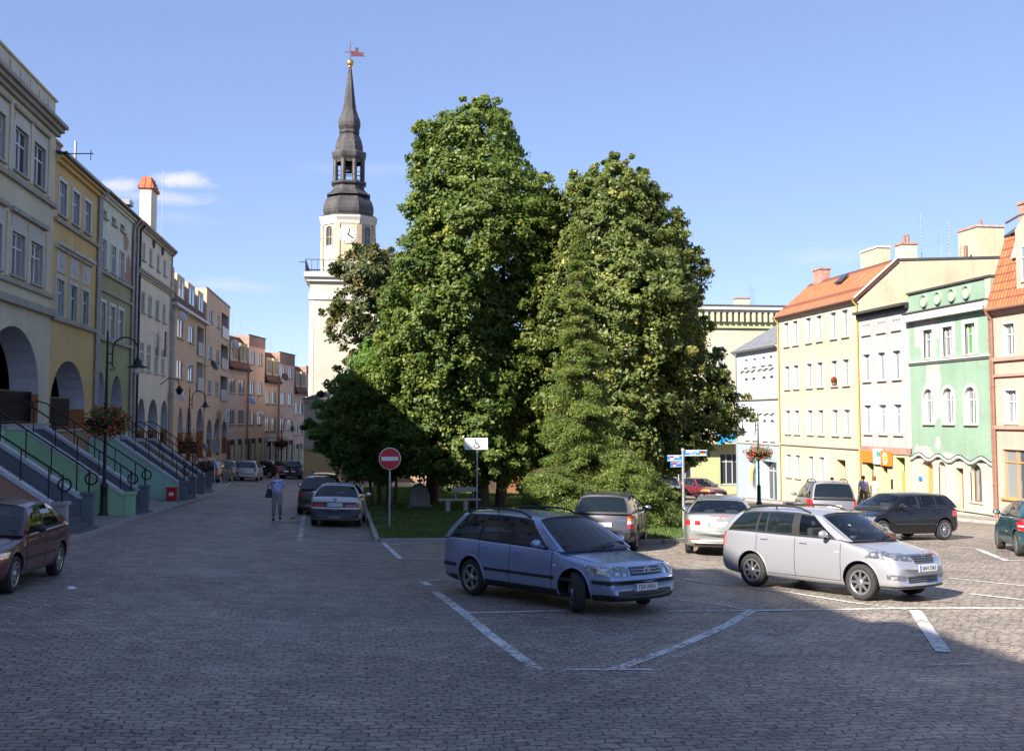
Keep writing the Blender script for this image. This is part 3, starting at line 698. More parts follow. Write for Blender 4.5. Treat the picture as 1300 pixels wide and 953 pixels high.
dr=MB(); dr.add([(5.2,2.3,z(12.42)),(9.2,2.3,z(12.42)),(9.2,6.2,z(12.42)),(5.2,6.2,z(12.42)),(5.2,4.2,z(13.1)),(9.2,4.2,z(13.1))],[(0,1,5,4),(3,4,5,2),(0,4,3),(1,2,5),(0,3,2,1)]); dr.build('dormer_roof',M['orange_tile'],B.root)
bx=MB(); bx.box(5.0,5.9,-.3,.5,z(10.35),z(10.6)); bx.build('roof_hatch',M['zinc'],B.root)

# ---- L4 : cream four-storey house
M['L4']=P('cream grey plaster',(.72,.64,.50),.3,patches=[(.5,9,.5,5)],pcol=(.33,.24,.18)); M['L4t']=P('cream trim',(.42,.39,.32),.35)
B=left('town_house','tall cream house with three slim arches and a tiled wall dormer',57.7,-4.0); z=B.z; Y=lambda y:y-57.7
c4_=[60.1,62.07,64.3,66.5]
ops=[]
for c in c4_: ops+=[(Y(c),Y(c)+.85,8.35,9.3,0,.09,0),(Y(c),Y(c)+1.05,5.58,6.68,0,.09,0),(Y(c),Y(c)+1.1,2.5,4.0,0,.09,0)]
ops+=[(Y(a),Y(b),-1.9,1.02,1.3,1.0,1,-.7,2) for a,b in ((59.7,61.9),(62.7,65.7),(66.6,69.0))]
facade(B,11.6,-5,10.1,ops,[M['L4'],M['inner'],M['orange']],D=10)
for i,c in enumerate(c4_):
    window(B,Y(c),8.35,.85,.95,.05,'T','pane_cur'); window(B,Y(c),5.58,1.05,1.1,.05,'T','pane_cur' if i%2 else 'pane_dark'); window(B,Y(c),2.5,1.1,1.5,.05,'cross','pane_cur')
for c in (63.2,66.0):
    k=MB(); k.lathe([(.0,0),(.3,0),(.36,.03),(.36,.05)],16,(Y(c),-.06,z(9.75)),axis='y'); k.build('round_window',M['dark'],B.root)
ledge(B,.8,11.6,7.75,M['L4t'],.35,.25,'cornice',steps=3); ledge(B,.8,11.75,10.1,M['L4t'],.25,.25,'cornice',steps=2); gutter(B,.8,11.6,10.12)
roof_slab(B,0,11.6,[(-.3,10.15),(4,11.0),(10,10)],tile_rot('orange_tile',-.25))
for a,b in ((59.7,61.9),(62.7,65.7),(66.6,69.0)): railpanel(B,Y(a),Y(b),-1.85,1.0)
gallery(B,.1,11.5,-1.95,1.4,1.0,3.4)
gd=MB(); gd.box(Y(62.2),Y(64.0),.0,.6,z(10.1),z(12.6)); gd.box(Y(62.7),Y(63.5),-.03,.0,z(10.6),z(11.9)); gd.build('wall_dormer',M['L4'],B.root)
gr=MB()
for i in range(4): gr.box(Y(62.1)+.1*i,Y(64.1)-.1*i,-.12+.06*i,.72-.05*i,z(12.603)+.17*i,z(12.77)+.17*i)
gr.build('dormer_roof',M['orange_tile'],B.root)
downpipe(B,.7,-4.2,10.1,'zinc',.07); downpipe(B,1.4,-4.2,10.1,'iron',.06); downpipe(B,11.3,-4.4,10.1,'zinc',.05)
antenna(B,Y(67.5),.3,10.6,4.2,1); antenna(B,Y(68.6),2,10.6,1.6); dish(B,Y(69.0),6.15,.36,'white_dish',-.5,-.8); dish(B,Y(68.8),1.3,.35,'white_dish',-.5,-.8)
k=MB(); k.tube([(Y(61),-.4,z(4.6)),(Y(67),-.4,z(4.2))],.012,4); k.box(Y(64.9),Y(65.6),-.5,-.42,z(3.5),z(4.9)); k.build('aerial',M['iron'],B.root)
k=MB(); k.tube([(Y(66.2),-.02,z(1.9)),(Y(66.2),-.5,z(2.3)),(Y(66.2),-1.0,z(2.2)),(Y(66.2),-1.1,z(1.8))],.03,6); k.lathe([(.05,.25),(.2,.05),(.26,0),(.2,-.02),(.1,-.25),(0,-.28)],12,(Y(66.2),-1.1,z(1.6))); k.build('wall_lantern',M['iron'],B.root)

# ---- L5 : brown-pink apartment block
M['L5']=P('brownish pink plaster',(.66,.46,.31),.3); M['L5y']=P('ochre cream plaster',(.52,.40,.2),.3); M['L5w']=P('whitewashed plaster',(.5,.48,.44),.2)
B=left('apartment_block','brown-pink apartment block with six tall arches and a brown mansard roof',69.3,-4.4); z=B.z; Y=lambda y:y-69.3
ops=[]
for a,b in ((72.0,74.4),(76.7,79.1)): ops+=[(Y(a),Y(b),5.1,6.3,0,.08,0),(Y(a),Y(b),2.5,3.7,0,.08,0)]
ops+=[(Y(80.6),Y(84.0),4.45,6.55,0,1.4,3),(Y(80.6),Y(84.0),1.9,4.0,0,1.4,3)]
for a,b in ((72.9,75.0),(76.3,78.8),(81.1,84.6)): ops+=[(Y(a),Y(b),-3.0,.7,1.7,1.0,1,-.95,2)]
facade(B,15.4,-5.2,6.95,ops,[M['L5'],M['inner'],M['orange'],M['L5w']],D=11,top=False)
for a,b in ((72.0,74.4),(76.7,79.1)):
    for q in (5.1,2.5): window(B,Y(a),q,2.4,1.2,.04,'T','pane_pale')
for q in (4.45,1.9):
    k=MB(); k.box(Y(80.7),Y(83.9),-.12,-.06,z(q),z(q)+.95); k.build('balcony_front',M['L1w'],B.root); window(B,Y(81.2),q+.1,2.0,1.8,1.3,'T','pane_dark',sill=False)
ledge(B,-.1,15.4,7.05,M['white'],.18,.4,'eave_board'); roof_slab(B,0,15.4,[(-.25,7.0),(.75,9.3),(1.0,9.35),(11,9.4)],M['brown_tile'])
for a,b in ((71.9,74.7),(76.5,79.4),(81.1,83.7)):
    dm=MB(); dm.box(Y(a)-.1,Y(b)+.1,.05,1.2,z(7.55),z(9.15)); d=dm.build('dormer',M['L5'],B.root); window(B,Y(a)+.15,7.7,b-a-.3,1.2,-.0,'T','pane_pale',sill=False)
k=MB(); k.box(-.0,.5,-.1,1.0,z(6.9),z(9.2)); k.build('party_wall',M['L5'],B.root)
ops=[]
for a in (86.2,90.8):
    for q in (7.3,4.5,1.85): ops.append((Y(a),Y(a)+2.0,q,q+1.05,0,.08,0))
ops+=[(Y(94.0),Y(99.0),q,q+2.1,0,1.4,3) for q in (6.7,4.05,1.4)]
ops+=[(Y(a),Y(b),-3.1,-.12,1.3,1.0,1,-1.7,2) for a,b in ((86.0,89.3),(90.4,93.8),(95.6,99.1))]
facade(B,15.0,-5.4,9.7,ops,[M['L5'],M['inner'],M['orange'],M['L5w']],D=11,u0=15.5,yf=-.06)
for a in (86.2,90.8):
    for q in (7.3,4.5,1.85): window(B,Y(a),q,2.0,1.05,.04,'T','pane_green' if (a==90.8 and q==7.3) else ('pane_pale' if q>4 else 'pane_cur'),yf=-.06)
for q in (6.7,4.05,1.4):
    k=MB(); k.box(Y(94.1),Y(98.9),-.16,-.1,z(q),z(q)+.95); k.build('balcony_front',M['white'] if q==6.7 else M['L5w'],B.root); window(B,Y(94.6),q+.1,3.4,1.8,1.2,'T','pane_dark',sill=False)
ledge(B,15.5,30.6,9.8,M['dark_red'],.12,.12,'parapet_cap'); gallery(B,.1,30.3,-3.05,1.0,1.0,3.4)
pl=MB(); pl.box(0,15.4,-.04,.01,z(-5.2),z(-.95)); 
downpipe(B,.25,-4.3,7.0,'zinc',.09); downpipe(B,.8,-4.3,7.0,'zinc',.09)
dish(B,Y(84.3),3.9,.42,'black_dish',-.5,-.8); dish(B,Y(98.3),6.4,.45,'white_dish',-.6,-.8); dish(B,Y(82.2),-2.1,.5,'black_dish',-.2,-.5)
sg=MB(); sg.box(Y(92.1),Y(94.9),-.75,-.65,z(-.35),z(.75)); s_=sg.build('shop_sign',M['white'],B.root); 
k=MB()
for q in (92.9,93.7): k.prism([(Y(q),-.757,z(.05)),(Y(q)+.45,-.757,z(.05)),(Y(q)+.75,-.757,z(.5)),(Y(q)+.45,-.757,z(.5))],(0,.004,0))
k.sphere((Y(93.6),-.757,z(.62)),.09,8,sc=(1,.1,1)); k.build('sign_logo',M['dark_red'],s_)
k=MB()
for q in range(5): k.box(Y(92.85)+.3*q,Y(92.85)+.3*q+.2,-.757,-.752,z(-.2),z(-.02))
k.build('sign_lettering',M['blue'],s_)
for a in (74.6,76.0,77.2):
    pass
for a in (79.6,80.3): k=MB(); k.box(Y(a),Y(a)+.45,-.01,.05,z(-3.5),z(-2.5)); k.build('vent_window',M['dark'],B.root)

# ---- L6 L7 L8 : stepped pink blocks on a slightly turned building line
M['pinkblk']=P('washed pink plaster',(.72,.48,.36),.26); M['pinkblk2']=P('washed salmon plaster',(.74,.52,.40),.26); M['paley']=P('pale yellow plaster',(.55,.50,.32),.2)
an=math.atan2(1,.19); dirv=Vector((math.cos(an),math.sin(an)))
def blk(label,sA,sB,sC,zA,zB,zBr,zg,rows,rowsB,mat,gz,seed):
    p0=Vector((-11.4,99.5))+dirv*sA
    B=Bld('apartment_block',label,'apartment block',(p0.x,p0.y),an,zg,'stepped pink apartment blocks'); z=B.z; WA=sB-sA; WB=sC-sB
    ops=[]
    for (a,b) in ((.1,.38),(.55,.85)):
        for q in rows: ops.append((WA*a,WA*b,q,q+1.3,0,.08,0))
    facade(B,WA,gz,zA,ops,[mat],D=10,top=False)
    for (a,b) in ((.1,.38),(.55,.85)):
        for q in rows: window(B,WA*a,q,WA*(b-a),1.3,.04,'T','pane_pale' if (seed+int(q))%2 else 'pane_cur')
    roof_slab(B,0,WA,[(-.35,zA-.05),(.8,zA+3.0),(1,zA+3.05),(10,zA+3.0)],M['brown_tile'] if seed%2 else M['orange_brown'])
    for a,b in ((.06,.42),(.55,.92)):
        dm=MB(); dm.box(WA*a,WA*b,-.1,1.0,z(zA+.5),z(zA+2.35)); dm.build('dormer',M['L5y'],B.root); window(B,WA*a+.12,zA+.7,WA*(b-a)-.24,1.45,-.13,'T','pane_pale',sill=False)
    ledge(B,0,WA,zA,M['dark'],.15,.5,'eave_board')
    ops=[]; cs=((.12,.38),(.6,.86))
    for (a,b) in cs:
        for q in rowsB: ops.append((WA+WB*a,WA+WB*b,q,q+1.2,0,.08,0))
    facade(B,WB,gz,zB,ops,[mat],D=10,u0=WA+.01,yf=-.05,top=False)
    for (a,b) in cs:
        for q in rowsB: window(B,WA+WB*a,q,WB*(b-a),1.2,.04,'T','pane_pale' if (seed+int(q*2))%3 else 'pane_cur',yf=-.05)
    fb=MB(); fb.box(WA+.01,WA+WB,-.10,10,z(zB),z(zBr)); fb.build('attic',M['brick_dull'],B.root); ledge(B,WA,WA+WB,zBr+.1,M['felt'],.1,.16,'parapet_cap')
    # ground floor : near-black block standing for recess shade, with pale and dark red pillars
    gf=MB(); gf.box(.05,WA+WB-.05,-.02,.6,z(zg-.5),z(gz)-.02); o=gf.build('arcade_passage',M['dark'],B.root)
    n=5
    for i in range(n+1):
        u=(WA+WB-.7)*i/n; k=MB(); k.box(u,u+.75,-.14,-.03,z(zg-.6),z(gz)); k.build('pillar',M['dark_red'] if (i+seed)%3==0 or seed==1 else M['paley'],B.root)
        if i<n: k=MB(); k.box(u+1.1,u+1.9,-.08,-.025,z(zg-.5),z(gz)-.5); k.build('shop_panel',M['paley'],B.root)
    downpipe(B,WA-.2,zg,zA,'yellowpipe',.07,yf=-.16)
    antenna(B,WA+1.5,2,zBr,2.2); antenna(B,WA+4,2,zBr,2.4,1)
    return B
M['yellowpipe']=simple('ochre pipe',(.35,.25,.08),.6); M['orange_brown']=brickmat('red brown tiles',(.30,.09,.05),(.22,.07,.045),(.08,.03,.02),.24,.3,.03,rot=True,b_=1.0,off=0)
B=blk('nearest stepped pink block with brick attic and satellite dishes',0,6.1,11.7,4.45,6.75,7.7,-5.0,(2.2,-.6),(5.05,2.2,-.62),M['pinkblk'],-1.95,0)
dish(B,5.0,1.6,.42,'white_dish',-.7,-.8); dish(B,8.6,.3,.42,'white_dish',-.4,-.7)
B=blk('middle stepped pink block with dark red pillars below',11.9,17.2,23.6,3.65,5.6,6.75,-5.2,(1.4,-1.3),(4.2,1.35,-1.3),M['pinkblk2'],-2.4,1)
dish(B,4.9,4.2,.42,'black_dish',-.7,-.8)
sg=MB(); sg.box(.3,3.3,-.35,-.25,B.z(-2.3),B.z(-1.65)); s_=sg.build('shop_sign',M['white'],B.root); 
k=MB()
for q in range(6): k.box(.5+.45*q,.5+.45*q+(.33 if q%2 else .26),-.357,-.352,B.z(-2.12),B.z(-1.83))
k.build('sign_lettering',M['green_bin'],s_)
B=blk('farthest stepped pink block at the end of the row beside the tower',23.9,29,33.2,2.8,4.9,5.8,-5.5,(.4,-1.9),(2.9,.4,-1.9),M['pinkblk'],-2.9,2)

# unseen row that continues behind the camera (it casts the shade on the square)
for i,(y0,y1,zt) in enumerate(((-46,-30,12.6),(-30,-14,13.5),(-14,0,14.1),(0,8,13.6),(8,18,12.7),(18,27,12.3))):
    B=left('town_house',['cream','grey','ochre','pale green','beige','white'][i]+' arcaded house in the row behind the photographer',y0,-3.0,None); W_=y1-y0
    ops=[]; cs=[1.2+k*2.6 for k in range(int((W_-2)/2.6)+1)]
    for c in cs:
        for q in (8.1,4.7): ops.append((c,c+1.2,q,q+1.5,0,.2,0))
    facade(B,W_,-4,zt,ops,[M[['L4','L1','L2','L3a','L1w','inner'][i]]],D=11)
    for c in cs:
        for q in (8.1,4.7): window(B,c,q,1.2,1.5,.16,'cross','pane_cur',sur='white')
    ledge(B,0,W_,zt,M['trim'],.4,.4,'cornice',steps=3)
# ------------------------------------------------------------------ right side of the square
def right(name,label,y0,zb,cat='house'): return Bld(name,label,cat,(XR,y0),R(-90),zb)
# R1 blue-white house
M['R1']=P('bluish white plaster',(0.426,0.456,0.502),.15); M['R1b']=P('light blue plaster',(0.289,0.418,0.486),.2)
B=right('town_house','pale blue and white house with slate roof and arched twin windows',80.8,-5.9); z=B.z; Y=lambda y:80.8-y
ops=[];cs=[78.9,77.35,75.3,73.85]
for c in cs: ops+=[(Y(c),Y(c)+.75,1.45,2.95,.25,.2,0),(Y(c),Y(c)+.75,-1.6,-.12,.25,.2,0)]
for c in (78.9,77.2,75.4,74.0): ops.append((Y(c),Y(c)+.6,3.75,4.3,0,.2,0))
ops+=[(Y(78.6),Y(76.9),-5.3,-3.1,0,.3,0),(Y(75.6),Y(72.9),-5.75,-3.0,0,.5,0)]
facade(B,8.6,-6.8,4.95,ops,[M['R1']],D=9,top=False)
for c in cs: window(B,Y(c),1.45,.75,1.5,.16,'T','pane_pale',sur='white',rise=.25,surw=.1); window(B,Y(c),-1.6,.75,1.48,.16,'T','pane_pale',sur='white',rise=.25,surw=.1)
for c in (78.9,77.2,75.4,74.0): window(B,Y(c),3.75,.6,.55,.16,'T','pane_cur')
window(B,Y(78.6),-5.3,1.7,2.2,.25,'plain','pane_pale',fr='white',sill=False); window(B,Y(75.6),-5.75,2.7,2.75,.45,'shop','pane_dark',fr='frame',sill=False)
bl=MB(); 
for a,b in ((0,Y(78.7)),(Y(76.8),Y(75.7)),(Y(72.8),8.6)): bl.box(a,b,-.045,.005,z(-6.6),z(-1.9))
for a,b in ((Y(78.7),Y(76.8)),(Y(75.7),Y(72.8))): bl.box(a,b,-.0451,.005,z(-3.05),z(-1.9)); 
bl.box(Y(78.7),Y(76.8),-.0451,.005,z(-6.6),z(-5.35)); bl.build('shopfront',M['R1b'],B.root)
po=MB(); po.sphere((Y(77.9),-.0,z(-4.2)),.5,12,sc=(.55,.04,1.3)); po.sphere((Y(77.6),.01,z(-3.6)),.25,10,sc=(1,.08,1)); po.build('poster',M['poster_orange'] if 'poster_orange' in M else simple('poster orange',(.75,.42,.12),.5),B.root)
ledge(B,0,8.6,1.4,M['trim'],.12,.12); ledge(B,0,8.6,-1.78,M['trim'],.12,.12); ledge(B,0,8.6,5.0,M['R1'],.2,.25,'cornice',steps=2)
for c in (78.2,74.6):
    for q in (3.35,.2):
        k=MB(); k.tube([(Y(c)-1.5+.3*i,-.06,z(q+(.09 if i%4 in(1,) else (.16 if i%4==2 else (.09 if i%4==3 else 0))))) for i in range(11)],.05,6); k.build('hood_moulding',M['trim'],B.root)
roof_slab(B,-.2,8.55,[(-.4,4.95),(5.5,8.35),(9.5,6.2)],M['slate'])
gutter(B,0,8.5,5.0); downpipe(B,.1,-5.9,5.0,'zinc')
# R2 yellow corner house
M['R2']=P('warm yellow plaster',(.485,.415,.30),.24); M['R2g']=P('yellow gable plaster',(.47,.405,.29),.28); M['R2w']=P('pale reveal',(0.502,0.471,0.38),.1)
B=right('town_house','large yellow four-storey house with orange tiled roof and blank gable',72.2,-5.6); z=B.z; Y=lambda y:72.2-y
pos=[71.13,69.6,67.45,65.8,63.72,62.1]; ww=.85; ops=[];rows=[(4.77,6.36),(1.9,3.43),(-1.06,.47),(-3.92,-2.44)]
for ri,(a,b) in enumerate(rows):
    for i,c in enumerate(pos):
        if ri==3 and i>3: continue
        ops.append((Y(c),Y(c)+ww,a,b,0,.16,1))
ops.append((Y(63.3),Y(62.05),-5.4,-2.5,0,.6,0))
facade(B,12.4,-6.8,6.75,ops,[M['R2'],M['R2w']],D=9.3,top=False)
for ri,(a,b) in enumerate(rows):
    for i,c in enumerate(pos):
        if ri==3 and i>3: continue
        window(B,Y(c),a,ww,b-a,.13,'T' if (i+ri)%3 else 'cross',['pane_pale','pane_cur','pane_cur'][(i*2+ri)%3],sur='white',surw=.07)
dr=MB(); dr.box(Y(63.3)+.05,Y(62.05)-.05,.52,.6,z(-5.35),z(-2.55)); dr.build('door',M['frame_brown'],B.root)
ledge(B,0,12.4,-1.7,M['trim'],.12,.1); ledge(B,0,12.4,6.78,M['R2'],.22,.22,'cornice',steps=2); gutter(B,-.1,12.4,6.82,'rust',-.3)
roof_slab(B,-.25,12.5,[(-.35,6.8),(2.35,9.15)],tile_rot('orange_tile',-.716))
roof_slab(B,-.2,12.45,[(2.35,9.2),(9.3,9.5)],M['felt'])
gb=MB(); y_=9.3
gb2=MB(); gb2.prism([(.05,0,z(6.75)),(.05,2.3,z(9.05)),(.05,9.3,z(9.35)),(.05,9.3,z(6.75))],(.3,0,0)); gb2.build('gable',M['R2g'],B.root)
gb.prism([(12.405,0,z(6.75)),(12.405,2.3,z(9.05)),(12.405,9.3,z(9.35)),(12.405,9.3,z(6.75))],(-.3,0,0)); gb.build('gable',M['R2g'],B.root)
vg=MB(); vg.tube([(12.5,-.35,z(6.85)),(12.5,2.35,z(9.22))],.07,6); vg.build('verge',M['R2w'],B.root)
chimney(B,.9,2.1,2.2,2.9,8.7,9.95,'brick'); chimney(B,5.2,7.6,3.6,4.4,9.2,10.6,M['R2g'],cap='R2w')
chimney(B,11.2,12.1,2.9,3.8,9.2,10.1,M['R2w'],pots=2); chimney(B,10.2,12.3,7.5,9.2,9.3,11.2,M['R2g'],pots=1,cap='brick')
for u,y,h,k in ((11.5,4.4,2.6,1),(11.6,5.6,1.7,0),(11.6,6.1,2.3,1)): antenna(B,u,y,9.4,h,k)
p_=MB(); p_.tube([(12,6.9,z(9.4)),(12,6.9,z(10.1))],.12,8); p_.build('flue_pipe',M['rust'],B.root)
sk=MB()
for q in (4.5,):
    sk.add([(Y(66),1.35,z(8.42)),(Y(65.2),1.35,z(8.42)),(Y(65.2),1.95,z(8.95)),(Y(66),1.95,z(8.95)),(Y(66),1.3,z(8.52)),(Y(65.2),1.3,z(8.52)),(Y(65.2),1.9,z(9.05)),(Y(66),1.9,z(9.05))],[(4,5,6,7),(0,1,5,4),(1,2,6,5),(2,3,7,6),(3,0,4,7)])
sk.build('skylight',M['pane_dark'],B.root); downpipe(B,12.25,-5.6,6.8,'yellowpipe'); downpipe(B,.15,-5.7,6.8,'yellowpipe')
# flower pot on the sill
# R3 grey-lilac house
M['R3']=P('grey lilac plaster',(.395,.372,.368),.42); M['R3y']=P('lemon yellow plaster',(0.502,0.471,0.274),.12)
B=right('town_house','narrow grey-lilac house over a lemon yellow shop with orange sign',59.8,-5.1); z=B.z; Y=lambda y:59.8-y
pos=[59.42,57.62,55.9]; ops=[]
for c in pos:
    ops+=[(Y(c),Y(c)+.85,2.05,3.57,0,.16,1),(Y(c),Y(c)+.85,-.9,.7,0,.16,1)]
    for k in range(3): ops.append((Y(c)+.02+.3*k,Y(c)+.22+.3*k,4.75,5.25,0,.12,1))
facade(B,5.7,-1.6,5.85,ops,[M['R3'],M['R1']],D=9.3,top=False)
ops=[(Y(59.25),Y(58.35),-4.1,-2.5,0,.3,0),(Y(57.4),Y(56.75),-4.9,-2.5,0,.4,0),(Y(55.85),Y(54.8),-4.95,-2.1,0,.5,0)]
facade(B,5.7,-6.2,-1.6,ops,[M['R3y']],D=9.3,top=False,yf=-.04)
for c in pos:
    window(B,Y(c),2.05,.85,1.52,.13,'T','pane_cur',sur='R1',surw=.1); window(B,Y(c),-.9,.85,1.6,.13,'cross','pane_pale',sur='R1',surw=.1); ledge(B,Y(c)-.1,Y(c)+1,4.68,M['sill'],.06,.1,'sill')
window(B,Y(59.25),-4.1,.9,1.6,.26,'T','pane_cur',fr='frame_brown'); 
for a,w_,q,h_,m_ in ((57.4,.65,-4.9,2.4,'frame_brown'),(55.85,1.05,-4.95,2.1,'frame_orange')):
    d=MB(); d.box(Y(a)+.03,Y(a)+w_-.03,.3,.36,z(q),z(q+h_)); d.build('door',M[m_],B.root)
ledge(B,0,5.7,-1.6,M['brick_dull'],.35,.1); ledge(B,-.05,5.75,6.0,M['dark'],.28,.4,'eave_board',steps=2); roof_slab(B,0,5.7,[(-.45,6.0),(4,6.5),(9.3,6.6)],M['felt'])
sg=MB(); sg.box(Y(59.65),Y(58.1),-.2,-.1,z(-2.5),z(-1.85)); s_=sg.build('shop_sign',M['sign_orange'] if 'sign_orange' in M else simple('orange sign',(.85,.17,.02),.4),B.root)
sg=MB(); sg.box(Y(58.09),Y(57.15),-.21,-.1,z(-2.55),z(-1.7)); s2=sg.build('shop_sign',M['white'],B.root); 
k=MB(); k.box(Y(57.62),Y(57.4),-.215,-.211,z(-2.12),z(-1.86)); k.box(Y(57.36),Y(57.2),-.215,-.211,z(-2.12),z(-1.9)); k.box(Y(57.5),Y(57.25),-.2155,-.211,z(-1.95),z(-1.88)); k.build('sign_lettering',simple('sea green letters',(.02,.25,.22),.4),s2)
k=MB()
for q in range(4): k.box(Y(57.75)+.13*q,Y(57.75)+.13*q+.08,-.214,-.211,z(-2.36),z(-2.26))
k.box(Y(57.85),Y(57.72),-.214,-.211,z(-2.1),z(-1.95)); k.build('sign_lettering',simple('pink letters',(.7,.25,.35),.4),s2)
sg=MB(); sg.box(Y(57.14),Y(56.05),-.24,-.1,z(-2.6),z(-1.8)); s3=sg.build('shop_sign',s_.data.materials[0],B.root)
sn=MB(); cx,cz=Y(56.6),z(-2.2)
for i in range(12): a=i*PI/6; sn.tube([(cx+.2*math.cos(a),-.245,cz+.2*math.sin(a)),(cx+.34*math.cos(a),-.245,cz+.34*math.sin(a))],.018,4)
sn.lathe([(.17,0),(.2,0)],20,(cx,-.245,cz),axis='y'); sn.build('sun_emblem',M['plate'],s3); k=MB(); k.tube([(cx,-.25,cz-.08),(cx,-.25,cz+.08)],.03,5); k.build('sun_centre',M['yellow'],s3)
po=MB(); po.box(Y(58.9),Y(58.6),.2,.24,z(-3.9),z(-2.7)); po.build('poster',M['green_bin'],B.root)
mb_=MB(); mb_.box(Y(56.3),Y(56.15),-.1,-.04,z(-3.8),z(-3.3)); mb_.build('intercom',M['black'],B.root)
# R4 green house
M['R4']=P('mint green plaster',(.225,.325,.245),.26,patches=[(1.7,9.2,1.3,1.1),(2.3,6.3,.8,1.7),(2.6,3.5,.25,.35),(1.3,3.0,.9,.4),(3.6,2.7,1.1,.5),(.6,2.9,.35,.5)],pcol=(.40,.375,.35)); M['R4c']=P('cream ground floor plaster',(.42,.40,.33),.26)
B=right('town_house','mint green house with peeling plaster, arched windows and wavy moulding',54.1,-4.8); z=B.z; Y=lambda y:54.1-y
p3=[52.75,50.87,48.88]; ops=[(Y(c),Y(c)+1.1,2.98,4.45,0,.18,1) for c in p3]+[(Y(c),Y(c)+.95,-.3,1.45,.48,.18,1) for c in p3]
facade(B,7.6,-2.1,6.4,ops,[M['R4'],M['white']],D=9.3,top=False)
ops=[(Y(53.0),Y(51.95),-4.8,-2.15,.3,.5,0),(Y(51.4),Y(50.75),-3.9,-2.15,.25,.25,0),(Y(49.85),Y(49.15),-4.45,-2.4,0,.35,0),(Y(48.55),Y(47.6),-3.9,-2.15,.4,.22,0)]
facade(B,7.6,-5.8,-2.1,ops,[M['R4c']],D=9.3,top=False,yf=-.05)
for i,c in enumerate(p3): window(B,Y(c)+.12,2.98,.9,1.45,.14,'cross',['pane_cur','pane_cur','pane_green'][i],sur='white',surw=.2); window(B,Y(c),-.3,.95,1.75,.14,'cross','pane_cur',sur='white',rise=.48,surw=.16)
for a,w_,q,h_,m_ in ((53.0,1.05,-4.8,2.6,'frame_orange'),(49.85,.7,-4.45,2.05,'frame_brown')):
    d=MB(); d.box(Y(a)+.02,Y(a)+w_-.02,.28,.34,z(q),z(q+h_)); d2=d.build('door',M[m_],B.root); k=MB(); k.box(Y(a)+w_*.6,Y(a)+w_*.8,.265,.28,z(q)+.9,z(q)+1.8); k.build('pane',M['pane_dark'],d2)
window(B,Y(51.4),-3.9,.65,1.75,.2,'T','pane_pale',fr='frame',rise=.25,sur='white'); window(B,Y(48.55),-3.9,.95,1.75,.2,'plain','pane_cur',fr='frame_brown',rise=.4,sur='white')
ledge(B,0,7.6,5.35,M['white'],.40,.34,'cornice',steps=1); ledge(B,-.02,7.62,5.42,M['felt'],.068,.40,'cornice_edge'); ledge(B,0,7.6,2.88,M['white'],.16,.16,steps=2)
ws=MB(); ws.tube([(.15*i,-.1,z(-2.0+.13*math.cos(i*.15/1.9*2*PI+PI))) for i in range(51)],.085,6); ws.build('wavy_moulding',M['white'],B.root)
ws=MB(); ws.tube([(.15*i,-.13,z(-1.9+.13*math.cos(i*.15/1.9*2*PI+PI))) for i in range(51)],.03,6); ws.build('moulding_edge',M['dark'],B.root)
cp=MB(); cp.box(-.05,7.65,-.1,.3,z(6.403),z(6.5)); cp.build('parapet_cap',M['felt'],B.root)
for c in (52.4,51.06,49.74,48.45):
    k=MB(); k.lathe([(.0,-.012),(.27,-.012),(.27,-.11),(.33,-.11),(.34,.0)],24,(Y(c),0,z(5.92)),axis='y'); k.build('shadow_ring',M['R4'],B.root); k=MB(); k.lathe([(0,-.016),(.265,-.016)],24,(Y(c),0,z(5.92)),axis='y'); k.build('pale_disc',M['R4c'],B.root)  # raised ring shaped to throw a crescent shadow on a pale disc; no hollow
rf=MB(); rf.box(.0,7.6,.3,9.3,z(6.2),z(6.35)); rf.build('roof',M['felt'],B.root)
dp=MB(); dp.box(Y(46.9),Y(46.5),-.03,.0,z(5.4),z(6.4)); dp.build('parapet_pier',M['R4c'],B.root); downpipe(B,7.55,-4.6,5.1,'rust'); ledge(B,0,7.6,-4.3,M['R4c'],.08,.1,'plinth',yf=-.05)
k=MB(); k.box(Y(53.3),Y(53.0),-.1,-.05,z(-3.2),z(-3.0)); k.build('nameplate',M['blue'],B.root)
# R5 pink house
M['R5']=P('salmon pink plaster',(.50,.335,.275),.22); M['R5t']=P('brown pink trim',(.42,.24,.19),.2)
B=right('town_house','salmon pink house with steep orange mansard roof at the right edge',46.5,-4.4); z=B.z; Y=lambda y:46.5-y
ops=[];cs=[45.6,43.7,41.6,39.6,37.6]
for c in cs: ops+=[(Y(c),Y(c)+.85,2.75,4.15,0,.16,1),(Y(c),Y(c)+.85,-.25,1.2,0,.16,1)]
ops+=[(Y(45.95),Y(43.2),-3.55,-1.4,0,.15,0),(Y(41.5),Y(38.8),-3.55,-1.4,0,.15,0)]
facade(B,10.5,-5.6,4.75,ops,[M['R5'],M['white']],D=9.3,top=False)
for c in cs: window(B,Y(c),2.75,.85,1.4,.13,'cross','pane_cur',sur='white',surw=.1); window(B,Y(c),-.25,.85,1.45,.13,'cross','pane_pale',sur='white',surw=.1)
for a in (45.95,41.5): window(B,Y(a),-3.55,2.7 if a<45 else 2.75,2.15,.1,'shop','pane_cur',fr='frame_orange',sm='frame_orange')
ledge(B,0,10.5,2.68,M['R5t'],.16,.12); ledge(B,0,10.5,1.94,M['R5t'],.12,.1); ledge(B,0,10.5,-.35,M['R5t'],.16,.12); ledge(B,0,10.5,4.82,M['R5'],.2,.2,'cornice',steps=2); gutter(B,0,10.5,4.85,'rust')
roof_slab(B,-.02,10.5,[(-.3,4.85),(.85,8.3)],tile_rot('orange_tile',-1.25)); roof_slab(B,-.05,10.5,[(.75,8.3),(1.4,8.75),(9.3,9.0)],M['felt'])
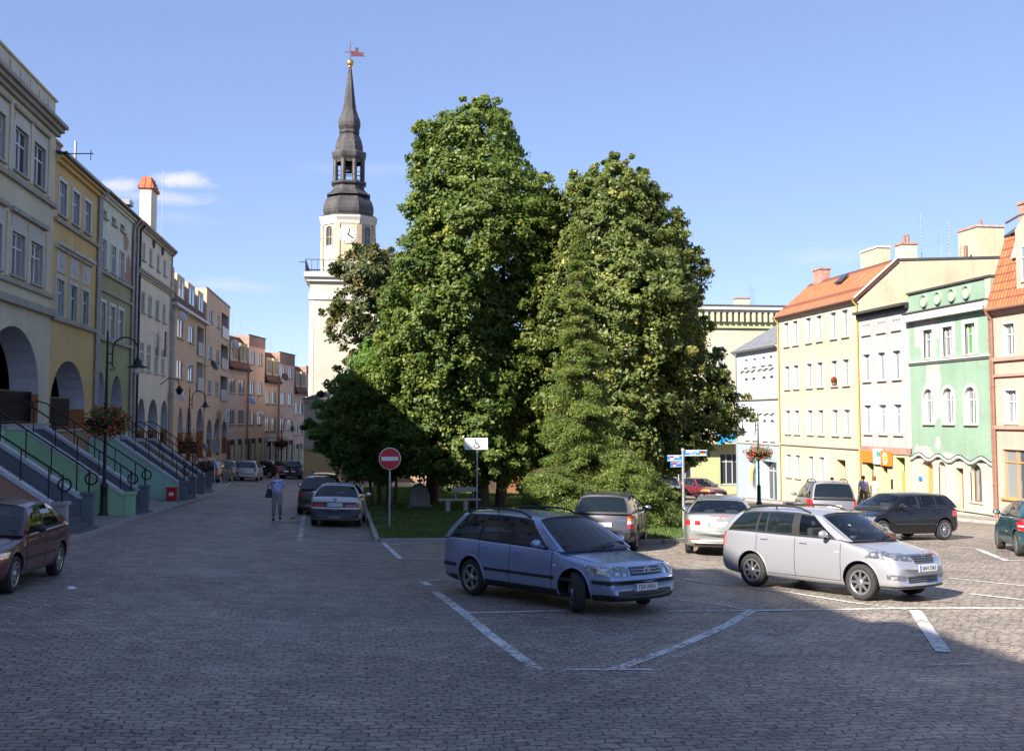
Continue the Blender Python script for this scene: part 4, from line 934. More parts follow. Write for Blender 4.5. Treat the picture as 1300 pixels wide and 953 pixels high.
gb=MB(); gb.prism([(.0,0,z(4.75)),(.0,.85,z(8.2)),(.0,9.3,z(8.6)),(.0,9.3,z(4.75))],(.25,0,0)); gb.build('gable',M['R5'],B.root)
sk=MB(); sk.add([(1.2,.35,z(7.05)),(1.75,.35,z(7.05)),(1.75,.68,z(8.0)),(1.2,.68,z(8.0)),(1.2,.27,z(7.08)),(1.75,.27,z(7.08)),(1.75,.60,z(8.03)),(1.2,.60,z(8.03))],[(4,5,6,7),(0,1,5,4),(1,2,6,5),(2,3,7,6),(3,0,4,7)]); sk.build('skylight',M['white'],B.root)
dm=MB(); dm.box(2.1,3.9,-.05,1.5,z(5.4),z(8.2)); dm.prism([(2.1,-.05,z(8.2)),(3.9,-.05,z(8.2)),(3.0,-.05,z(8.9))],(0,1.5,0)); dm.build('dormer',M['R5'],B.root); window(B,2.55,5.9,.9,1.5,-.1,'cross','pane_pale',sur='white')
ch=chimney(B,.15,.9,1.4,2.1,7.8,9.7,'brick'); downpipe(B,.12,-4.5,4.8,'rust',.07); antenna(B,.9,2.3,9,3.0,1)
k=MB(); k.tube([(.9,.3,z(8.75)),(2.2,.1,z(8.85)),(3.5,.1,z(8.85))],.07,6); k.build('snow_rail',M['zinc'],B.root)

# RG : yellow-green house closing the square on the right
M['RG']=P('cream yellow plaster',(.46,.42,.32),.15); M['RGg']=P('yellow green plaster',(.38,.40,.22),.15)
B=Bld('corner_house','yellow-green corner house with bracketed cornice behind the square','house',(20.0,95.0),0,-6.3); z=B.z; Y=lambda x:x-20.0
ops=[(Y(28.8)+2.5*i,Y(28.8)+2.5*i+1.1,a,a+1.7,0,.2,0) for i in range(-3,4) for a in (.2,4.6)]
ops+=[(Y(31.9),Y(33.6),-5.9,-3.2,0,.2,0),(Y(27.5),Y(29.3),-5.9,-3.2,0,.2,0)]
facade(B,20,-2.3,8.0,[o for o in ops if o[2]>-3],[M['RG']],D=10,top=False); facade(B,20,-7.2,-2.3,[o for o in ops if o[2]<-3],[M['RGg']],D=10,top=False,yf=-.06)
for o in ops:
    if o[2]>-3: window(B,o[0],o[2],1.1,1.7,.16,'cross','pane_cur',sur='white')
window(B,Y(31.9),-5.9,1.7,2.7,.15,'shop','pane_dark'); window(B,Y(27.5),-5.9,1.8,2.7,.15,'shop','pane_dark')
fr=MB(); fr.box(-.1,20.1,-.12,10,z(8.0),z(9.4)); fr.build('frieze',M['RGg'],B.root)
bk=MB(); 
for i in range(36): bk.box(.1+.55*i,.35+.55*i,-.5,-.125,z(8.55),z(9.38))
bk.build('cornice_bracket',M['RG'],B.root); ledge(B,-.4,20.4,9.85,M['white'],.44,.65,'cornice',steps=2); ledge(B,-.1,20.1,8.2,M['RGg'],.2,.2)
rf=MB(); rf.box(-.2,20.2,-.3,10,z(9.86),z(10.1)); rf.build('roof',M['felt'],B.root); chimney(B,Y(34.4),Y(35.6),2,3,10.1,10.9,M['RG']); antenna(B,Y(36),3,10,2.6,1); antenna(B,Y(36.4),3.3,10,2.2,1)
bc=MB(); bc.box(Y(28.5),Y(33.6),-1.2,-.1,z(-2.3),z(-2.1)); b_=bc.build('balcony',M['RG'],B.root)
rl=MB()
for i in range(26): rl.tube([(Y(28.5)+.2*i,-1.15,z(-2.1)),(Y(28.5)+.2*i,-1.15,z(-1.2))],.012,4)
rl.tube([(Y(28.5),-1.15,z(-1.2)),(Y(33.6),-1.15,z(-1.2))],.025,6); rl.build('balcony_railing',M['iron'],b_)
tp=MB(); n=8
vs=[(Y(31.3)+1.7*i/n,-1.19-.05*math.sin(i*1.7)-.03*j,z(-1.15-.9*j/4-(.3 if i<3 and j==4 else 0))) for j in range(5) for i in range(n+1)]
tp.add(vs,[(j*9+i,j*9+i+1,(j+1)*9+i+1,(j+1)*9+i) for j in range(4) for i in range(8)],0,True)
o=tp.build('tarpaulin',M['tarp'],None); o.matrix_world=Matrix.Translation((20,95,-6.3)); tag(o,'bright blue tarpaulin hung over the balcony rail','tarpaulin')

# ------------------------------------------------------------------ town hall with clock tower
M['hall']=P('ochre yellow hall plaster',(0.456,0.35,0.167),.2); M['hallb']=P('beige hall plaster',(.40,.35,.28),.25); M['tower']=P('cream tower plaster',(.46,.415,.35),.3,patches=[(-3.0,16,.6,2),(1,11,1.2,1)],pcol=(.5,.46,.38)); M['towert']=P('pale tower trim',(0.486,0.471,0.426),.25); M['towero']=P('apricot tower plaster',(.47,.36,.24),.22)
B=Bld('town_hall','low yellow town hall wing with red plinth behind the trees','town hall',(-4.35,92.0),0,-5.3); z=B.z
ops=[(1.5+2.4*i,2.6+2.4*i,-4.6,-2.9,0,.2,0) for i in range(8) if i!=0]+[(1.5+2.4*i,2.6+2.4*i,-1.3,.4,0,.2,0) for i in range(8)]
facade(B,21,-6.5,-2.4,[o for o in ops if o[2]<-3],[M['hall']],D=26,top=False,yf=-.05); facade(B,21,-2.4,1.4,[o for o in ops if o[2]>-3],[M['hallb']],D=26,top=False)
for o in ops: window(B,o[0],o[2],1.1,1.7,.14,'cross','pane_dark',yf=-.05 if o[2]<-3 else 0)
ledge(B,-.1,21.1,1.5,M['towert'],.3,.3,'cornice',steps=3); ledge(B,-.05,21.05,-2.3,M['trim'],.3,.15)
pl=MB(); pl.box(-.06,21.06,-.1,26,z(-6.4),z(-4.95)); pl.build('plinth',M['brick'],B.root)
rf=MB(); rf.add([(-.3,-.4,z(1.52)),(21.3,-.4,z(1.52)),(21.3,26.2,z(1.52)),(-.3,26.2,z(1.52)),(8,9,z(4.4)),(14,9,z(4.4)),(14,17,z(4.4)),(8,17,z(4.4))],[(0,1,5,4),(1,2,6,5),(2,3,7,6),(3,0,4,7),(4,5,6,7)]); rf.build('roof',M['felt'],B.root)
cx,cy,zb=-1.15,112.0,-5.6
t=thing('clock_tower','tall cream clock tower with dark green-black baroque spire','tower',(cx,cy,zb)); z=lambda v:v-zb
def mh(px): return (530-px)/1400*113.0   # world height at the tower for a photograph row
hw=3.62
mb=MB(); mb.box(-hw,hw,-hw,hw,z(-5.8),z(mh(366))); mb.build('shaft',M['tower'],t)
def ringbox(name,h,z0,z1,mat):
    m=MB(); m.box(-h,h,-h,h,z(z0),z(z1)); return m.build(name,mat,t)
ringbox('cornice',hw+.3,mh(366),mh(361),M['towert']); ringbox('cornice',hw+.55,mh(361)+.002,mh(355),M['towert']); ringbox('band',hw+.12,mh(388),mh(380),M['towert']); ringbox('band',hw+.3,mh(510),mh(505),M['trim']); ringbox('base_band',hw+.35,-5.8,mh(520),M['hallb'])
for sx in (-1,1):
    for sy in (-1,1):
        k=MB(); k.box(sx*hw-.42*(sx>0)-.03*(sx<0)*1-(0),sx*hw+.42*(sx<0)+.03*(sx>0),sy*hw-.42*(sy>0)-.03*(sy<0),sy*hw+.42*(sy<0)+.03*(sy>0),z(mh(503)),z(mh(389))); k.build('corner_pilaster',M['towert'],t)
rl=MB(); q=hw+.4; zr=z(mh(355))
for a,b in (((-q,-q),(q,-q)),((q,-q),(q,q)),((q,q),(-q,q)),((-q,q),(-q,-q))):
    for hh in (.2,1.2): rl.tube([(a[0],a[1],zr+hh),(b[0],b[1],zr+hh)],.035,6)
    for i in range(14):
        f=i/14; x,y=a[0]+(b[0]-a[0])*f,a[1]+(b[1]-a[1])*f; rl.tube([(x,y,zr),(x,y,zr+1.2)],.02 if i%3 else .045,4)
rl.build('balcony_railing',M['iron'],t)
gp=MB(); gp.tube([(-q,-q,zr+.9),(-q-.6,-q,zr+.93)],.04,6); gp.build('gargoyle_pipe',M['iron'],t)
def octo(prof,mat,name,n=8,smooth=False):
    m=MB(); ph=.5
    m.lathe([(r/math.cos(PI/8),z(h)) for r,h in prof],8,(0,0,0),smooth=smooth,ph=ph); m.add([(prof[-1][0]/math.cos(PI/8)*math.cos(2*PI*(j+ph)/8),prof[-1][0]/math.cos(PI/8)*math.sin(2*PI*(j+ph)/8),z(prof[-1][1])) for j in range(8)],[tuple(range(8))]); return m.build(name,mat,t)
a=2.58
octo([(a,mh(355)),(a,mh(284))],M['tower'],'octagon'); octo([(a+.12,mh(355)),(a+.12,mh(345))],M['towert'],'octagon_base'); octo([(a+.1,mh(292)),(a+.14,mh(288)),(a+.3,mh(284)),(a+.3,mh(282))],M['towert'],'octagon_cornice')
for k in range(8):
    an_=2*PI*(k+.5)/8; r=a/math.cos(PI/8)-.05; m=MB(); m.box(-.28,.28,-.10,.10,z(mh(345)),z(mh(292))); m.v=[tuple(Matrix.Rotation(an_-PI/2,3,'Z')@Vector(v)+Vector((r*math.cos(an_),r*math.sin(an_),0))) for v in m.v]; m.build('corner_pilaster',M['towero'],t)
ck0=None
for k in range(8):
    an_=-PI/2+k*PI/4; Rm=Matrix.Rotation(an_+PI/2,4,'Z')
    if k%2==0:
        pn=MB(); pn.box(-.95,.95,-a-.05,-a+.02,z(mh(331)),z(mh(290))); po_=pn.build('clock_panel',M['towero'],t); po_.matrix_local=Rm
        m=MB(); zc=z(mh(306)); m.lathe([(.0,-a-.12),(.86,-a-.12),(.93,-a-.1),(.93,-a-.03)],32,(0,0,zc),axis='y'); o=m.build('clock_face',M['white'],t); o.matrix_local=Rm
        h=MB()
        for i in range(12):
            q=i*PI/6; h.box(0,0,0,0,0,0); h.tube([(.66*math.sin(q),-a-.135,zc+.66*math.cos(q)),(.80*math.sin(q),-a-.135,zc+.80*math.cos(q))],.028,4)
        h.tube([(0,-a-.15,zc),(.16,-a-.15,zc+.62)],.035,4); h.tube([(-.08,-a-.16,zc+.05),(.46,-a-.16,zc-.33)],.055,4); h.build('clock_hand',M['iron'],o)
    else:
        w_=MB(); zc=mh(318); w_.box(-.42,.42,-a-.02,-a+.02,z(zc),z(zc+1.5)); ap=arcpts(-.42,.42,z(zc+1.5),.42,8)
        w_.add([(p[0],-a-.02,p[1]) for p in ap],[tuple(range(9))]); o=w_.build('tower_window',M['pane_dark'],t); o.matrix_local=Rm
        s_=MB(); s_.tube([(-.47,-a-.05,z(zc))]+[(p[0]*1.12,-a-.05,p[1]+.03) for p in ap]+[(.47,-a-.05,z(zc))],.08,6); s_.tube([(0,-a-.04,z(zc)),(0,-a-.04,z(zc+1.8))],.03,4); s_.tube([(-.4,-a-.04,z(zc+.8)),(.4,-a-.04,z(zc+.8))],.025,4); s_.build('window_frame',M['towero'],o)
def coppermat():
    m,nt,b=new_mat('weathered copper sheet'); tc=N(nt,'ShaderNodeTexCoord').outputs['Object']
    c=mix(nt,maprange(nt,noise(nt,tc,1.0,5,.7,(1,1,.3)),.35,.65,0,1),(.032,.030,.034),(.085,.075,.072)); c=mix(nt,maprange(nt,noise(nt,tc,1.8,6),.55,.75,0,.55),c,(.11,.14,.12))
    L(nt,c,b.inputs['Base Color']); b.inputs['Metallic'].default_value=.25; b.inputs['Roughness'].default_value=.5
    sx=N(nt,'ShaderNodeSeparateXYZ'); L(nt,tc,sx.inputs[0]); f=mth(nt,'LESS_THAN',mth(nt,'FRACT',mth(nt,'MULTIPLY',sx.outputs[2],1.1)),.06); bump(nt,b,mth(nt,'ADD',f,noise(nt,tc,2,3)),.5,.06); return m
M['copper']=coppermat(); k=113/1400
def pr(l): return [(r*k/3.4,mh(50+c/3.4)) for r,c in l]
octo(pr([(117,800),(118,790),(112,781),(101,778),(105,768),(106,755),(104,738),(99,722),(88,704),(84,700)]),M['copper'],'lower_roof')
octo(pr([(91,692),(91,687),(80,680),(66,665),(62,648),(73,640),(74,632),(66,630)]),M['copper'],'roof_step')
ld=MB()
for i in range(8):
    an_=2*PI*(i+.5)/8; r=57*k/3.4/math.cos(PI/8); x,y=r*math.cos(an_),r*math.sin(an_); w_=.2
    ld.tube([(x,y,z(mh(50+632/3.4))),(x,y,z(mh(50+538/3.4)))],.24,8)
ld.build('lantern_column',M['copper'],t)
lr=MB()
for i in range(8):
    a1,a2=[2*PI*(i+j+.5)/8 for j in (0,1)]; r=57*k/3.4/math.cos(PI/8)
    for hh in (.6,1.05): lr.tube([(r*math.cos(a1),r*math.sin(a1),z(mh(236))+hh),(r*math.cos(a2),r*math.sin(a2),z(mh(236))+hh)],.03,4)
lr.build('lantern_railing',M['iron'],t)
bell=MB(); bell.lathe([(.55,0),(.42,.15),(.33,.5),(.25,.75),(.0,.85)],16,(0,0,z(mh(222)))); bell.tube([(0,0,z(mh(222))+.8),(0,0,z(mh(209)))],.08,6); bell.build('bell',M['copper'],t)
octo(pr([(58,548),(60,538),(70,522),(73,508),(71,503),(60,498),(58,494),(58,480),(52,452),(44,432),(37,420)]),M['copper'],'upper_dome')
octo(pr([(38,420),(42,417),(43,407),(39,403),(46,388),(47,374),(44,358),(36,338),(28,312),(24,280),(18,225),(13,180),(8,140),(5,118)]),M['copper'],'spire')
M['gold']=simple('gilded ball',(.50,.36,.14),.35,metal=.9)
b_=MB(); b_.sphere((0,0,z(mh(81))),.38,14); b_.lathe([(.16,-.4),(.24,-.3),(.12,-.2)],10,(0,0,z(mh(82)))); b_.build('ball_finial',M['gold'],t)
v_=MB(); zz=z(mh(78)); v_.tube([(0,0,zz),(0,0,z(mh(55)))],.05,6); v_.tube([(-.5,0,z(mh(67))),(.4,0,z(mh(67)))],.04,6); 
zf=z(mh(70)); v_.prism([(.1,0,zf+.35),(1.5,0,zf+.22),(1.2,0,zf+.05),(1.6,0,zf-.15),(.1,0,zf-.2)],(0,.05,0)); v_.box(.5,.85,0,.06,zf+.3,zf+.75); v_.build('weather_vane',M['dark_red'],t)

# far end of the left street : closing building with blue sign
B=Bld('distant_building','small beige building closing the far end of the left street','house',(-22,190),0,-6.5); z=B.z
ops=[(1+3*i,2.4+3*i,a,a+1.8,0,.2,0) for i in range(8) for a in (-4.8,-1.5)]
facade(B,26,-7.5,1.2,ops,[M['L1w']],D=8)
for o in ops: window(B,o[0],o[2],1.4,1.8,.15,'cross','pane_cur')
roof_slab(B,-.3,26.3,[(-.5,1.2),(4,4)],tile_rot('orange_tile',-.55)); roof_slab(B,-.3,26.3,[(4,4.0),(8.3,1.3)],M['felt'])
B=Bld('shop_building','long cream building closing the square beyond the trees','house',(15.8,104.0),0,-6.0)
ops=[(1+1.9*i,2.0+1.9*i,a,a+1.6,0,.2,0) for i in range(2) for a in (-4.6,-1.0)]
facade(B,5.2,-7.4,2.2,ops,[M['RG']],D=8)
for o in ops: window(B,o[0],o[2],1.0,1.6,.15,'cross','pane_cur')
# ------------------------------------------------------------------ outdoor staircases
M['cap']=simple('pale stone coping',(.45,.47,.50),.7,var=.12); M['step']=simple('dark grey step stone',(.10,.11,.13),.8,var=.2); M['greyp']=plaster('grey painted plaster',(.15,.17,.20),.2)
def stair(label,y0,y1,xt,zt,xe,ze,flank,post):
    zg=g(xe,(y0+y1)/2)-.3; T=thing('outdoor_staircase',label,'staircase',((xt+xe)/2,(y0+y1)/2,zg),0,'staircases from the arcades down to the street')
    O=Vector(T.location)
    def bld(mb,n,m,bev=0):
        mb.v=[tuple(Vector(v)-O) for v in mb.v]; return mb.build(n,M[m],T,bev)
    for k,(a,b) in enumerate(((y0,y0+.28),(y1-.28,y1))):
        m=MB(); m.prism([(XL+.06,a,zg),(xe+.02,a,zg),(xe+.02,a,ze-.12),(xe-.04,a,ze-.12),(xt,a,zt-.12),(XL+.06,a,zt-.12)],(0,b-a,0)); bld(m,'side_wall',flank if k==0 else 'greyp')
        c=MB(); c.prism([(XL+.06,a-.04,zt-.118),(xt,a-.04,zt-.118),(xe-.04,a-.04,ze-.118),(xe+.06,a-.04,ze-.118),(xe+.06,a-.04,ze),(xe-.04,a-.04,ze),(xt,a-.04,zt),(XL+.06,a-.04,zt)],(0,b-a+.08,0)); bld(c,'coping','cap')
        p=MB(); p.box(xe+.03,xe+.33,a-.02,b+.02,zg,ze-.09 if k==0 else ze-.02); p.box(xe+.0,xe+.37,a-.07,b+.07,(ze-.085) if k==0 else ze-.015,ze+.0 if k==0 else ze+.06); bld(p,'end_post',post if k==0 else 'greyp')
    f=MB(); f.box(XL+.07,xt,y0+.29,y1-.29,zt-1.2,zt-.35)
    n=max(6,int((zt-ze+.9)/.165)); x0=xt; x1=xe+.5; z1=g(xe,(y0+y1)/2)+.1; z0=zt-.36
    for i in range(n):
        xa=x0+(x1-x0)*i/n; xb=x0+(x1-x0)*(i+1)/n; zz=z0+(z1-z0)*(i+1)/(n+.0); f.box(xa+.002,xb,y0+.291,y1-.291,zg,zz)
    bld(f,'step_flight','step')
    for a in (y0+.14,y1-.14):
        r=MB(); h=.78
        P=[(xt-.3,a,zt+h+.08),(xt-.45,a,zt+h+.02),(xt-.45,a,zt+h-.2)][::-1]+[(xt,a,zt+h)]+[(xt+(xe-xt)*i/6,a,zt+(ze-zt)*i/6+h) for i in range(1,7)]
        ex,ez=xe+.25,ze+h-.2; P+=[(ex+.16*math.sin(t)*1.0,a,ez-.16+.16*math.cos(t)) for t in [PI*q/8 for q in range(0,16)]]
        r.tube(P,.026,6)
        for i in range(5):
            q=(i+.4)/4.6; x=xt+(xe-xt)*q; zz=zt+(ze-zt)*q; r.tube([(x,a,zz-.02),(x,a,zz+h)],.02,6)
        r.tube([(xe+.2,a,ze-.8),(xe+.2,a,ze+h-.1)],.028,6)
        bld(r,'handrail','iron')
stair('nearest staircase with pink-brown side wall behind the parked dark red car',29.3,32.4,-10.75,.0,-7.6,-2.12,'pinkb','stone')
stair('staircase with mid green side wall behind the lamp with the nearest flower basket',37.9,40.6,-10.8,-.28,-7.6,-2.43,'green','green')
stair('staircase with turquoise green side wall beside the red litter bin',49.2,52.0,-10.3,-.85,-7.6,-2.72,'turq','greyp')
stair('farthest staircase with tan side wall beside the green litter bin',56.2,59.2,-10.4,-1.05,-7.8,-2.88,'tan','greyp')

# ------------------------------------------------------------------ lamps and flower baskets
M['lampglass']=simple('frosted lamp glass',(.75,.74,.68),.25,coat=.5)
def lamp(label,x,y,h,side,group='green-black bow street lamps'):
    zg=g(x,y); T=thing('street_lamp',label,'street lamp',(x,y,zg),0,group)
    m=MB(); m.lathe([(.17,0),(.17,.12),(.12,.18),(.11,1.0),(.13,1.05),(.075,1.15),(.055,1.2)],14); m.build('base',M['iron'],T)
    m=MB(); m.tube([(0,0,1.15),(0,0,h*.62),(0,0,h)],[.055,.05,.03],10); m.lathe([(.05,0),(.085,.05),(.05,.1)],10,(0,0,h*.60)); m.lathe([(.05,0),(.08,.05),(.05,.1)],10,(0,0,h*.40)); m.build('pole',M['iron'],T)
    m=MB(); s=side; P=[(.16*s,0,h-1.15),(.16*s,0,h-.75)]+[(.16*s+.40*s*(1-math.cos(t)),0,h-.62+.42*math.sin(t)) for t in [PI*i/12 for i in range(13)]]+[(.96*s,0,h-.8)]
    m.tube(P,.026,8); m.tube([(0,0,h-1.05),(.16*s,0,h-1.05)],.02,6); m.tube([(0,0,h-.75),(.16*s,0,h-.75)],.02,6); m.tube([(.16*s+.07*s*math.sin(t),0,h-1.22+.07*math.cos(t)) for t in [PI*i/6 for i in range(10)]],.018,6); m.build('arm',M['iron'],T)
    m=MB(); c=(.96*s,0,h-1.2); m.lathe([(.0,.42),(.04,.42),(.05,.30),(.13,.22),(.13,.12),(.17,.08),(.34,.02),(.34,.0),(.16,.0)],18,c); m.build('lantern_hood',M['iron'],T)
    m=MB(); m.lathe([(.15,0),(.14,-.12),(.08,-.2),(0,-.22)],16,c); m.build('lantern_glass',M['lampglass'],T)
    m=MB()
    for q in (-1,1): m.tube([(0,0,h*.53),(.3*q,0,h*.55),(.34*q,0,h*.52)],.014,5); m.tube([(.3*q+.06*math.cos(t),0,h*.565+.06*math.sin(t)) for t in [PI*i/5 for i in range(10)]],.01,4)
    m.build('scroll_bracket',M['iron'],T); return T
M['bleaf']=leafmat('basket leaves',(.04,.09,.02),(.07,.13,.03),(.13,.16,.05)); M['petal']=leafmat('red geranium petals',(.55,.02,.03),(.70,.04,.03),(.80,.12,.06),.3)
def basket(label,x,y,z,w,h,nl=900,nf=420):
    T=thing('flower_basket',label,'flower basket',(x,y,z),0,'geranium baskets on the street lamps')
    m=MB(); m.lathe([(.0,-.28*h),(.30*w,-.22*h),(.42*w,-.02*h),(.42*w,.05*h)],14); m.build('basket_bowl',M['iron'],T)
    for nm,n_,mt,s,rr in (('foliage',nl,M['bleaf'],.05,1.0),('flowers',nf,M['petal'],.042,1.04)):
        V=[];Tn=[]
        for _ in range(n_):
            while 1:
                p=Vector((random.gauss(0,1),random.gauss(0,1),random.gauss(0,1))); 
                if p.length>.1: break
            p.normalize(); r=(random.random()**.35 if nm=='foliage' else random.uniform(.75,1.08))*rr*(1+.12*math.sin(p.x*7+p.z*5))
            c=Vector((p.x*w/2*r,p.y*w/2*r,p.z*h/2*r-(.18*h if abs(p.x)+abs(p.y)>.9 and random.random()<.35 else 0)))
            nn=(p+Vector((random.gauss(0,.6),random.gauss(0,.6),random.gauss(0,.6)))).normalized(); a=nn.orthogonal().normalized(); b=nn.cross(a); q=s*random.uniform(.7,1.35)
            V+=[c-a*q,c-b*q*.8,c+a*q,c+b*q*.8]; Tn.append(random.random())
        link(nm,np_mesh(nm,[tuple(v) for v in V],np.arange(len(V)).reshape(-1,4),mt,Tn),T)
lamp('bow street lamp with a flower basket in front of the mid green staircase',-8.16,37.6,6.1,1); basket('nearest red geranium basket, in front of the green arcaded house',-8.16,37.55,-3.26+3.13,1.5,1.0)
lamp('bow street lamp with flower basket and a yellow box in front of the tall arches',-10.35,70.5,5.95,1); basket('dark red geranium basket in front of the brown-pink block',-10.35,70.45,-1.55,1.5,1.2,700,330)
lamp('distant bow street lamp by the stepped pink blocks',-6.95,104.0,5.3,1); basket('small far red geranium basket by the stepped pink blocks',-6.95,103.9,-2.35,1.5,1.3,500,250)
lamp('bow street lamp in front of the pale blue house on the right',23.7,63.5,5.45,-1); basket('sunlit red geranium basket in front of the pale blue house',23.7,63.45,-2.1,1.75,.9)
t=thing('litter_box','small yellow litter box fixed on the second left lamp','litter box',(-10.35,70.3,-3.0)); m=MB(); m.box(-.2,.2,-.12,.12,-.35,.2); m.build('box_body',M['yellow'],t,.02); m=MB(); m.box(-.22,.22,-.14,.14,.203,.26); m.build('lid',M['yellow'],t)
t=thing('notice_board','dark board fixed on the second left lamp above the yellow box','notice board',(-10.35,70.35,-1.95)); m=MB(); m.box(-.55,.55,-.03,.03,-.25,.25); m.build('board',M['black'],t,.01)
# litter bins
def bin_(label,x,y,mat,w,h):
    t=thing('litter_bin',label,'litter bin',(x,y,g(x,y)+.1)); m=MB(); m.box(-w/2,w/2,-w/2,w/2,.03,h); m.build('bin_body',M[mat],t,.03); m=MB(); m.box(-w/2-.03,w/2+.03,-w/2-.03,w/2+.03,h+.003,h+.07); m.build('rim',M[mat],t,.015); m=MB(); m.box(-.09,.09,-w/2-.012,-w/2-.001,h*.45,h*.7); m.build('sticker',M['plate'],t)
bin_('red square litter bin with white sticker at the turquoise staircase wall',-7.75,48.45,'red',.42,.5); bin_('dark green litter bin at the tan staircase wall',-8.7,55.6,'green_bin',.55,.62)
# ------------------------------------------------------------------ signs
def disc(r,n=40): return [(r*math.cos(2*PI*i/n),0,r*math.sin(2*PI*i/n)) for i in range(n)]
x,y=1.03,36.0; t=thing('no_entry_sign','round red no entry sign with white bar on a grey pole at the lawn corner','road sign',(x,y,lz(x,y)-.02))
H=3.62-1.42; m=MB(); m.tube([(0,.05,0),(0,.05,H+.3)],.032,10); m.build('pole',M['steel'],t)
m=MB(); m.v=[]; pd=disc(.345); m.prism([(p[0],0,p[2]+H) for p in pd],(0,.02,0)); s_=m.build('sign_disc',M['red'],t)
m=MB(); m.prism([(p[0],-.004,p[2]+H) for p in disc(.36)],(0,.002,0)); 
m=MB(); m.box(-.27,.27,-.006,-.002,H-.065,H+.065); m.build('white_bar',M['plate'],s_)
m=MB(); m.lathe([(.335,-.003),(.355,-.003),(.355,.024)],40,(0,0,H),axis='y'); m.build('sign_rim',M['plate'],s_)
# disabled parking
x,y=4.05,38.0; zt=0; t=thing('disabled_parking_sign','white rectangular sign with wheelchair symbol on a pole above the blue estate car','road sign',(x,y,lz(x,y)-.02)); H=(-.88)-lz(x,y)
m=MB(); m.tube([(.03,.05,0),(.03,.05,H+.2)],.03,10); m.build('pole',M['steel'],t); m=MB(); m.box(-.40,.40,0,.02,H-.2,H+.2); s_=m.build('sign_plate',M['plate'],t,.005)
w_=MB(); q=lambda a,b:(a,-.012,H+b)
w_.tube([q(.0+.085*math.cos(t_),-.055+.085*math.sin(t_)) for t_ in [R(160)+R(250)*i/16 for i in range(17)]],.012,6)
w_.tube([q(-.03,.1),q(-.02,-.01),q(.065,-.015),q(.10,-.10),q(.135,-.085)],.014,6); w_.tube([q(-.025,.05),q(.05,.045)],.010,6); w_.sphere(q(-.035,.135),.024,8,sc=(1,.5,1)); w_.build('wheelchair_symbol',M['iron'],s_)
# street name post
x,y=10.35,34.5; t=thing('street_name_post','grey post with three blue street name arrows by the spruce','sign post',(x,y,lz(x,y)-.02)); H=(-1.03)-lz(x,y)
m=MB(); m.tube([(0,0,0),(0,0,H+.02)],.045,12); m.lathe([(.06,0),(.05,.06),(0,.08)],12,(0,0,H)); m.build('pole',M['steel'],t)
def arrow(nm,x0,x1,z0,h,col,rz,flag):
    o=thing(nm,None,None,(0,0,0)); del_=MB(); d=del_; sg=1 if x1>x0 else -1
    d.box(min(x0,x1),max(x0,x1),-.015,.015,z0,z0+h); b=d.build('name_plate',M[col],t,.004); bpy.data.objects.remove(o)
    b.rotation_euler.z=rz
    e=MB(); 
    for (a,b2,c,d2) in ((x0,x1,z0,z0+.018),(x0,x1,z0+h-.018,z0+h)): e.box(min(a,b2),max(a,b2),-.018,-.0155,c,d2)
    e.build('white_edge',M['plate'],b)
    L_=abs(x1-x0); xs=x1-sg*.11*1.3; f=MB(); fw=.17
    if flag=='de':
        for i,mt in enumerate(('yellow','red','iron')):
            f=MB(); f.box(xs-fw/2,xs+fw/2,-.020,-.017,z0+.03+i*(h-.06)/3,z0+.03+(i+1)*(h-.06)/3-.001); f.build('flag_stripe',M[mt],b)
    else:
        for i,mt in enumerate(('plate','red')):
            f=MB(); f.box(xs-fw/2*.7,xs+fw/2*.7,-.020,-.017,z0+.03+i*(h-.06)/2,z0+.03+(i+1)*(h-.06)/2-.001); f.build('flag_stripe',M[mt],b)
    # lettering too small to read in the photograph: rows of short white strokes
    l=MB(); a0,a1=(min(x0,xs)+.04*1,max(x0,xs)-.04)
    a0,a1=(x0+.05,xs-fw*.7) if sg>0 else (xs+fw*.5,x0-.05)
    k=a0
    while k<a1-.02:
        w2=random.uniform(.02,.035); l.box(k,k+w2*.45,-.0185,-.0165,z0+h*.50,z0+h*.84); l.box(k,k+w2,-.0186,-.0166,z0+h*(.78 if random.random()<.5 else .5),z0+h*(.84 if random.random()<.5 else .56)); k+=w2+.014
    k=a0+.12
    while k<a1-.12: w2=random.uniform(.015,.03); l.box(k,k+w2*.5,-.0185,-.0165,z0+h*.2,z0+h*.38); k+=w2+.012
    l.build('lettering',M['plate'],b); return b
arrow('plate',.05,.80,H-.17,.18,'blue',0,'de'); arrow('plate',-.04,-.52,H-.33,.18,'blue',0,'pl'); arrow('plate',-.04,-.50,H-.52,.16,'violet' if 'violet' in M else 'blue',R(22),'pl')
# back of a sign on the left and blue direction board far down the street
x,y=-8.2,66.0; t=thing('road_sign_back','grey back of a rectangular road sign beside the parked dark blue hatchback','road sign',(x,y,g(x,y))); m=MB(); m.tube([(0,0,0),(0,0,2.9)],.035,8); m.build('pole',M['steel'],t); m=MB(); m.box(-.28,.28,-.05,-.035,2.1,2.8); m.build('sign_plate',M['zinc'],t)
x,y=-7.1,135.0; t=thing('direction_board','blue and white direction board at the far end of the left street','road sign',(x,y,g(x,y))); m=MB(); m.tube([(-.9,0,0),(-.9,0,5.0)],.06,8); m.tube([(.9,0,0),(.9,0,5.0)],.06,8); m.build('pole',M['steel'],t)
for i,(a,b,mt) in enumerate(((1.2,2.1,'plate'),(2.15,3.1,'blue'),(3.15,4.1,'blue'),(4.15,5.0,'plate'))):
    m=MB(); m.box(-1.1,1.1,-.1,-.07,a,b); m.build('sign_plate',M[mt],t)
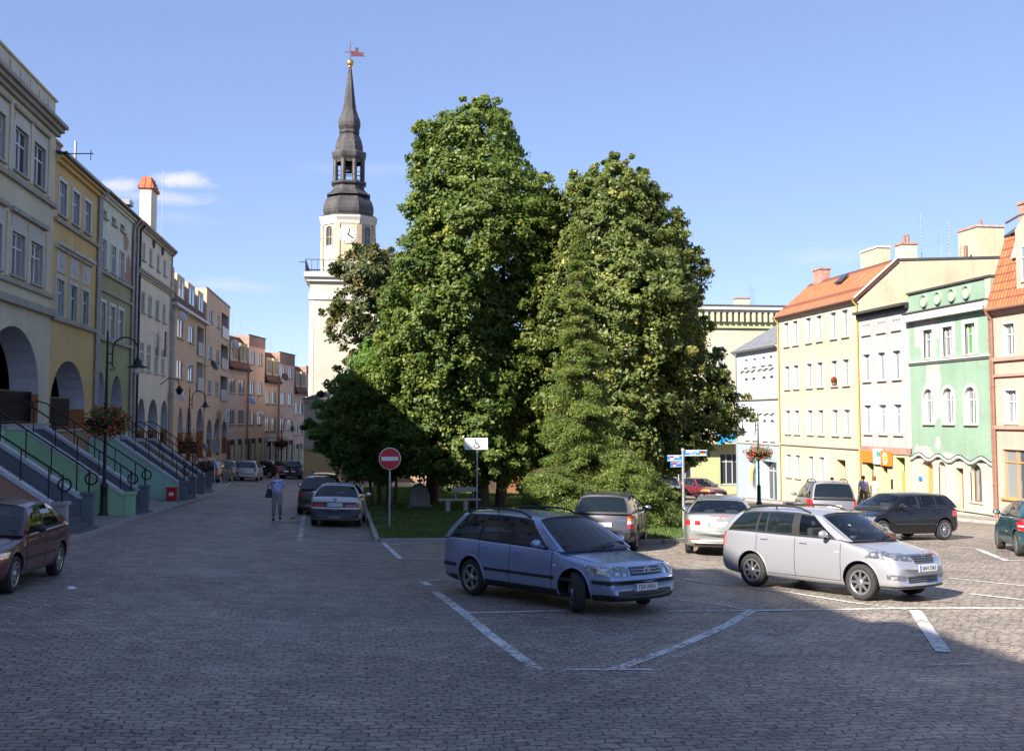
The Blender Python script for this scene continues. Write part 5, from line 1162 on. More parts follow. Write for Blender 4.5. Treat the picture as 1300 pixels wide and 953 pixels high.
# park things
x,y=2.62,47.6; t=thing('memorial_stone','rough grey standing memorial stone on the lawn beside a pale trunk','stone',(x,y,lz(x,y)-.05)); m=MB(); m.prism([(-.42,-.2,0),(.42,-.2,0),(.45,-.2,.5),(.30,-.2,.95),(.05,-.2,1.08),(-.22,-.2,1.0),(-.40,-.2,.7)],(0,.4,0)); m.build('stone_block',M['stone'],t,.06); m=MB(); m.box(-.55,.55,-.35,.35,-.05,.12); m.build('footing',M['stone'],t,.03)
x,y=4.1,44.0; t=thing('park_bench','simple park bench with white concrete legs and a plank seat','bench',(x,y,lz(x,y))); 
for q in (-.55,.15): m=MB(); m.box(q-.09,q+.09,-.2,.2,-.05,.42); m.build('leg',M['sill'],t,.02)
m=MB(); m.box(-.9,.75,-.22,-.02,.423,.48); m.box(-.9,.75,.02,.22,.423,.48); m.build('seat',M['sill'],t,.008); m=MB(); m.box(-.35,.65,.28,.34,.75,.92); m.tube([(-.2,.25,.45),(-.2,.31,.75)],.02,6); m.tube([(.5,.25,.45),(.5,.31,.75)],.02,6); m.build('backrest',M['sill'],t)
x,y=9.2,66.0; t=thing('wooden_shed','low dark brown wooden shed under the big linden','shed',(x,y,lz(x,y))); m=MB(); m.box(-1.9,1.9,-.8,.8,-.2,1.25); m.build('wall',simple('dark boards',(.07,.045,.03),.9,var=.3),t)
m=MB(); m.prism([(-2.1,-1.0,1.253),(-2.1,1.0,1.253),(-2.1,.0,1.75)],(4.2,0,0)); m.build('roof',M['dark_red'],t); m=MB(); m.box(-.4,.4,-.86,-.803,-.1,1.1); m.build('door',M['frame_brown'],t)
# litter on the stones
def scrap(nm,label,x,y,s,mat,cat):
    vs=[];z0=g(x,y)+.012
    for i in range(6): a=i*PI/3; vs.append((s*math.cos(a)*random.uniform(.7,1.2),s*math.sin(a)*random.uniform(.7,1.1),.006+random.uniform(0,.03)))
    m=MB(); m.add(vs+[(0,0,.045)],[(i,(i+1)%6,6) for i in range(6)]); m.add([(v[0],v[1],0) for v in vs],[(5,4,3,2,1,0)]); m.add(vs+[(v[0],v[1],0) for v in vs],[(i,6+i,6+(i+1)%6,(i+1)%6) for i in range(6)])
    o=m.build(nm,mat); o.location=(x,y,z0); tag(o,label,cat)
scrap('paper_scrap','crumpled white paper scrap on the cobbles behind the dark red car',-4.83,19.97,.07,M['litter'],'litter'); scrap('dead_leaf','small brown leaf lump on the cobbles near the walking woman',-2.3,41.1,.12,M['rust'],'litter')
random.seed(21); lv=MB()
for i in range(240):
    x,y=random.choice([(random.uniform(-1.5,.5),random.uniform(35.5,41)),(random.uniform(1,9),random.uniform(20,31))])
    z0=g(x,y)+.012; a=random.random()*PI; s=random.uniform(.015,.035); lv.add([(x-s*math.cos(a),y-s*math.sin(a),z0),(x+s*.5*math.sin(a),y-s*.5*math.cos(a),z0+.012),(x+s*math.cos(a),y+s*math.sin(a),z0),(x-s*.5*math.sin(a),y+s*.5*math.cos(a),z0+.01)],[(0,1,2,3)])
tag(lv.build('fallen_leaves',simple('fallen leaf',(.20,.15,.05),.8)),'scattered small fallen leaves on the cobbles','leaves',kind='stuff')
# ------------------------------------------------------------------ cars
def wheel_meshes(Rw,spokes,kind,rimm='rim'):
    key=('wh',round(Rw,3),spokes,kind,rimm)
    if key in WC: return WC[key]
    rr=Rw*.66; t=MB(); wd=.195
    t.lathe([(rr-.01,-.075),(rr+.01,-.09),(Rw*.86,-.1),(Rw*.965,-.088),(Rw,-.06),(Rw,.06),(Rw*.965,.088),(Rw*.86,.1),(rr,.09),(rr-.02,.05)],40,axis='y')
    for i in range(0): pass
    r=MB(); r.lathe([(rr+.012,-.092),(rr-.012,-.096),(rr-.03,-.07),(rr-.035,.05),(.0,.05)],40,axis='y',mi=1)
    r.lathe([(rr+.012,-.0925),(rr-.008,-.098),(rr-.024,-.086)],40,axis='y',mi=0)
    for i in range(spokes):
        a=2*PI*i/spokes; parts=[(0,.5)] if kind!='twin' else [(-.09,.5),(.09,.5)]
        for off,_ in parts:
            c,s=math.cos(a+off),math.sin(a+off); px,pz=-s,c; w0=.035 if kind=='thin' else (.05 if kind!='cover' else .065); w1=w0*.75 if kind!='cover' else w0*1.3
            q=[]
            for rad,w_,yy in ((.045,w0,-.085),(rr-.015,w1,-.080)):
                for sg in (-1,1): q.append((rad*c+px*w_*sg*.5,yy,rad*s+pz*w_*sg*.5))
            r.add(q+[(v[0],v[1]+.03,v[2]) for v in q],[(0,1,3,2),(0,2,6,4),(1,5,7,3)],0)
    r.lathe([(.0,-.1),(.04,-.098),(.06,-.085),(.06,-.06)],16,axis='y')
    WC[key]=(t.mesh('tyre',M['rubber']),r.mesh('rim',[M[rimm],M['black']])); return WC[key]
M['rimblack']=simple('dark alloy',(.16,.16,.17),.35,metal=.8)
def lerp(a,b,t): return a+(b-a)*t
def interp(pts,x):
    if x<=pts[0][0]: return pts[0][1]
    for (a,b),(c,d) in zip(pts[:-1],pts[1:]):
        if x<=c: t=(x-a)/(c-a); return b+(d-b)*t
    return pts[-1][1]
def car(name,label,cat,s,pos,head,group=None,steer=0):
    """s: spec; x measured from the front bumper; builds a root Empty with body, glass, lamps, wheels"""
    Ln,W,wb,fo,Rw=s['L'],s['W'],s['wb'],s['fo'],s['R']; hw=W/2; pm=s['paint']; lod=s.get('lod',0)
    T=thing(name,label,cat,(0,0,0),0,group)
    # ---- lower body loft
    top=s['top']                       # [(x,z)] hood .. cowl .. belt .. tail
    def wid(x):
        a=.15*max(0,(1.1-x)/1.1)**2.8; b=.13*max(0,(x-(Ln-.9))/.9)**2.4
        return hw*(1-a-b)
    zb=s.get('zb',.19); fb=s['fb']; rb=s['rb']   # front / rear bumper levels (low, high)
    st=[]
    fr=[(0.0,fb[0]+.06,fb[1]-.05,.90),(.03,fb[0]+.01,fb[1],.95),(.09,fb[0]-.03,top[0][1]-.03,.985)]
    re=[(Ln-.07,rb[0]-.02,top[-1][1]-.02,.985),(Ln-.02,rb[0]+.02,rb[1]+.02,.95),(Ln,rb[0]+.07,rb[1]-.06,.90)]
    xs=sorted(set([.16,.26,.4,.6,.8,1.0,1.2]+[round(1.4+.2*i,3) for i in range(int((Ln-2.2)/.2))]+[Ln-.75,Ln-.55,Ln-.38,Ln-.25,Ln-.14]+[p[0] for p in top if .2<p[0]<Ln-.2]))
    for x,a,b,k in fr: st.append((x,a,b,wid(x)*k))
    for x in xs:
        z0=zb+max(0,(.5-x)/.5)*(fb[0]-zb)*.6+max(0,(x-(Ln-.5))/.5)*(rb[0]-zb)*.7
        st.append((x,z0,interp(top,x),wid(x)))
    for x,a,b,k in re: st.append((x,a,b,wid(x)*k))
    cx0,cx1=s['A'][0],s['D'][0]
    def ring(x,z0,zt,w):
        inside_=cx0+.05<x<cx1-.02
        cr=0 if inside_ else .05*min(1,(x/.6))*(1 if x<cx0 else .5)
        zs=zt-(.0 if inside_ else cr); h=zs-z0
        P=[(0,z0),(w*.78,z0),(w*.92,z0+.03),(w*.975,z0+.12*min(1,h/.4)),(w,z0+h*.42),(w*.995,z0+h*.62),(w*.975,zs-.11*min(1,h/.5)),(w*.955,zs-.035),(w*.925,zs),(w*.62,zs+cr*.75),(w*.3,zt),(0,zt+.004)]
        return P
    V=[];n=0
    for (x,z0,zt,w) in st:
        P=ring(x,z0,zt,w); full=[(y,z) for y,z in P]+[(-y,z) for y,z in P[-2:0:-1]]; n=len(full)
        for y,z in full:
            k=(abs(y)/hw)**2; xx=x
            if x<1.3: xx=x+s.get('cf',.17)*k*((1.3-x)/1.3)**1.2
            if x>Ln-.9: xx=x-s.get('cr',.12)*k*((x-(Ln-.9))/.9)**1.2
            V.append((Ln/2-xx,y,z))
    F=[]
    for i in range(len(st)-1):
        for j in range(n): F.append((i*n+j,i*n+(j+1)%n,(i+1)*n+(j+1)%n,(i+1)*n+j))
    mb=MB(); mb.add(V,F,0,True)
    for i,rev in ((0,False),(len(st)-1,True)):
        b=i*n; h=(n)//2
        # cap as strips across the car
        for j in range(h-0):
            a1,a2=b+j,b+j+1; b1,b2=b+(n-j)%n,b+(n-j-1)%n
            f=[a1,a2,b2,b1] if a1!=b1 and a2!=b2 else ([a1,a2,b2] if a1==b1 else [a1,a2,b1])
            f=list(dict.fromkeys(f))
            if len(f)>=3: mb.f.append(tuple(f if rev else f[::-1])); mb.m.append(0); mb.sm.append(True)
    body=mb.build('body',[pm,M['black'],M['cloth'],s.get('low',M['black'])],T)
    bm=bmesh.new(); bm.from_mesh(body.data); bmesh.ops.remove_doubles(bm,verts=bm.verts,dist=1e-4); bmesh.ops.dissolve_degenerate(bm,edges=bm.edges,dist=1e-5); bmesh.ops.holes_fill(bm,edges=[e for e in bm.edges if e.is_boundary],sides=0); bmesh.ops.recalc_face_normals(bm,faces=bm.faces); NM=sum(1 for e in bm.edges if not e.is_manifold); bm.to_mesh(body.data); bm.free()
    if NM: print('NONMANIFOLD',label,NM)
    ss=body.modifiers.new('s','SUBSURF'); ss.levels=1 if lod else 2; ss.render_levels=ss.levels
    me=evalmesh(body); body.modifiers.clear(); body.data=me
    xf=Ln/2-fo; xr=xf-wb
    cut=MB()
    for xw in (xf,xr):
        for sg in (-1,1):
            ra=Rw+.055; c=[(xw+ra*math.cos(2*PI*i/40),(hw+.2)*sg,Rw+.01+ra*math.sin(2*PI*i/40)) for i in range(40)]
            cut.prism(c if sg<0 else c[::-1],(0,-sg*(.2+.34),0))
    co_=cut.build('cutter',M['black']); bm=bmesh.new(); bm.from_mesh(co_.data); bmesh.ops.recalc_face_normals(bm,faces=bm.faces); bm.to_mesh(co_.data); bm.free(); bo=body.modifiers.new('b','BOOLEAN'); bo.object=co_; bo.operation='DIFFERENCE'; bo.solver='EXACT'
    for m_ in list(co_.data.materials): pass
    co_.data.materials.clear(); co_.data.materials.append(M['black'])
    me=evalmesh(body); body.modifiers.clear(); body.data=me; bpy.data.objects.remove(co_)
    names=[m_.name if m_ else '' for m_ in me.materials]; kb_=next((i for i,nm in enumerate(names) if nm==M['black'].name),1)
    lowz=s.get('lowz',0); sx0,sx1=Ln/2-cx1+.08,Ln/2-cx0-.12
    for p in me.polygons:
        c=p.center
        if p.normal.z>.8 and sx0<c.x<sx1 and abs(c.y)<hw*.88 and c.z>.7: p.material_index=2
        elif c.z<.22 and p.normal.z<-.5: p.material_index=kb_
        elif lowz and c.z<lowz and p.material_index==0: p.material_index=3
        p.use_smooth=True
    me.set_sharp_from_angle(angle=R(38))
    # ---- greenhouse
    A,D=s['A'],s['D']; roof=s['roof']; wt=s.get('wt',hw-.27)
    def zr(x): return interp(roof,x)
    def belt(x): return interp(top,x)-.004
    def wbelt(x): return wid(x)*.925
    gh=MB(); cols=[A]+[(p[0],p[1]) for w_ in s['win'] for p in ((w_[0],w_[1]),(w_[2],w_[3]))]+[D]
    bx=s.get('bulge',.03)
    def wtop(x): return wt*(1-.05*max(0,(x-(D[1]-1.2))/1.2))
    def side(xb,xt,v,sg):
        yb,yt=wbelt(xb),wtop(xt); z0,z1=belt(xb),zr(xt)-.055; x=lerp(xb,xt,v); y=lerp(yb,yt,v)+bx*math.sin(PI*v)*1.0; z=lerp(z0,z1,v)
        return (Ln/2-x,sg*y,z)
    vr=[0,.07,.25,.5,.75,.93,1]; glass=[]
    for sg in (-1,1):
        for ci in range(len(cols)-1):
            (b0,t0),(b1,t1)=cols[ci],cols[ci+1]; iswin=ci%2==1; nseg=5 if iswin else 2
            xs_=[(lerp(b0,b1,i/nseg),lerp(t0,t1,i/nseg)) for i in range(nseg+1)]
            outer=ci==0 or ci==len(cols)-2
            for i in range(nseg):
                for vi in range(len(vr)-1):
                    q=[side(*xs_[i],vr[vi],sg),side(*xs_[i+1],vr[vi],sg),side(*xs_[i+1],vr[vi+1],sg),side(*xs_[i],vr[vi+1],sg)]
                    if sg>0: q=q[::-1]
                    rim_=vi in(0,len(vr)-2)
                    if iswin and not rim_:
                        continue
                    gh.add(q,[(0,1,2,3)],1 if (iswin or (not outer and s.get('bpil',True))) else 0,True)
            if iswin:
                gm=MB(); nv=5
                for i in range(nseg):
                    for vi in range(nv):
                        a_,b_=lerp(.07,.93,vi/nv),lerp(.07,.93,(vi+1)/nv)
                        q=[side(*xs_[i],a_,sg),side(*xs_[i+1],a_,sg),side(*xs_[i+1],b_,sg),side(*xs_[i],b_,sg)]
                        gm.add(q if sg<0 else q[::-1],[(0,1,2,3)],0,True)
                glass.append(('side_window',gm,M['cgd'] if (s.get('tint') and ci>1) or lod else M['cg']))
    def cross(front,v,u):
        (xb,xt)=A if front else D; yb,yt=wbelt(xb),wtop(xt); e=1 if front else -1
        y=lerp(yb,yt,v)+bx*math.sin(PI*v); z0,z1=belt(xb),zr(xt)-.055*abs(u)**4
        cb=s.get('cw',.20) if front else s.get('cb',.06); ct=.07 if front else .04
        x=lerp(xb-e*cb*(1-u*u),xt-e*ct*(1-u*u),v); z=lerp(z0,z1,v)+(0.015 if front else .01)*math.sin(PI*v)
        return (Ln/2-x,u*y,z)
    us=[-1,-.93,-.7,-.4,-.13,.13,.4,.7,.93,1]; 
    for front in (True,False):
        gm=MB(); vs_=[0,.06,.3,.6,.92,1] if front else s.get('rv',[0,.08,.3,.6,.9,1])
        for i in range(len(us)-1):
            for j in range(len(vs_)-1):
                q=[cross(front,vs_[j],us[i]),cross(front,vs_[j],us[i+1]),cross(front,vs_[j+1],us[i+1]),cross(front,vs_[j+1],us[i])]
                if not front: q=q[::-1]
                if i in(0,len(us)-2) or j in(0,len(vs_)-2): gh.add(q,[(0,1,2,3)],0 if i in(0,len(us)-2) else (1 if j==0 or front else 0),True)
                else: gm.add(q,[(0,1,2,3)],0,True)
        glass.append(('windscreen' if front else 'rear_window',gm,(M['cg'] if front else (M['cgd'] if s.get('tint') or lod else M['cg']))))
    # roof
    nx=10
    def rp(i,u):
        x=lerp(A[1]-.07*(1-u*u),D[1]+.04*(1-u*u),i/nx); xx=lerp(A[1],D[1],i/nx); return (Ln/2-x,u*wtop(xx),zr(xx)-.055*abs(u)**4+.012*(1-u*u))
    ur=[-1,-.97,-.9,-.7,-.35,0,.35,.7,.9,.97,1]
    for i in range(nx):
        for j in range(len(ur)-1): gh.add([rp(i,ur[j]),rp(i+1,ur[j]),rp(i+1,ur[j+1]),rp(i,ur[j+1])],[(0,1,2,3)],0,True)
    ghm=gh.mesh('cabin',[pm,M['black']]); bm=bmesh.new(); bm.from_mesh(ghm); bmesh.ops.remove_doubles(bm,verts=bm.verts,dist=.002); bmesh.ops.recalc_face_normals(bm,faces=bm.faces); bm.to_mesh(ghm); bm.free(); ghm.set_sharp_from_angle(angle=R(45))
    link('cabin',ghm,T)
    cc=Vector((Ln/2-(A[0]+D[0])/2,0,.9))
    for nm,gm,mt in glass:
        o=gm.build(nm,mt,T); o.data.update(); fl=[p for p in o.data.polygons if p.normal.dot(p.center-cc)<0]
        if len(fl)>len(o.data.polygons)/2: o.data.flip_normals()
    # ---- interior
    if lod<2:
        zbel=belt((A[0]+D[0])/2)
        m=MB(); m.box(Ln/2-A[0]-.62,Ln/2-A[0]-.02,-hw*.8,hw*.8,zbel-.1,zbel+.055); m.build('dashboard',M['cloth'],T,.04)
        for row,xx in enumerate((fo+wb*.5,fo+wb*.5+.85)):
            for sg in (-1,1):
                m=MB(); X=Ln/2-xx; m.box(X-.08,X+.05,sg*.36-.23,sg*.36+.23,zbel-.25,zbel+.14); m.box(X-.07,X+.01,sg*.36-.11,sg*.36+.11,zbel+.17,zbel+.34); m.build('seat',M['cloth'],T,.045)
        m=MB(); X=Ln/2-fo-wb*.5+.52; m.tube([(X-.06*math.sin(t_)+0,.36+.17*math.cos(t_),zbel+.03+.15*math.sin(t_)) for t_ in [2*PI*i/16 for i in range(17)]],.014,6); m.build('steering_wheel',M['black'],T)
        m=MB(); m.box(Ln/2-A[1]-.12,Ln/2-A[1]-.09,-.11,.11,zr(A[1])-.16,zr(A[1])-.09); m.build('rear_view_mirror',M['black'],T,.01)
    # ---- decals projected on the body
    bm=bmesh.new(); bm.from_mesh(body.data); bvh=BVHTree.FromBMesh(bm); bm.free()
    def decal(nm,q,dr,mat,nu=6,nv=3,off=.006,label=None,parent=None):
        """q: four (a,b) corners; a=y for front/rear, x-from-front for sides; b=z"""
        m=MB(); G=[]
        for j in range(nv+1):
            for i in range(nu+1):
                u,v=i/nu,j/nv; a=(q[0][0]*(1-u)+q[1][0]*u)*(1-v)+(q[3][0]*(1-u)+q[2][0]*u)*v; b=(q[0][1]*(1-u)+q[1][1]*u)*(1-v)+(q[3][1]*(1-u)+q[2][1]*u)*v
                if dr=='f': o=Vector((5,a,b)); d=Vector((-1,0,0))
                elif dr=='r': o=Vector((-5,a,b)); d=Vector((1,0,0))
                elif dr=='L': o=Vector((Ln/2-a,3,b)); d=Vector((0,-1,0))
                elif dr=='R': o=Vector((Ln/2-a,-3,b)); d=Vector((0,1,0))
                else: o=Vector((Ln/2-a,b,3)); d=Vector((0,0,-1))
                h=bvh.ray_cast(o,d)
                if h[0] is None: h=bvh.find_nearest(o+d*(4 if dr in 'fr' else 2))
                nn_=h[1] if h[1] is not None else -d; nn_=nn_ if nn_.dot(d)<0 else -nn_; p=h[0]+nn_*off-d*.001; G.append(p)
        vs=[tuple(p) for p in G]; k=nu+1; fs=[(j*k+i,j*k+i+1,(j+1)*k+i+1,(j+1)*k+i) for j in range(nv) for i in range(nu)]
        if dr in('f','L'): pass
        m.add(vs,fs,0,True); 
        # skirt for thickness
        ed=[i for i in range(k)]+[j*k+k-1 for j in range(1,nv+1)]+[nv*k+i for i in range(k-2,-1,-1)]+[j*k for j in range(nv-1,0,-1)]
        dv={'f':Vector((-1,0,0)),'r':Vector((1,0,0)),'L':Vector((0,-1,0)),'R':Vector((0,1,0)),'t':Vector((0,0,-1))}[dr]
        inner=[tuple(G[i]+dv*(off+.012)) for i in ed]; outer=[tuple(G[i]) for i in ed]; ne=len(ed)
        m.add(outer+inner,[(i,(i+1)%ne,ne+(i+1)%ne,ne+i) for i in range(ne)],0)
        o=m.build(nm,mat if not isinstance(mat,str) else M[mat],parent or T)
        me_=o.data; bm_=bmesh.new(); bm_.from_mesh(me_); bmesh.ops.recalc_face_normals(bm_,faces=bm_.faces); bm_.to_mesh(me_); bm_.free()
        return o
    for d in s.get('decals',[]):
        nm,q,dr,mt=d[:4]; kw=d[4] if len(d)>4 else {}; kw=dict(kw); sym=kw.pop('sym',False)
        decal(nm,q,dr,mt,**kw)
        if sym:
            if dr in 'fr': decal(nm,[(-a,b) for a,b in q],dr,mt,**kw)
            elif dr=='t': decal(nm,[(a,-b) for a,b in q],dr,mt,**kw)
            else: decal(nm,q,'L' if dr=='R' else 'R',mt,**kw)
    # door gaps, handles, mirrors
    if lod<2:
        for sg,dr in ((-1,'R'),(1,'L')):
            g_=[]
            for x in s['gaps']:
                zt=belt(x); decal('door_gap',[(x-.004,.30),(x+.004,.30),(x+.004,zt-.02),(x-.004,zt-.02)],dr,'black',2,14,.004)
            zl=.30; decal('door_gap',[(s['gaps'][0],zl),(s['gaps'][-1],zl),(s['gaps'][-1],zl+.008),(s['gaps'][0],zl+.008)],dr,'black',30,1,.004)
            for x in s['handles']:
                zt=belt(x)-.10; o=decal('door_handle',[(x,zt-.018),(x+.17,zt-.018),(x+.17,zt+.018),(x,zt+.018)],dr,s.get('hmat',pm),4,2,.028)
            m=MB(); X=Ln/2-s['mir']; y=wbelt(s['mir']); z=belt(s['mir'])+.09
            m.sphere((X,sg*(y+.16),z),.1,12,sc=(.62,1.05,.68)); m.tube([(X,sg*(y-.01),z-.07),(X,sg*(y+.1),z-.03)],.025,6); o=m.build('wing_mirror',pm if not s.get('blackmir') else M['black'],T)
            m=MB(); m.sphere((X-.035,sg*(y+.16),z),.085,12,sc=(.45,1.05,.66)); m.build('mirror_glass',M['chrome'],o)
    # bonnet outline, wipers
    if lod<1:
        for sg in (-1,1):
            hx=A[0]; decal('bonnet_gap',[(.42,sg*hw*.74),(hx-.05,sg*hw*.86),(hx-.05,sg*(hw*.86-.008)),(.42,sg*(hw*.74-.008))],'t','black',12,1,.0025)
            P=[cross(True,.05,sg*.1-.25),cross(True,.10,sg*.1+.1),cross(True,.16,sg*.1+.45)]
            m=MB(); m.tube([(p[0]+.03,p[1],p[2]+.02) for p in P],.010,6); m.build('wiper',M['black'],T)
    if s.get('rails'):
        for sg in (-1,1):
            a_,b_=A[1]+.25,D[1]-.1; m=MB(); P=[]
            for i in range(9):
                t_=i/8; x=lerp(a_,b_,t_); P.append((Ln/2-x,sg*(wtop(x)*.93),zr(x)-.03+(.075 if 0<i<8 else .0)+(-.02 if i in(1,7) else 0)))
            m.tube(P,.018,8); m.tube([P[4],(P[4][0],P[4][1],P[4][2]-.07)],.016,6); m.build('roof_rail',M[s['rails']],T)
    # wheels
    tm,rm=wheel_meshes(Rw,s.get('spokes',5),s.get('kind','plain'),s.get('rimm','rim'))
    for xw in (xf,xr):
        for sg in (-1,1):
            e=link('wheel',tm,T,(xw,sg*(hw-.115),Rw),(0 if sg<0 else PI)+(steer if xw==xf else 0)); link('rim',rm,e)
    for xw in (xf,xr):
        for sg in (-1,1):
            m=MB(); P=[]
            for i in range(25):
                a_=R(-12)+R(204)*i/24; ra=Rw+.062; xx=xw+ra*math.cos(a_); zz=Rw+.01+ra*math.sin(a_)
                h=bvh.ray_cast(Vector((xx+.0,sg*3,zz+.012*math.sin(a_))),Vector((0,-sg,0))); yy=h[0].y if h[0] and abs(h[0].y)>hw*.7 else sg*hw*.97
                P.append((xx,yy-sg*.006,zz))
            m.tube(P,.016,6,cap=True); m.build('wheel_arch_lip',pm if not s.get('archm') else s['archm'],T)
    # plates
    for d,txt,z_,x_ in s.get('plates',[]):
        y0=0; h=bvh.ray_cast(Vector((5 if d=='f' else -5,y0,z_)),Vector((-1 if d=='f' else 1,0,0))); X=h[0].x if h[0] else (Ln/2 if d=='f' else -Ln/2)
        e=1 if d=='f' else -1; m=MB(); m.box(X+.004*e if e>0 else X-.022,X+.022 if e>0 else X-.004,-.26,.26,z_-.056,z_+.056); m.v=[(v[0]+x_*e,v[1],v[2]) for v in m.v]; po=m.build('number_plate',M['plate'],T); X+=x_*e
        m=MB(); b0=-.26 if e>0 else .26-.045; 
        b0=-.255 if e>0 else .255-.04
        m.box(X+.0225 if e>0 else X-.0245,X+.0245 if e>0 else X-.0225,b0,b0+.04,z_-.05,z_+.05); m.build('blue_band',M['blue'],po)
        if txt: text('plate_text',txt,.098,M['iron'],po,(X+.0235*e,.02*e,z_-.002),(R(90),0,R(90)*e),bold=.0,sx=1.0)
    # place on the slope
    h=R(head); f=Vector((math.cos(h),math.sin(h))); x,y=pos; e=1.0
    def gp(px,py): return Vector((px,py,g(px,py)))
    fw=(gp(x+f.x*e,y+f.y*e)-gp(x-f.x*e,y-f.y*e)).normalized(); lf=(gp(x-f.y*e,y+f.x*e)-gp(x+f.y*e,y-f.x*e)).normalized(); up=fw.cross(lf).normalized(); lf=up.cross(fw)
    Mx=Matrix((fw,lf,up)).transposed().to_4x4(); Mx.translation=(x,y,g(x,y)+.004); T.matrix_world=Mx
    return T
# ------------------------------------------------------------------ car park
pc=lambda n,c,**k: paint(n,c,**k)
M['p_blue']=pc('slate blue metallic paint',(.29,.37,.58),metal=.5,rough=.25); M['p_silver']=pc('silver metallic paint',(.42,.42,.46),metal=.55,rough=.3,dust=.06)
M['p_plum']=pc('dark plum paint',(.10,.018,.034),metal=.3); M['p_white']=pc('white paint car',(.55,.56,.58),metal=0); M['p_black']=pc('black car paint',(.006,.006,.009),metal=0,dust=.03)
M['p_grey']=pc('dark grey metallic',(.07,.07,.085),metal=.4); M['p_mazda']=pc('pale silver green paint',(.27,.29,.28),metal=.5,dust=.06); M['p_teal']=pc('dark teal paint',(.006,.07,.085),metal=.25,dust=.05)
M['p_suv']=pc('grey brown metallic',(.20,.20,.22),metal=.4); M['p_navy']=pc('navy paint',(.012,.02,.05),metal=.2); M['p_wine']=pc('wine red paint',(.13,.015,.03),metal=.2); M['p_bronze']=pc('dark bronze paint',(.06,.05,.04),metal=.4)
M['plastic']=simple('grey bumper plastic',(.06,.06,.075),.6,var=.1)
def S_(**k): return k
passat=S_(L=4.67,W=1.74,wb=2.70,fo=.90,R=.318,paint=M['p_blue'],fb=(.24,.56),rb=(.27,.58),top=[(.1,.74),(.35,.80),(.75,.865),(1.1,.915),(1.3,.945),(2.4,.975),(3.6,.995),(4.4,.99),(4.6,.97)],
 A=(1.22,2.02),D=(4.56,4.16),roof=[(1.9,1.42),(2.1,1.445),(2.5,1.48),(3.0,1.495),(3.7,1.485),(4.16,1.455)],win=[(1.52,2.16,2.44,2.50),(2.56,2.60,3.34,3.32),(3.45,3.42,4.34,4.00)],
 gaps=[1.40,2.50,3.36],handles=[2.20,3.12],mir=1.66,rails='black',spokes=5,kind='twin',lowz=.325,cf=.18,
 decals=[('headlight',[(.40,.60),(.83,.625),(.81,.765),(.36,.745)],'f','headlamp',dict(sym=True,nu=10,nv=4)),('headlight_divider',[(.52,.61),(.535,.61),(.52,.745),(.505,.745)],'f','plastic',dict(sym=True,off=.010)),
  ('grille',[(-.35,.615),(.35,.615),(.33,.735),(-.33,.735)],'f','grille',dict(nu=12)),('bumper_strip',[(-.86,.485),(.86,.485),(.86,.545),(-.86,.545)],'f','black',dict(nu=30,off=.014)),
  ('air_intake',[(-.60,.315),(.60,.315),(.58,.385),(-.58,.385)],'f','black',dict(nu=14)),('chin',[(-.80,.245),(.80,.245),(.80,.30),(-.80,.30)],'f','black',dict(nu=20)),
  ('side_moulding',[(1.34,.49),(3.18,.49),(3.18,.535),(1.34,.535)],'R','black',dict(sym=True,nu=16,off=.012)),('bumper_strip',[(.02,.485),(.48,.485),(.48,.545),(.02,.545)],'R','black',dict(sym=True,nu=8,off=.012)),
  ('bumper_strip',[(4.02,.485),(4.6,.485),(4.6,.545),(4.02,.545)],'R','black',dict(sym=True,nu=8,off=.012)),
  ('tail_light',[(.58,.72),(.765,.72),(.755,.95),(.60,.95)],'r','tail',dict(sym=True)),('side_indicator',[(1.30,.70),(1.36,.70),(1.36,.73),(1.30,.73)],'R','tailw',dict(sym=True)),
  ('side_indicator',[(.24,.635),(.40,.65),(.36,.755),(.24,.755)],'R','tailw',dict(sym=True)),('hub_strip',[(-.33,.653),(.33,.653),(.33,.659),(-.33,.659)],'f','chrome',dict(off=.012)),('hub_strip',[(-.33,.693),(.33,.693),(.33,.699),(-.33,.699)],'f','chrome',dict(off=.012))],
 plates=[('f','DJA 64E6',.425,.0)])
T=car('estate_car','slate blue estate car with front wheels turned, parked in the shade in the foreground','car',passat,(3.40,19.25),-58.5,'cars parked on the square',steer=R(-33))
def ringmark(T,x,z,r,v=True,mat='chrome'):
    m=MB(); m.tube([(x,r*math.cos(a),z+r*math.sin(a)) for a in [2*PI*i/20 for i in range(21)]],.006,6)
    if v:
        m.tube([(x,-r*.55,z+r*.8),(x,0,z-.0),(x,r*.55,z+r*.8)],.006,5); m.tube([(x,-r*.85,z+r*.3),(x,-r*.45,z-r*.8),(x,0,z-.01),(x,r*.45,z-r*.8),(x,r*.85,z+r*.3)],.006,5)
    return m.build('emblem',M[mat],T)
ringmark(T,2.335-.075,.675,.062)
m=MB(); 
P=[(2.335-1.62,.27,1.14),(2.335-1.68,.36,1.18)]
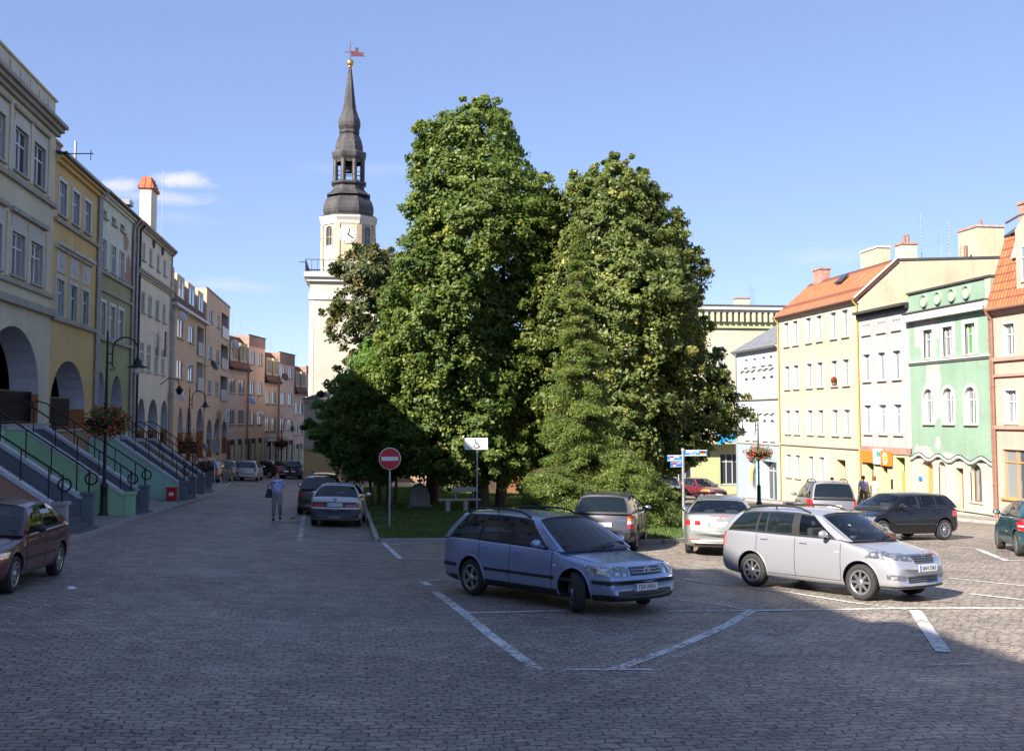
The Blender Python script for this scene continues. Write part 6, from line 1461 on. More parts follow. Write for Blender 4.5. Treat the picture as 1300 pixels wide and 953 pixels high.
fabia=S_(L=4.24,W=1.66,wb=2.46,fo=.83,R=.31,paint=M['p_silver'],fb=(.25,.60),rb=(.28,.60),top=[(.1,.80),(.35,.87),(.7,.945),(1.0,.995),(1.2,1.015),(2.2,1.03),(3.4,1.05),(4.0,1.05),(4.17,1.03)],
 A=(1.04,1.80),D=(4.15,3.78),roof=[(1.7,1.44),(1.9,1.465),(2.3,1.50),(2.8,1.505),(3.4,1.48),(3.78,1.43)],win=[(1.34,1.94,2.16,2.22),(2.34,2.38,2.93,2.96),(2.97,3.0,3.16,3.17),(3.22,3.22,3.94,3.66)],
 gaps=[1.22,2.24,3.16],handles=[1.96,2.88],mir=1.50,rails='black',spokes=8,kind='plain',tint=True,cf=.19,wt=.60,
 decals=[('headlight',[(.34,.70),(.80,.745),(.76,.86),(.33,.80)],'f','headlamp',dict(sym=True,nu=10,nv=4,off=.009)),('headlight',[(.26,.735),(.48,.78),(.60,.862),(.26,.832)],'R','headlamp',dict(sym=True,nu=8,nv=3)),
  ('grille',[(-.27,.665),(.27,.665),(.33,.79),(-.33,.79)],'f','grille',dict(nu=12)),('grille_trim',[(-.35,.79),(.35,.79),(.35,.81),(-.35,.81)],'f','chrome',dict(nu=12,off=.01)),
  ('air_intake',[(-.42,.335),(.42,.335),(.44,.445),(-.44,.445)],'f','grille',dict(nu=12)),('fog_light',[(.50,.38),(.74,.40),(.75,.485),(.49,.455)],'f','headlamp',dict(sym=True)),
  ('chin',[(-.74,.262),(.74,.262),(.74,.285),(-.74,.285)],'f','black',dict(nu=20,off=.02)),('tail_light',[(.58,.72),(.735,.72),(.73,1.0),(.62,1.0)],'r','tail',dict(sym=True)),
  ('side_indicator',[(1.26,.79),(1.33,.79),(1.33,.81),(1.26,.81)],'R','tailw',dict(sym=True))],
 plates=[('f','3AN 5362',.585,.0)])
T=car('estate_car','silver estate car with black roof rails standing in full sun on the square','car',fabia,(8.82,20.05),-61.3,'cars parked on the square'); ringmark(T,2.12-.10,.815,.05,False)

sed=dict(L=4.45,W=1.70,wb=2.6,fo=.86,R=.30,fb=(.24,.56),rb=(.28,.60),top=[(.1,.70),(.5,.79),(1.05,.88),(1.3,.91),(2.6,.94),(3.6,.96),(3.95,.985),(4.35,.975),(4.4,.96)],A=(1.22,1.98),D=(3.85,3.28),
 roof=[(1.9,1.35),(2.1,1.38),(2.5,1.42),(3.0,1.42),(3.28,1.38)],win=[(1.50,2.10,2.36,2.42),(2.46,2.50,3.36,3.10)],gaps=[1.36,2.41,3.3],handles=[2.12,3.05],mir=1.62,spokes=7,kind='cover',lod=1)
def tl(y0,y1,z0,z1,m='tail'): return ('tail_light',[(y0,z0),(y1,z0),(y1,z1),(y0,z1)],'r',m,dict(sym=True,nu=6))
def hl(y0,y1,z0,z1): return ('headlight',[(y0,z0),(y1,z0+.01),(y1,z1),(y0,z1)],'f','headlamp',dict(sym=True,nu=8))
gr=('grille',[(-.33,.60),(.33,.60),(.30,.70),(-.30,.70)],'f','grille',dict(nu=10)); ai=('air_intake',[(-.5,.33),(.5,.33),(.5,.41),(-.5,.41)],'f','black',dict(nu=10))
def sm(z0=.49,z1=.53): return ('side_moulding',[(1.32,z0),(3.0,z0),(3.0,z1),(1.32,z1)],'R','black',dict(sym=True,nu=12,off=.012))
d=dict(sed); d.update(paint=M['p_plum'],decals=[hl(.40,.80,.58,.68),gr,ai,sm(),('bumper_strip',[(-.82,.46),(.82,.46),(.82,.53),(-.82,.53)],'f','black',dict(nu=20,off=.012)),tl(.4,.8,.68,.86)],plates=[('f','',.40,0)],blackmir=True,lod=0)
car('saloon_car','dark plum red saloon car half cut by the left picture edge','car',d,(-6.38,20.7),-91,'cars parked on the square')
d=dict(sed); d.update(L=4.57,paint=M['p_white'],top=[(.1,.70),(.5,.78),(1.05,.87),(1.3,.90),(2.6,.94),(3.7,.97),(4.1,1.0),(4.48,.99),(4.52,.97)],D=(4.0,3.42),roof=[(1.9,1.35),(2.5,1.41),(3.2,1.41),(3.42,1.38)],win=[(1.50,2.10,2.40,2.46),(2.50,2.54,3.2,3.15),(3.28,3.2,3.62,3.3)],
 decals=[('rear_panel',[(-.78,.66),(.78,.66),(.76,.83),(-.76,.83)],'r','black',dict(nu=20)),('tail_light',[(.34,.675),(.77,.675),(.76,.74),(.34,.74)],'r','tail',dict(sym=True,off=.012)),('tail_light_smoked',[(.34,.742),(.77,.742),(.76,.82),(.34,.82)],'r','plastic',dict(sym=True,off=.012)),
 ('rear_bumper',[(-.84,.30),(.84,.30),(.83,.60),(-.83,.60)],'r','plastic',dict(nu=24,nv=6,off=.02)),('side_skirt',[(1.3,.24),(3.1,.24),(3.1,.42),(1.3,.42)],'R','plastic',dict(sym=True,nu=12)),gr,ai,hl(.4,.8,.6,.7)],plates=[('r','DJA YW17',.745,.012)],lod=0,cb=.05,rb=(.28,.62))
T=car('saloon_car','white older saloon car seen from behind, last in the shaded row by the lawn','car',d,(-.62,39.2),86.5,'cars parked along the lawn'); 
ringmark(T,-2.285,.905,.045,True,'black')
wag=dict(L=4.35,W=1.72,wb=2.58,fo=.84,R=.31,fb=(.24,.57),rb=(.27,.58),top=[(.1,.74),(.5,.83),(1.05,.92),(1.25,.95),(2.4,.98),(3.6,1.0),(4.15,.99),(4.28,.98)],A=(1.16,1.90),D=(4.26,4.02),
 roof=[(1.8,1.42),(2.0,1.455),(2.4,1.49),(3.0,1.495),(3.6,1.48),(4.02,1.45)],win=[(1.44,2.04,2.26,2.32),(2.38,2.42,3.10,3.10),(3.22,3.20,4.0,3.86)],gaps=[1.30,2.32,3.14],handles=[2.02,2.92],mir=1.56,spokes=5,kind='plain',lod=1)
d=dict(wag); d.update(paint=M['p_bronze'],decals=[tl(.66,.82,.7,.95),hl(.4,.8,.62,.74),gr],plates=[('r','',.62,0)])
car('estate_car','dark bronze estate car parked directly ahead of the white saloon','car',d,(-1.42,45.4),88,'cars parked along the lawn')
d=dict(wag); d.update(paint=M['p_navy'],decals=[tl(.66,.82,.7,.95),hl(.4,.8,.62,.74),gr],rails='black')
car('estate_car','navy blue car farthest up the shaded row beside the lawn','car',d,(-1.5,51.4),89,'cars parked along the lawn')
d=dict(wag); d.update(paint=M['p_grey'],rails='black',tint=True,lod=0,decals=[('tail_light',[(.68,.60),(.83,.60),(.80,.72),(.66,.72)],'r','tail',dict(sym=True)),('tail_light',[(.66,.722),(.80,.722),(.80,.79),(.66,.79)],'r','tailw',dict(sym=True)),('tail_light',[(.66,.792),(.80,.792),(.79,.87),(.665,.87)],'r','amber',dict(sym=True)),('tail_light',[(.665,.872),(.79,.872),(.77,.97),(.67,.97)],'r','tail',dict(sym=True)),
 ('rear_bumper',[(-.82,.32),(.82,.32),(.82,.50),(-.82,.50)],'r','black',dict(nu=20,off=.015)),('chrome_badge',[(-.6,.80),(-.42,.80),(-.42,.82),(-.6,.82)],'r','chrome'),sm()],plates=[('r','',.70,.0)],R=.32)
car('estate_car','dark grey estate car with tall tail lights, seen from behind beyond the blue car','car',d,(6.96,30.1),70.2,'cars parked on the square')
d=dict(sed); d.update(L=4.68,W=1.78,wb=2.67,fo=.95,R=.32,paint=M['p_mazda'],top=[(.1,.70),(.5,.80),(1.05,.90),(1.3,.93),(2.6,.98),(3.6,1.01),(4.0,1.05),(4.45,1.06),(4.62,1.03)],D=(4.18,3.45),roof=[(1.9,1.37),(2.1,1.40),(2.6,1.45),(3.1,1.44),(3.45,1.39)],win=[(1.50,2.10,2.44,2.50),(2.56,2.60,3.6,3.26)],
 decals=[('tail_light',[(.44,.77),(.60,.77),(.58,.88),(.46,.88)],'r','tail',dict(sym=True)),('tail_light',[(.602,.765),(.70,.765),(.70,.885),(.602,.885)],'r','tailw',dict(sym=True)),('tail_light',[(.702,.76),(.86,.76),(.84,.895),(.702,.89)],'r','tail',dict(sym=True)),('spoiler_lamp',[(-.25,.985),(.25,.985),(.25,1.0),(-.25,1.0)],'r','tail'),('reflector',[(.45,.40),(.72,.40),(.72,.425),(.45,.425)],'r','tail',dict(sym=True)),
 ('bumper_gap',[(-.8,.625),(.8,.625),(.8,.632),(-.8,.632)],'r','black',dict(nu=20,off=.003)),('chin',[(-.6,.27),(.6,.27),(.6,.33),(-.6,.33)],'r','black',dict(nu=12)),hl(.4,.8,.6,.7),gr],plates=[('r','DJA K392',.80,.0)],lod=0,cr=.2)
T=car('saloon_car','pale silver saloon car seen from behind, left of the silver estate','car',d,(9.67,28.8),70,'cars parked on the square'); ringmark(T,-2.335,.945,.05,False)
hat=dict(L=4.12,W=1.72,wb=2.51,fo=.83,R=.315,fb=(.25,.58),rb=(.28,.58),top=[(.1,.72),(.5,.82),(1.0,.91),(1.2,.94),(2.4,.97),(3.5,.99),(3.95,1.0),(4.05,.98)],A=(1.12,1.86),D=(4.02,3.72),
 roof=[(1.75,1.38),(2.0,1.42),(2.4,1.445),(3.0,1.445),(3.72,1.40)],win=[(1.40,2.0,2.26,2.32),(2.38,2.42,3.06,3.06),(3.12,3.12,3.58,3.42)],gaps=[1.28,2.32,3.10],handles=[2.02,2.9],mir=1.54,spokes=5,kind='plain',lod=1)
d=dict(hat); d.update(paint=M['p_black'],spokes=10,kind='thin',lod=0,decals=[('tail_light',[(.56,.74),(.82,.74),(.80,.90),(.58,.90)],'r','tail',dict(sym=True)),('tail_light',[(3.80,.74),(3.98,.74),(3.98,.90),(3.86,.90)],'R','tail',dict(sym=True,off=.014)),hl(.42,.8,.62,.74),gr,ai,('side_moulding',[(1.3,.50),(2.9,.50),(2.9,.52),(1.3,.52)],'R','plastic',dict(sym=True,nu=12,off=.012))],plates=[('f','',.5,0),('r','',.5,0)])
car('hatchback','black five-door hatchback seen side-on in front of the mint green house','car',d,(16.7,32.95),197,'cars parked on the square')
d=dict(hat); d.update(L=3.96,W=1.65,wb=2.46,fo=.8,paint=M['p_teal'],lod=0,decals=[('tail_light',[(.56,.66),(.79,.66),(.80,.96),(.60,.96)],'r','tail',dict(sym=True)),('tail_light',[(.60,.76),(.78,.76),(.78,.80),(.60,.80)],'r','tailw',dict(sym=True,off=.012)),('tail_light',[(3.66,.66),(3.82,.66),(3.82,.96),(3.70,.96)],'R','tail',dict(sym=True)),hl(.4,.78,.62,.74),gr,sm()],D=(3.86,3.5),top=[(.1,.74),(.5,.84),(1.0,.93),(1.2,.96),(2.4,.99),(3.4,1.0),(3.8,1.0),(3.9,.98)],
 win=[(1.40,2.0,2.22,2.28),(2.34,2.38,3.0,2.98),(3.06,3.04,3.36,3.2)],spokes=9,kind='plain')
car('hatchback','dark teal hatchback cut by the right picture edge','car',d,(18.15,27.75),69,'cars parked on the square')
d=dict(wag); d.update(L=4.3,W=1.80,R=.35,paint=M['p_suv'],top=[(.1,.88),(.5,.98),(1.05,1.06),(1.25,1.08),(2.4,1.10),(3.6,1.11),(4.15,1.12),(4.24,1.10)],roof=[(1.8,1.60),(2.0,1.66),(2.4,1.71),(3.0,1.72),(3.6,1.71),(4.02,1.67)],rails='black',tint=True,decals=[tl(.70,.86,.8,1.05),gr],plates=[('r','',.8,0)],zb=.27,fb=(.32,.66),rb=(.34,.66))
car('off_road_car','grey tall estate car with roof rails, only its rear roof showing behind the silver estate','car',d,(17.2,39.4),76,'cars parked on the square')
d=dict(hat); d.update(paint=M['p_mazda'],lod=1,decals=[hl(.42,.8,.62,.76),gr,ai],plates=[('f','',.48,0)]); car('hatchback','small silver car facing the camera far behind the blue street name post','car',d,(20.0,70.3),-105,'far cars in front of the corner house')
d=dict(sed); d.update(paint=M['p_wine'],decals=[hl(.42,.8,.58,.70),gr,ai,('side_indicator',[(.68,.58),(.82,.58),(.82,.69),(.68,.69)],'f','amber',dict(sym=True,off=.012))],plates=[('f','',.42,0)]); car('saloon_car','small wine red saloon car facing the camera far right of the post','car',d,(22.6,71.6),-72,'far cars in front of the corner house')
for (nm,lb,sp_,pt,pos,hd) in (('hatchback','dark blue hatchback parked nearest below the brown-pink arches',hat,'p_navy',(-9.3,74.6),80),('saloon_car','mid grey car parked between the dark blue and the white hatchbacks',sed,'p_suv',(-9.2,82.0),84),('hatchback','white hatchback parked below the brown-pink block',hat,'p_white',(-7.9,83.4),88),
   ('saloon_car','black saloon car parked broadside beyond the white hatchback',sed,'p_black',(-7.4,92.0),140),('hatchback','dark blue rounded hatchback farthest along the left row',hat,'p_navy',(-5.5,93.6),96)):
    d=dict(sp_); d.update(paint=M[pt],decals=[tl(.55,.8,.7,.86),hl(.42,.8,.6,.72)],plates=[('r','',.6,0)]); car(nm,lb,'car',d,pos,hd,'cars parked along the left arcades')

# ------------------------------------------------------------------ trees
M['leafA']=leafmat('linden leaves',(.045,.084,.017),(.120,.165,.031),(.32,.32,.08),.38)
M['leafB']=leafmat('small-leaved linden leaves',(.052,.082,.021),(.138,.172,.042),(.38,.35,.11),.38)
M['leafC']=leafmat('maple leaves',(.035,.055,.018),(.095,.105,.035),(.26,.19,.07),.34)
M['leafD']=leafmat('ash leaves',(.07,.150,.040),(.15,.25,.06),(.28,.36,.11),.45)
M['needle']=leafmat('spruce needles',(.060,.105,.022),(.13,.18,.035),(.27,.27,.07),.30)
M['needle_red']=leafmat('brown cones and dry twigs',(.12,.05,.02),(.20,.09,.04),(.28,.15,.07),.1)
def smooth_noise(seed,k=5):
    r=np.random.default_rng(seed); D=r.normal(size=(k*3,3)); D/=np.linalg.norm(D,axis=1)[:,None]; fr=np.repeat([2.2,4.5,9.0],k)*r.uniform(.8,1.2,k*3); ph=r.uniform(0,6.28,k*3); am=np.repeat([1,.6,.35],k)
    def f(P): return (np.sin((P@D.T)*fr/3.0*1.0+ph)*am).sum(1)/math.sqrt((am**2).sum()*.5)
    return f
def leaves(C,n,rad,size,seed,outdir,droop=.0,flat=.75,wf=.62):
    """C: clump centres (m,3); returns V,F,tint"""
    r=np.random.default_rng(seed); m=len(C); idx=np.repeat(np.arange(m),n)
    off=r.normal(size=(m*n,3)); off/=np.linalg.norm(off,axis=1)[:,None]; off*=(r.random((m*n,1))**.45)*rad[idx][:,None]; off[:,2]*=flat
    P=C[idx]+off
    nn=outdir[idx]*.75+r.normal(size=(m*n,3))*.5+np.array([0,0,.35]); nn/=np.linalg.norm(nn,axis=1)[:,None]
    t=r.normal(size=(m*n,3)); t[:,2]-=droop; a=t-(t*nn).sum(1)[:,None]*nn; a/=np.linalg.norm(a,axis=1)[:,None]; b=np.cross(nn,a)
    s=(size*r.uniform(.6,1.35,m*n))[:,None]
    V=np.stack([P-a*s,P-b*s*wf-nn*s*.12,P+a*s,P+b*s*wf-nn*s*.12],1).reshape(-1,3)
    ct=r.normal(.0,.16,m)[idx]; tint=np.clip(.42+ct+r.normal(0,.16,m*n),0,1)
    return V,np.arange(len(V)).reshape(-1,4),tint
def tree(name,label,cat,pos,prof,nc,nl,size,mat,seed,trunk_r=.3,crown0=None,yscale=.9,sx=(1,1),group=None,limbs=14,crad=.75,trunks=None,lump=.16,inner=.28,gap=None,tipk=1.0):
    """prof: [(world z, centre shift x, radius)] top to bottom"""
    x0,y0=pos; zg=g(x0,y0); T=thing(name,label,cat,(x0,y0,zg),0,group); r=np.random.default_rng(seed); f=smooth_noise(seed)
    zs=np.array([p[0] for p in prof])[::-1]; cs=np.array([p[1] for p in prof])[::-1]; rs=np.array([p[2] for p in prof])[::-1]
    zz=np.linspace(zs[0],zs[-1],200); rr=np.interp(zz,zs,rs); w=rr+.15; cdf=np.cumsum(w); cdf/=cdf[-1]
    Z=np.interp(r.random(nc),cdf,zz); Rr=np.interp(Z,zs,rs); Cx=np.interp(Z,zs,cs); az=r.uniform(0,2*PI,nc)
    u=np.where(r.random(nc)<inner,r.uniform(.25,.8,nc),r.uniform(.84,1.0,nc))
    dirs=np.stack([np.cos(az),np.sin(az),(Z-Z.mean())/8],1)
    k=1+lump*f(np.stack([np.cos(az)*2.2,np.sin(az)*2.2,Z*.55],1)*1.6)
    keep=np.ones(nc,bool)
    if gap is not None: keep=f(np.stack([np.cos(az)*3,np.sin(az)*3,Z*.8],1)*2.3+5)>gap
    X=Cx+np.cos(az)*Rr*u*k; Y=np.sin(az)*Rr*u*k*yscale
    C=np.stack([X,Y,Z-zg],1)[keep]; out=np.stack([np.cos(az),np.sin(az),np.full(nc,.25)],1)[keep]; Rk=Rr[keep]
    rad=np.clip(crad*r.uniform(.6,1.25,len(C)),.2,np.maximum(.25,Rk*.55))
    sprig=r.random(len(C))<.30; C[sprig]=C[sprig]+out[sprig]*(rad[sprig]*r.uniform(.5,1.3,sprig.sum()))[:,None]+np.array([0,0,.15]); rad[sprig]*=.55
    V,F,t=leaves(C,nl,rad,size,seed+1,out)
    # each clump has a light outer side and hanging sprays
    link('crown',np_mesh('crown',V,F,mat,t),T)
    mb=MB(); trs=trunks or [(0,0,trunk_r,0,0)]
    ztop=zs[-1]-zg
    for (tx,ty,tr,lx,ly) in trs:
        hh=ztop*.86; pts=[];n=9
        for i in range(n+1):
            q=i/n; pts.append((tx+lx*q+np.interp(zg+hh*q,zs,cs)*min(1,q*1.6)*.8+.12*math.sin(q*7+tx),ty+ly*q+.1*math.cos(q*5),hh*q-.15))
        rad_=[tr*(1.35 if i==0 else 1)*(1-.88*(i/n)) for i in range(n+1)]; mb.tube(pts,rad_,12)
    Ci=r.choice(len(C),min(limbs,len(C)),replace=False)
    for i in Ci:
        c=C[i]; tz=max(1.8,c[2]-1.0-abs(c[0])*.5); q=min(1,tz/(ztop*.86)); bx_=np.interp(zg+tz,zs,cs)*min(1,q*1.6)*.8
        m_=((c[0]+bx_)/2,c[1]/2,tz*.45+c[2]*.55-.25); mb.tube([(bx_,0,tz),m_,tuple(c)],[trunk_r*.30*(1.1-q),trunk_r*.16,.02],6)
    mb.build('trunk',M['bark'],T); return T
def sc(prof,k): return [(z*k,c*k,r_*k) for z,c,r_ in prof]
tree('linden_tree','tallest broad linden with dense dark green crown in the middle of the square','tree',(5.2,46.8),
 sc([(17.4,.1,.1),(16.7,.1,.75),(15.6,-.5,1.9),(14.0,-.55,2.6),(12.6,-.2,3.3),(11.2,-.15,4.0),(8.3,.0,4.25),(5.4,-.1,4.5),(2.5,-.2,4.55),(-.8,-.35,4.5),(-2.4,-.3,3.9),(-3.2,-.3,2.6)],.8),2700,80,.088,M['leafA'],11,.32,trunks=[(-.05,0,.34,0,0),(.8,.3,.22,.4,0)],limbs=18,crad=.52,lump=.24,inner=.22)
tree('linden_tree','linden with a pale trunk left of the tallest one, crowns merged','tree',(3.3,50.2),
 sc([(8.8,.5,.3),(8.0,.4,1.4),(6.0,.2,2.3),(3,.0,2.9),(0,-.1,2.8),(-1.8,0,2.3),(-2.8,0,1.4)],.82),800,74,.09,M['leafA'],12,.36,limbs=8,crad=.5,lump=.22)
tree('linden_tree','spreading right-hand linden with yellowish leaves and long low boughs','tree',(11.2,45.2),
 sc([(13.7,-.7,.1),(13.0,-.6,.7),(12.4,-.9,1.9),(11.4,-.8,2.8),(9.3,-.45,3.5),(7.5,-.1,4.0),(6.0,.3,4.4),(4.2,.6,4.4),(2.6,.6,4.4),(.6,.5,4.2),(-1.0,.4,3.8),(-2.2,.3,3.3),(-2.9,.3,2.2)],.8),2700,78,.084,M['leafB'],23,.30,limbs=24,lump=.22,crad=.46,inner=.22)
tree('linden_tree','slender leader beside the right-hand linden, rising as a pointed second top','tree',(12.0,46.0),
 sc([(13.9,-.4,.08),(12.9,-.4,.45),(11.5,-.4,.9),(9.5,-.3,1.5),(7,.0,2)],.8),260,52,.095,M['leafB'],24,.16,limbs=4,crad=.4)
tree('maple_tree','clumpy brownish green maple partly hiding the clock tower','tree',(1.4,76.0),
 [(11.9,-1.0,.4),(11.2,-.9,1.6),(10.0,-.3,2.5),(8.4,.1,3.1),(6.5,.4,2.9),(4.5,.5,2.6),(2.0,.5,2.4),(0,.6,2.2),(-1.5,.8,1.6)],760,60,.15,M['leafC'],31,.3,limbs=16,lump=.34,crad=.62,gap=-.5,inner=.35)
tree('ash_tree','small dark green tree on thin trunks overhanging the shaded street','tree',(.95,49.5),
 [(2.7,.1,.3),(2.1,-.1,1.1),(1.2,-.2,1.65),(.2,-.45,1.85),(-.8,-.5,1.8),(-1.7,-.4,1.5),(-2.5,-.2,1.0),(-2.9,.0,.5)],560,70,.10,M['leafD'],41,.11,trunks=[(0,0,.10,-.4,0),(-.28,.2,.08,-.9,0),(.3,.1,.09,.3,.2),(.55,-.1,.07,.6,0)],limbs=14,lump=.22,crad=.42)
tree('ash_tree','second small dark tree just behind the thin-trunked one','tree',(1.5,55.5),
 [(4.2,.1,.3),(3.4,-.1,1.1),(2.2,-.2,1.7),(.8,-.2,2.0),(-.6,-.2,2.0),(-1.8,-.1,1.5),(-2.6,.0,.7)],420,70,.12,M['leafD'],43,.12,limbs=8,crad=.5)
tree('leafy_tree','loose young tree behind the big lindens near the town hall','tree',(9.5,76.0),
 [(6,.1,.5),(4,0,2.4),(1,0,3.2),(-2,0,3.0),(-3.4,0,1.6)],420,60,.2,M['leafC'],45,.2,limbs=8)
# spruce: whorled drooping boughs
def spruce(label,x0,y0,ztop,prof,seed,nb,size,zlow,red=True,name='spruce_tree',trunk=True):
    zg=g(x0,y0); T=thing(name,label,'tree' if trunk else 'shrub',(x0,y0,zg)); r=np.random.default_rng(seed); zs=[p[0] for p in prof][::-1]; rs=[p[1] for p in prof][::-1]
    mb=MB(); Cs=[];O=[];Rd=[]; top=ztop-zg
    if trunk: mb.tube([(0,0,-.1),(.05,0,top*.5),(0,0,top)],[.17,.10,.015],10)
    for i in range(nb):
        h=zlow+(top-zlow)*(1-(1-r.random())**1.0*1)*r.random()**.0 if False else zlow+(top-.1-zlow)*r.random()**1.15
        Rr=np.interp(h+zg,zs,rs)*r.uniform(.55,1.15); a=r.uniform(0,2*PI); d=np.array([math.cos(a),math.sin(a)])
        n=max(3,int(Rr/.22)); 
        p0=np.array([0,0,h]); pts=[tuple(p0)]
        for j in range(1,n+1):
            q=j/n; p=np.array([d[0]*Rr*q,d[1]*Rr*q,h+.10*Rr*q-.42*Rr*q*q+.12*Rr*q**3]); pts.append(tuple(p))
            wl=(.10+.30*q*(1.15-q))*max(.5,Rr*.55); m=3 if Rr>.8 else 2
            for s_ in np.linspace(-1,1,m): Cs.append([p[0]-d[1]*s_*wl,p[1]+d[0]*s_*wl,p[2]-.05-.06*abs(s_)]); O.append([d[0]*.4,d[1]*.4,.5]); Rd.append(.16+.10*min(1,Rr/2))
        mb.tube(pts,[.022*max(.6,Rr/1.6)*(1-.8*j/n) for j in range(n+1)],5,cap=False)
    C=np.array(Cs);O=np.array(O); V,F,t=leaves(C,28,np.array(Rd),size*1.15,seed,O,.9,.55,.24)
    link('crown',np_mesh('crown',V,F,M['needle'],t),T); mb.build('trunk',M['bark'],T)
    if red:
        k=(C[:,2]>top*.45)&(np.hypot(C[:,0],C[:,1])<.9); V,F,t=leaves(C[k][::3],7,np.array(Rd)[k][::3]*.9,.04,seed+5,O[k][::3],1.5); link('cones',np_mesh('cones',V,F,M['needle_red'],t),T)
    return T
spruce('slim ragged spruce with bare reddish upper stem in front of the two lindens',7.55,37.2,6.7,[(6.7,.1),(5.6,.4),(3.9,.6),(2.2,.85),(.4,1.15),(-.9,1.5),(-2.1,1.9),(-3.3,2.1)],51,330,.055,.5)
spruce('low spreading conifer with light green boughs beside the dark grey estate car',8.9,36.3,-.9,[(-.9,.3),(-1.5,1.0),(-2.2,1.5),(-3.1,1.8),(-3.7,1.7)],52,260,.05,.15,False,'conifer_shrub',False)
spruce('low dark conifer bush to the left of the slim spruce',6.3,35.5,-1.5,[(-1.3,.3),(-2,1.0),(-3,1.3),(-3.8,1.2)],53,140,.05,.15,False,'conifer_shrub',False)
def bush(label,x,y,w,h,mat,n,seed,size=.07,flowers=None):
    T=thing('bush',label,'bush',(x,y,lz(x,y) if inside(x,y) else g(x,y)),0); r=np.random.default_rng(seed)
    p=r.normal(size=(n,3)); p/=np.linalg.norm(p,axis=1)[:,None]; C=p*np.array([w/2,w/2,h*.5])*(r.random((n,1))**.4)+np.array([0,0,h*.5]); V,F,t=leaves(C,26,np.full(n,.16),size,seed,p); link('foliage',np_mesh('foliage',V,F,mat,t),T)
    m=MB(); 
    for i in range(8): a=i*PI/4; m.tube([(0,0,0),(w*.3*math.cos(a),w*.3*math.sin(a),h*.7)],[.02,.006],5)
    m.build('stem',M['bark'],T)
    if flowers: V,F,t=leaves(C[::3],2,np.full(len(C[::3]),.2),.06,seed+3,p[::3]); link('flowers',np_mesh('flowers',V,F,M[flowers],t),T)
bush('dark rounded bush between the pale trunk and the bench',5.4,64.5,1.9,1.2,M['leafC'],110,61); bush('small green bush behind the park bench',6.3,66.5,1.7,1.3,M['leafA'],90,62)
bush('low bush at the far right corner of the lawn by the sign post',12.2,43.5,1.8,1.3,M['leafB'],120,63); bush('flowering bush in front of the yellow-green corner house',24.6,88.0,2.2,1.7,M['leafB'],100,64,.1,'petal')
bush('small low bush right of the wine red saloon',27.2,86,2.0,1.2,M['leafB'],90,65,.1); bush('short dark bush near the foot of the tallest linden',9.6,62.0,1.6,1.0,M['leafD'],80,66)
# ------------------------------------------------------------------ people
def skinmesh(name,V,E_,Rr,mat,parent,lv=2):
    me=bpy.data.meshes.new(name); me.from_pydata([tuple(v) for v in V],E_,[]); me.update(); o=bpy.data.objects.new(name,me); COL.objects.link(o)
    o.modifiers.new('s','SKIN'); 
    if not me.skin_vertices: 
        bm=bmesh.new(); bm.from_mesh(me); bm.verts.layers.skin.verify(); bm.to_mesh(me); bm.free()
    for i,r in enumerate(Rr): me.skin_vertices[0].data[i].radius=(r if isinstance(r,tuple) else (r,r)); me.skin_vertices[0].data[i].use_root=(i==0)
    ss=o.modifiers.new('u','SUBSURF'); ss.levels=lv
    m2=evalmesh(o); bpy.data.objects.remove(o); m2.materials.clear(); m2.materials.append(mat)
    for p in m2.polygons: p.use_smooth=True
    m2.name=name; r=bpy.data.objects.new(name,m2); COL.objects.link(r); r.parent=parent; return r
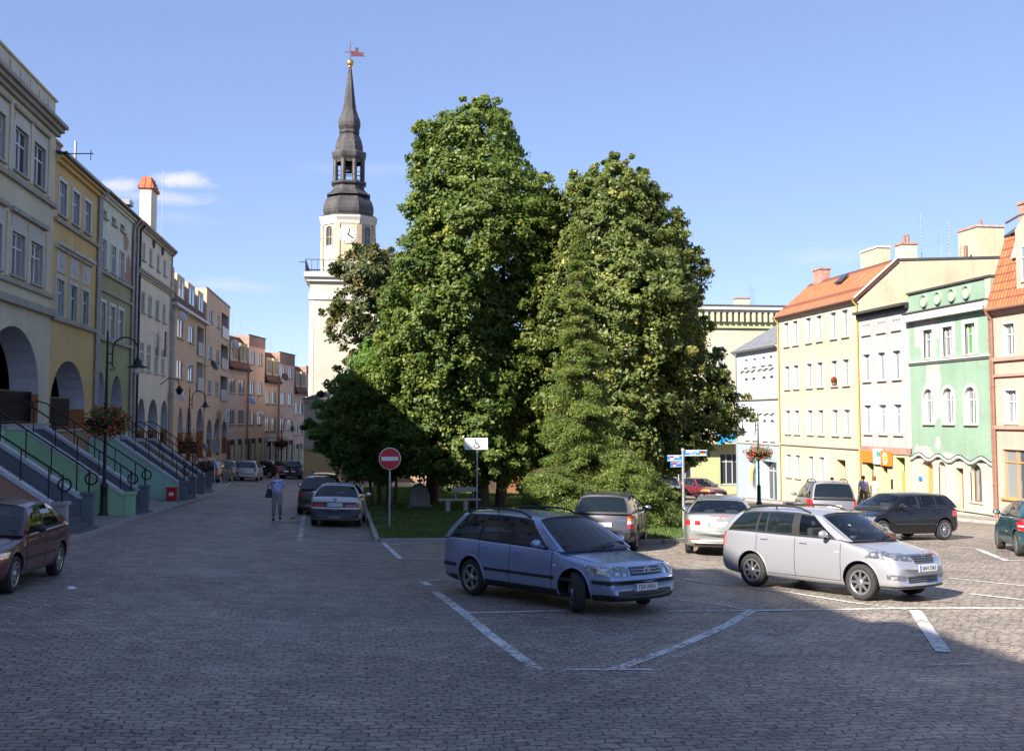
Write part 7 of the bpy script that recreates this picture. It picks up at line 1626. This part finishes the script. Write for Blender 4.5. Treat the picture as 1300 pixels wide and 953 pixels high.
def person(label,pos,head,J,shirt,trou,hair,skin='skin',shorts=False,sleeve='short',bag=None,shoe='black',female=False,sc=1.0):
    """figure faces local -Y; J overrides joint positions"""
    j=dict(pel=(0,0,.93),wa=(0,0,1.08),ch=(0,.0,1.30),nk=(0,0,1.44),ja=(0,-.015,1.52),hd=(0,-.01,1.60),tp=(0,.0,1.68))
    sh=.165 if female else .19
    for s,n in ((-1,'r'),(1,'l')):
        j.update({n+'sh':(s*sh,0,1.38),n+'el':(s*(sh+.06),.02,1.11),n+'wr':(s*(sh+.07),-.06,.88),n+'hi':(s*.09,0,.88),n+'kn':(s*.10,-.02,.48),n+'an':(s*.10,.02,.09),n+'to':(s*.11,-.14,.03)})
    j.update(J); T=thing('person',label,'person',pos,head)
    order=['pel','wa','ch','nk','ja','hd','tp']; V=[j[k] for k in order]; Rr=[(.13,.10),(.115,.085),(.135,.095),.05,(.06,.07),(.075,.09),(.05,.06)]; E_=[(i,i+1) for i in range(6)]
    V.append((j['hd'][0],j['hd'][1]-.105,j['hd'][2]-.01)); Rr.append(.012); E_.append((5,7))
    for n in 'rl':
        b=len(V); V+=[j[n+'sh'],j[n+'el'],j[n+'wr']]; Rr+=[.05,.038,.026]; E_+=[(2,b),(b,b+1),(b+1,b+2)]
        d=(Vector(j[n+'wr'])-Vector(j[n+'el'])).normalized(); side=d.cross(Vector((0,1,.1))).normalized(); pal=Vector(j[n+'wr'])+d*.06
        V.append(tuple(pal)); Rr.append((.032,.016)); E_.append((b+2,b+3))
        for k in range(4):
            f=pal+side*(.021*(k-1.5))+d*.035; f2=f+d*(.035+.008*(k in(1,2)))+Vector((0,-.012,0)); c=len(V); V+=[tuple(f),tuple(f2)]; Rr+=[.009,.007]; E_+=[(b+3,c),(c,c+1)]
        f=Vector(j[n+'wr'])+d*.03+side*.035; c=len(V); V+=[tuple(f),tuple(f+d*.035+side*.012)]; Rr+=[.010,.008]; E_+=[(b+3,c),(c,c+1)]
        b=len(V); V+=[j[n+'hi'],j[n+'kn'],j[n+'an'],j[n+'to']]; Rr+=[.085,.056,.036,(.035,.025)]; E_+=[(0,b),(b,b+1),(b+1,b+2),(b+2,b+3)]
    skinmesh('body',V,E_,Rr,M[skin],T,2)
    V=[j['pel'],(j['wa'][0],j['wa'][1],j['wa'][2]-.04)]; Rr=[(.16,.125),(.135,.11)]; E_=[(0,1)]
    for n in 'rl':
        b=len(V); kn=Vector(j[n+'kn']); an=Vector(j[n+'an']); end=kn.lerp(an,.12) if shorts else kn.lerp(an,.88); V+=[j[n+'hi'],tuple(kn) if not shorts else tuple(kn),tuple(end)]; Rr+=[.11,.078,.072 if shorts else .062]; E_+=[(0,b),(b,b+1),(b+1,b+2)]
    skinmesh('trousers',V,E_,Rr,trou,T)
    V=[(j['pel'][0],j['pel'][1],j['pel'][2]-.02),j['wa'],j['ch'],tuple(Vector(j['nk'])-Vector((0,0,.03)))]; Rr=[(.175,.14),(.155,.125),(.165,.125),(.07,.07)]; E_=[(0,1),(1,2),(2,3)]
    for n in 'rl':
        b=len(V); s_,e_=Vector(j[n+'sh']),Vector(j[n+'el']); V+=[tuple(s_),tuple(s_.lerp(e_,.75 if sleeve=='short' else .2))]; Rr+=[.068,.062]; E_+=[(2,b),(b,b+1)]
    skinmesh('shirt',V,E_,Rr,shirt,T)
    m=MB(); c=j['hd']; m.sphere((c[0],c[1]+.022,c[2]+.035),.108,14,sc=(.90,.98,1.0)); m.v=[v if not(v[1]<c[1]-.045 and v[2]<c[2]+.055) else (v[0],c[1]-.02,v[2]) for v in m.v]
    if female: m.sphere((c[0],c[1]+.06,c[2]-.02),.085,12)
    m.build('hair',hair,T)
    for s in (-1,1): m=MB(); m.sphere((c[0]+s*.032,c[1]-.082,c[2]+.012),.010,8); m.build('eye',M['black'],T)
    m=MB(); m.tube([(c[0]-.022,c[1]-.083,c[2]-.048),(c[0],c[1]-.09,c[2]-.05),(c[0]+.022,c[1]-.083,c[2]-.048)],.005,5); m.build('mouth',M['rust'],T)
    for n in 'rl':
        a,t_=Vector(j[n+'an']),Vector(j[n+'to']); m=MB(); m.tube([tuple(a+Vector((0,.05,-.035))),tuple(a+Vector((0,0,-.03))),tuple(t_+Vector((0,.02,.01))),tuple(t_+Vector((0,-.06,.0)))],[.04,.05,.048,.03],10); m.build('shoe',M[shoe],T)
    T.scale=(sc,sc,sc)
    return T
def flower_shirt():
    m,nt,b=new_mat('blue and navy flowered blouse'); tc=N(nt,'ShaderNodeTexCoord').outputs['Object']; v=N(nt,'ShaderNodeTexVoronoi'); v.inputs['Scale'].default_value=9; L(nt,tc,v.inputs[0])
    k=mth(nt,'ADD',v.outputs['Distance'],mth(nt,'MULTIPLY',noise(nt,tc,14,2),.35)); c=mix(nt,maprange(nt,k,.46,.50,1,0),(.34,.42,.75),(.02,.025,.10)); k2=maprange(nt,noise(nt,tc,11,2),.55,.6,0,.8)
    L(nt,mix(nt,k2,c,(.62,.66,.8)),b.inputs['Base Color']); b.inputs['Roughness'].default_value=.85; return m
cl=lambda n,c: simple(n,c,.9,var=.12,vscale=5)
hb=cl('brown hair',(.06,.03,.018)); hg=cl('grey hair',(.35,.34,.33)); hl_=cl('auburn hair',(.13,.05,.02))
wx,wy=-2.78,39.6
T=person('woman in a flowered blue blouse walking towards the camera with hand raised to her cheek','x' and (wx,wy,g(wx,wy)+.01),R(6),dict(rel=(-.34,-.10,1.20),rwr=(-.17,-.19,1.43),lel=(.24,.04,1.12),lwr=(.23,-.14,.98),lkn=(.11,-.12,.50),lan=(.12,.06,.13),lto=(.12,-.08,.06),rkn=(-.10,-.02,.49),ran=(-.11,.03,.09),rto=(-.12,-.13,.03),hd=(0,-.02,1.585),tp=(0,-.01,1.665)),flower_shirt(),cl('grey beige trousers',(.24,.23,.24)),hb,female=True)
Tb=thing('handbag','black shoulder bag hanging at the walking woman\'s right side','handbag',(wx-.28,wy,g(wx,wy)+.82)); m=MB(); m.prism([(-.14,-.05,-.02),(.12,-.05,-.02),(.10,-.05,.28),(-.05,-.05,.30)],(0,.12,0)); m.build('bag_body',M['black'],Tb,.03); m=MB(); m.tube([(-.06,0,.27),(.02,-.02,.45),(.13,-.04,.60),(.10,.03,.45),(.08,.02,.27)],.010,6); m.build('strap',M['black'],Tb)
person('man with white hair leaning on the arcade railing of the ochre house',(XL-.75,45.05,-.48),R(90)-R(8),dict(lel=(.27,-.18,1.12),lwr=(.12,-.36,1.14),rel=(-.27,-.18,1.12),rwr=(-.12,-.36,1.14),ch=(0,-.08,1.28),nk=(0,-.12,1.42),ja=(0,-.16,1.50),hd=(0,-.16,1.58),tp=(0,-.15,1.66)),cl('pale blue shirt',(.30,.40,.60)),cl('dark trousers man',(.03,.03,.04)),hg)
walk=dict(rkn=(-.10,-.10,.49),ran=(-.10,-.14,.09),rto=(-.11,-.30,.04),lkn=(.10,-.02,.49),lan=(.10,.20,.13),lto=(.11,.06,.04))
def zp(x,y): return g(x,y)+.13
person('man in a lilac t-shirt walking past the yellow shop',(27.0,56.6,zp(27.0,56.6)),R(150),dict(walk),cl('lilac t-shirt',(.42,.36,.70)),cl('olive shorts',(.12,.11,.06)),hb,shorts=True)
person('person in a cream top standing at the yellow shop door',(26.9,55.1,zp(26.9,55.1)),R(120),{},cl('cream blouse',(.62,.56,.45)),cl('pale trousers',(.40,.36,.30)),hl_,female=True)
person('red-haired person in a white sleeveless top by the yellow house',(25.3,56.8,g(25.3,56.8)),R(200),dict(walk),cl('white top',(.70,.68,.66)),cl('pink shorts',(.5,.3,.3)),hl_,female=True,sleeve='none',shorts=True)
x,y=26.6,60.1; t=thing('dustbin','small black and grey pair of rubbish bags by the downpipe','rubbish bag',(x,y,zp(x,y))); m=MB(); m.sphere((0,0,.32),.32,12,sc=(1,1,1.1)); m.build('bag',M['black'],t); m=MB(); m.sphere((-.15,.45,.28),.28,12,sc=(1,1,1.15)); m.build('bag',M['plastic'],t)
# geranium pot on a sill of the yellow house
t=thing('window_flower_pot','flower pot with red blooms on a second-floor sill of the yellow house','flower pot',(XR-.06,72.2-(72.2-63.3),1.92)); m=MB(); m.lathe([(.0,0),(.09,0),(.12,.18),(.10,.18)],12); m.build('pot',M['rust'],t)
for nm,mt,n in (('foliage','bleaf',60),('flowers','petal',50)):
    r=np.random.default_rng(5); p=r.normal(size=(n,3)); p/=np.linalg.norm(p,axis=1)[:,None]; V,F,tt=leaves(p*.16+np.array([0,0,.32 if nm=='foliage' else .38]),3,np.full(n,.05),.05,9,p); link(nm,np_mesh(nm,V,F,M[mt],tt),t)
# bicycle-like low fence behind the saloon: thin iron barrier
t=thing('iron_barrier','low dark iron barrier at the kerb right of the street name post','barrier',(15.2,47.5,g(15.2,47.5)),R(20)); m=MB()
for q in (-1.2,0,1.2): m.tube([(q,0,-.05),(q,0,.95)],.03,8)
m.tube([(-1.2,0,.95),(1.2,0,.95)],.03,8); m.tube([(-1.2,0,.5),(1.2,0,.5)],.02,8); m.build('bars',M['iron'],t)

S.cycles.max_bounces=6; S.cycles.transparent_max_bounces=12; S.cycles.caustics_reflective=False; S.cycles.caustics_refractive=False
bpy.context.view_layer.update()
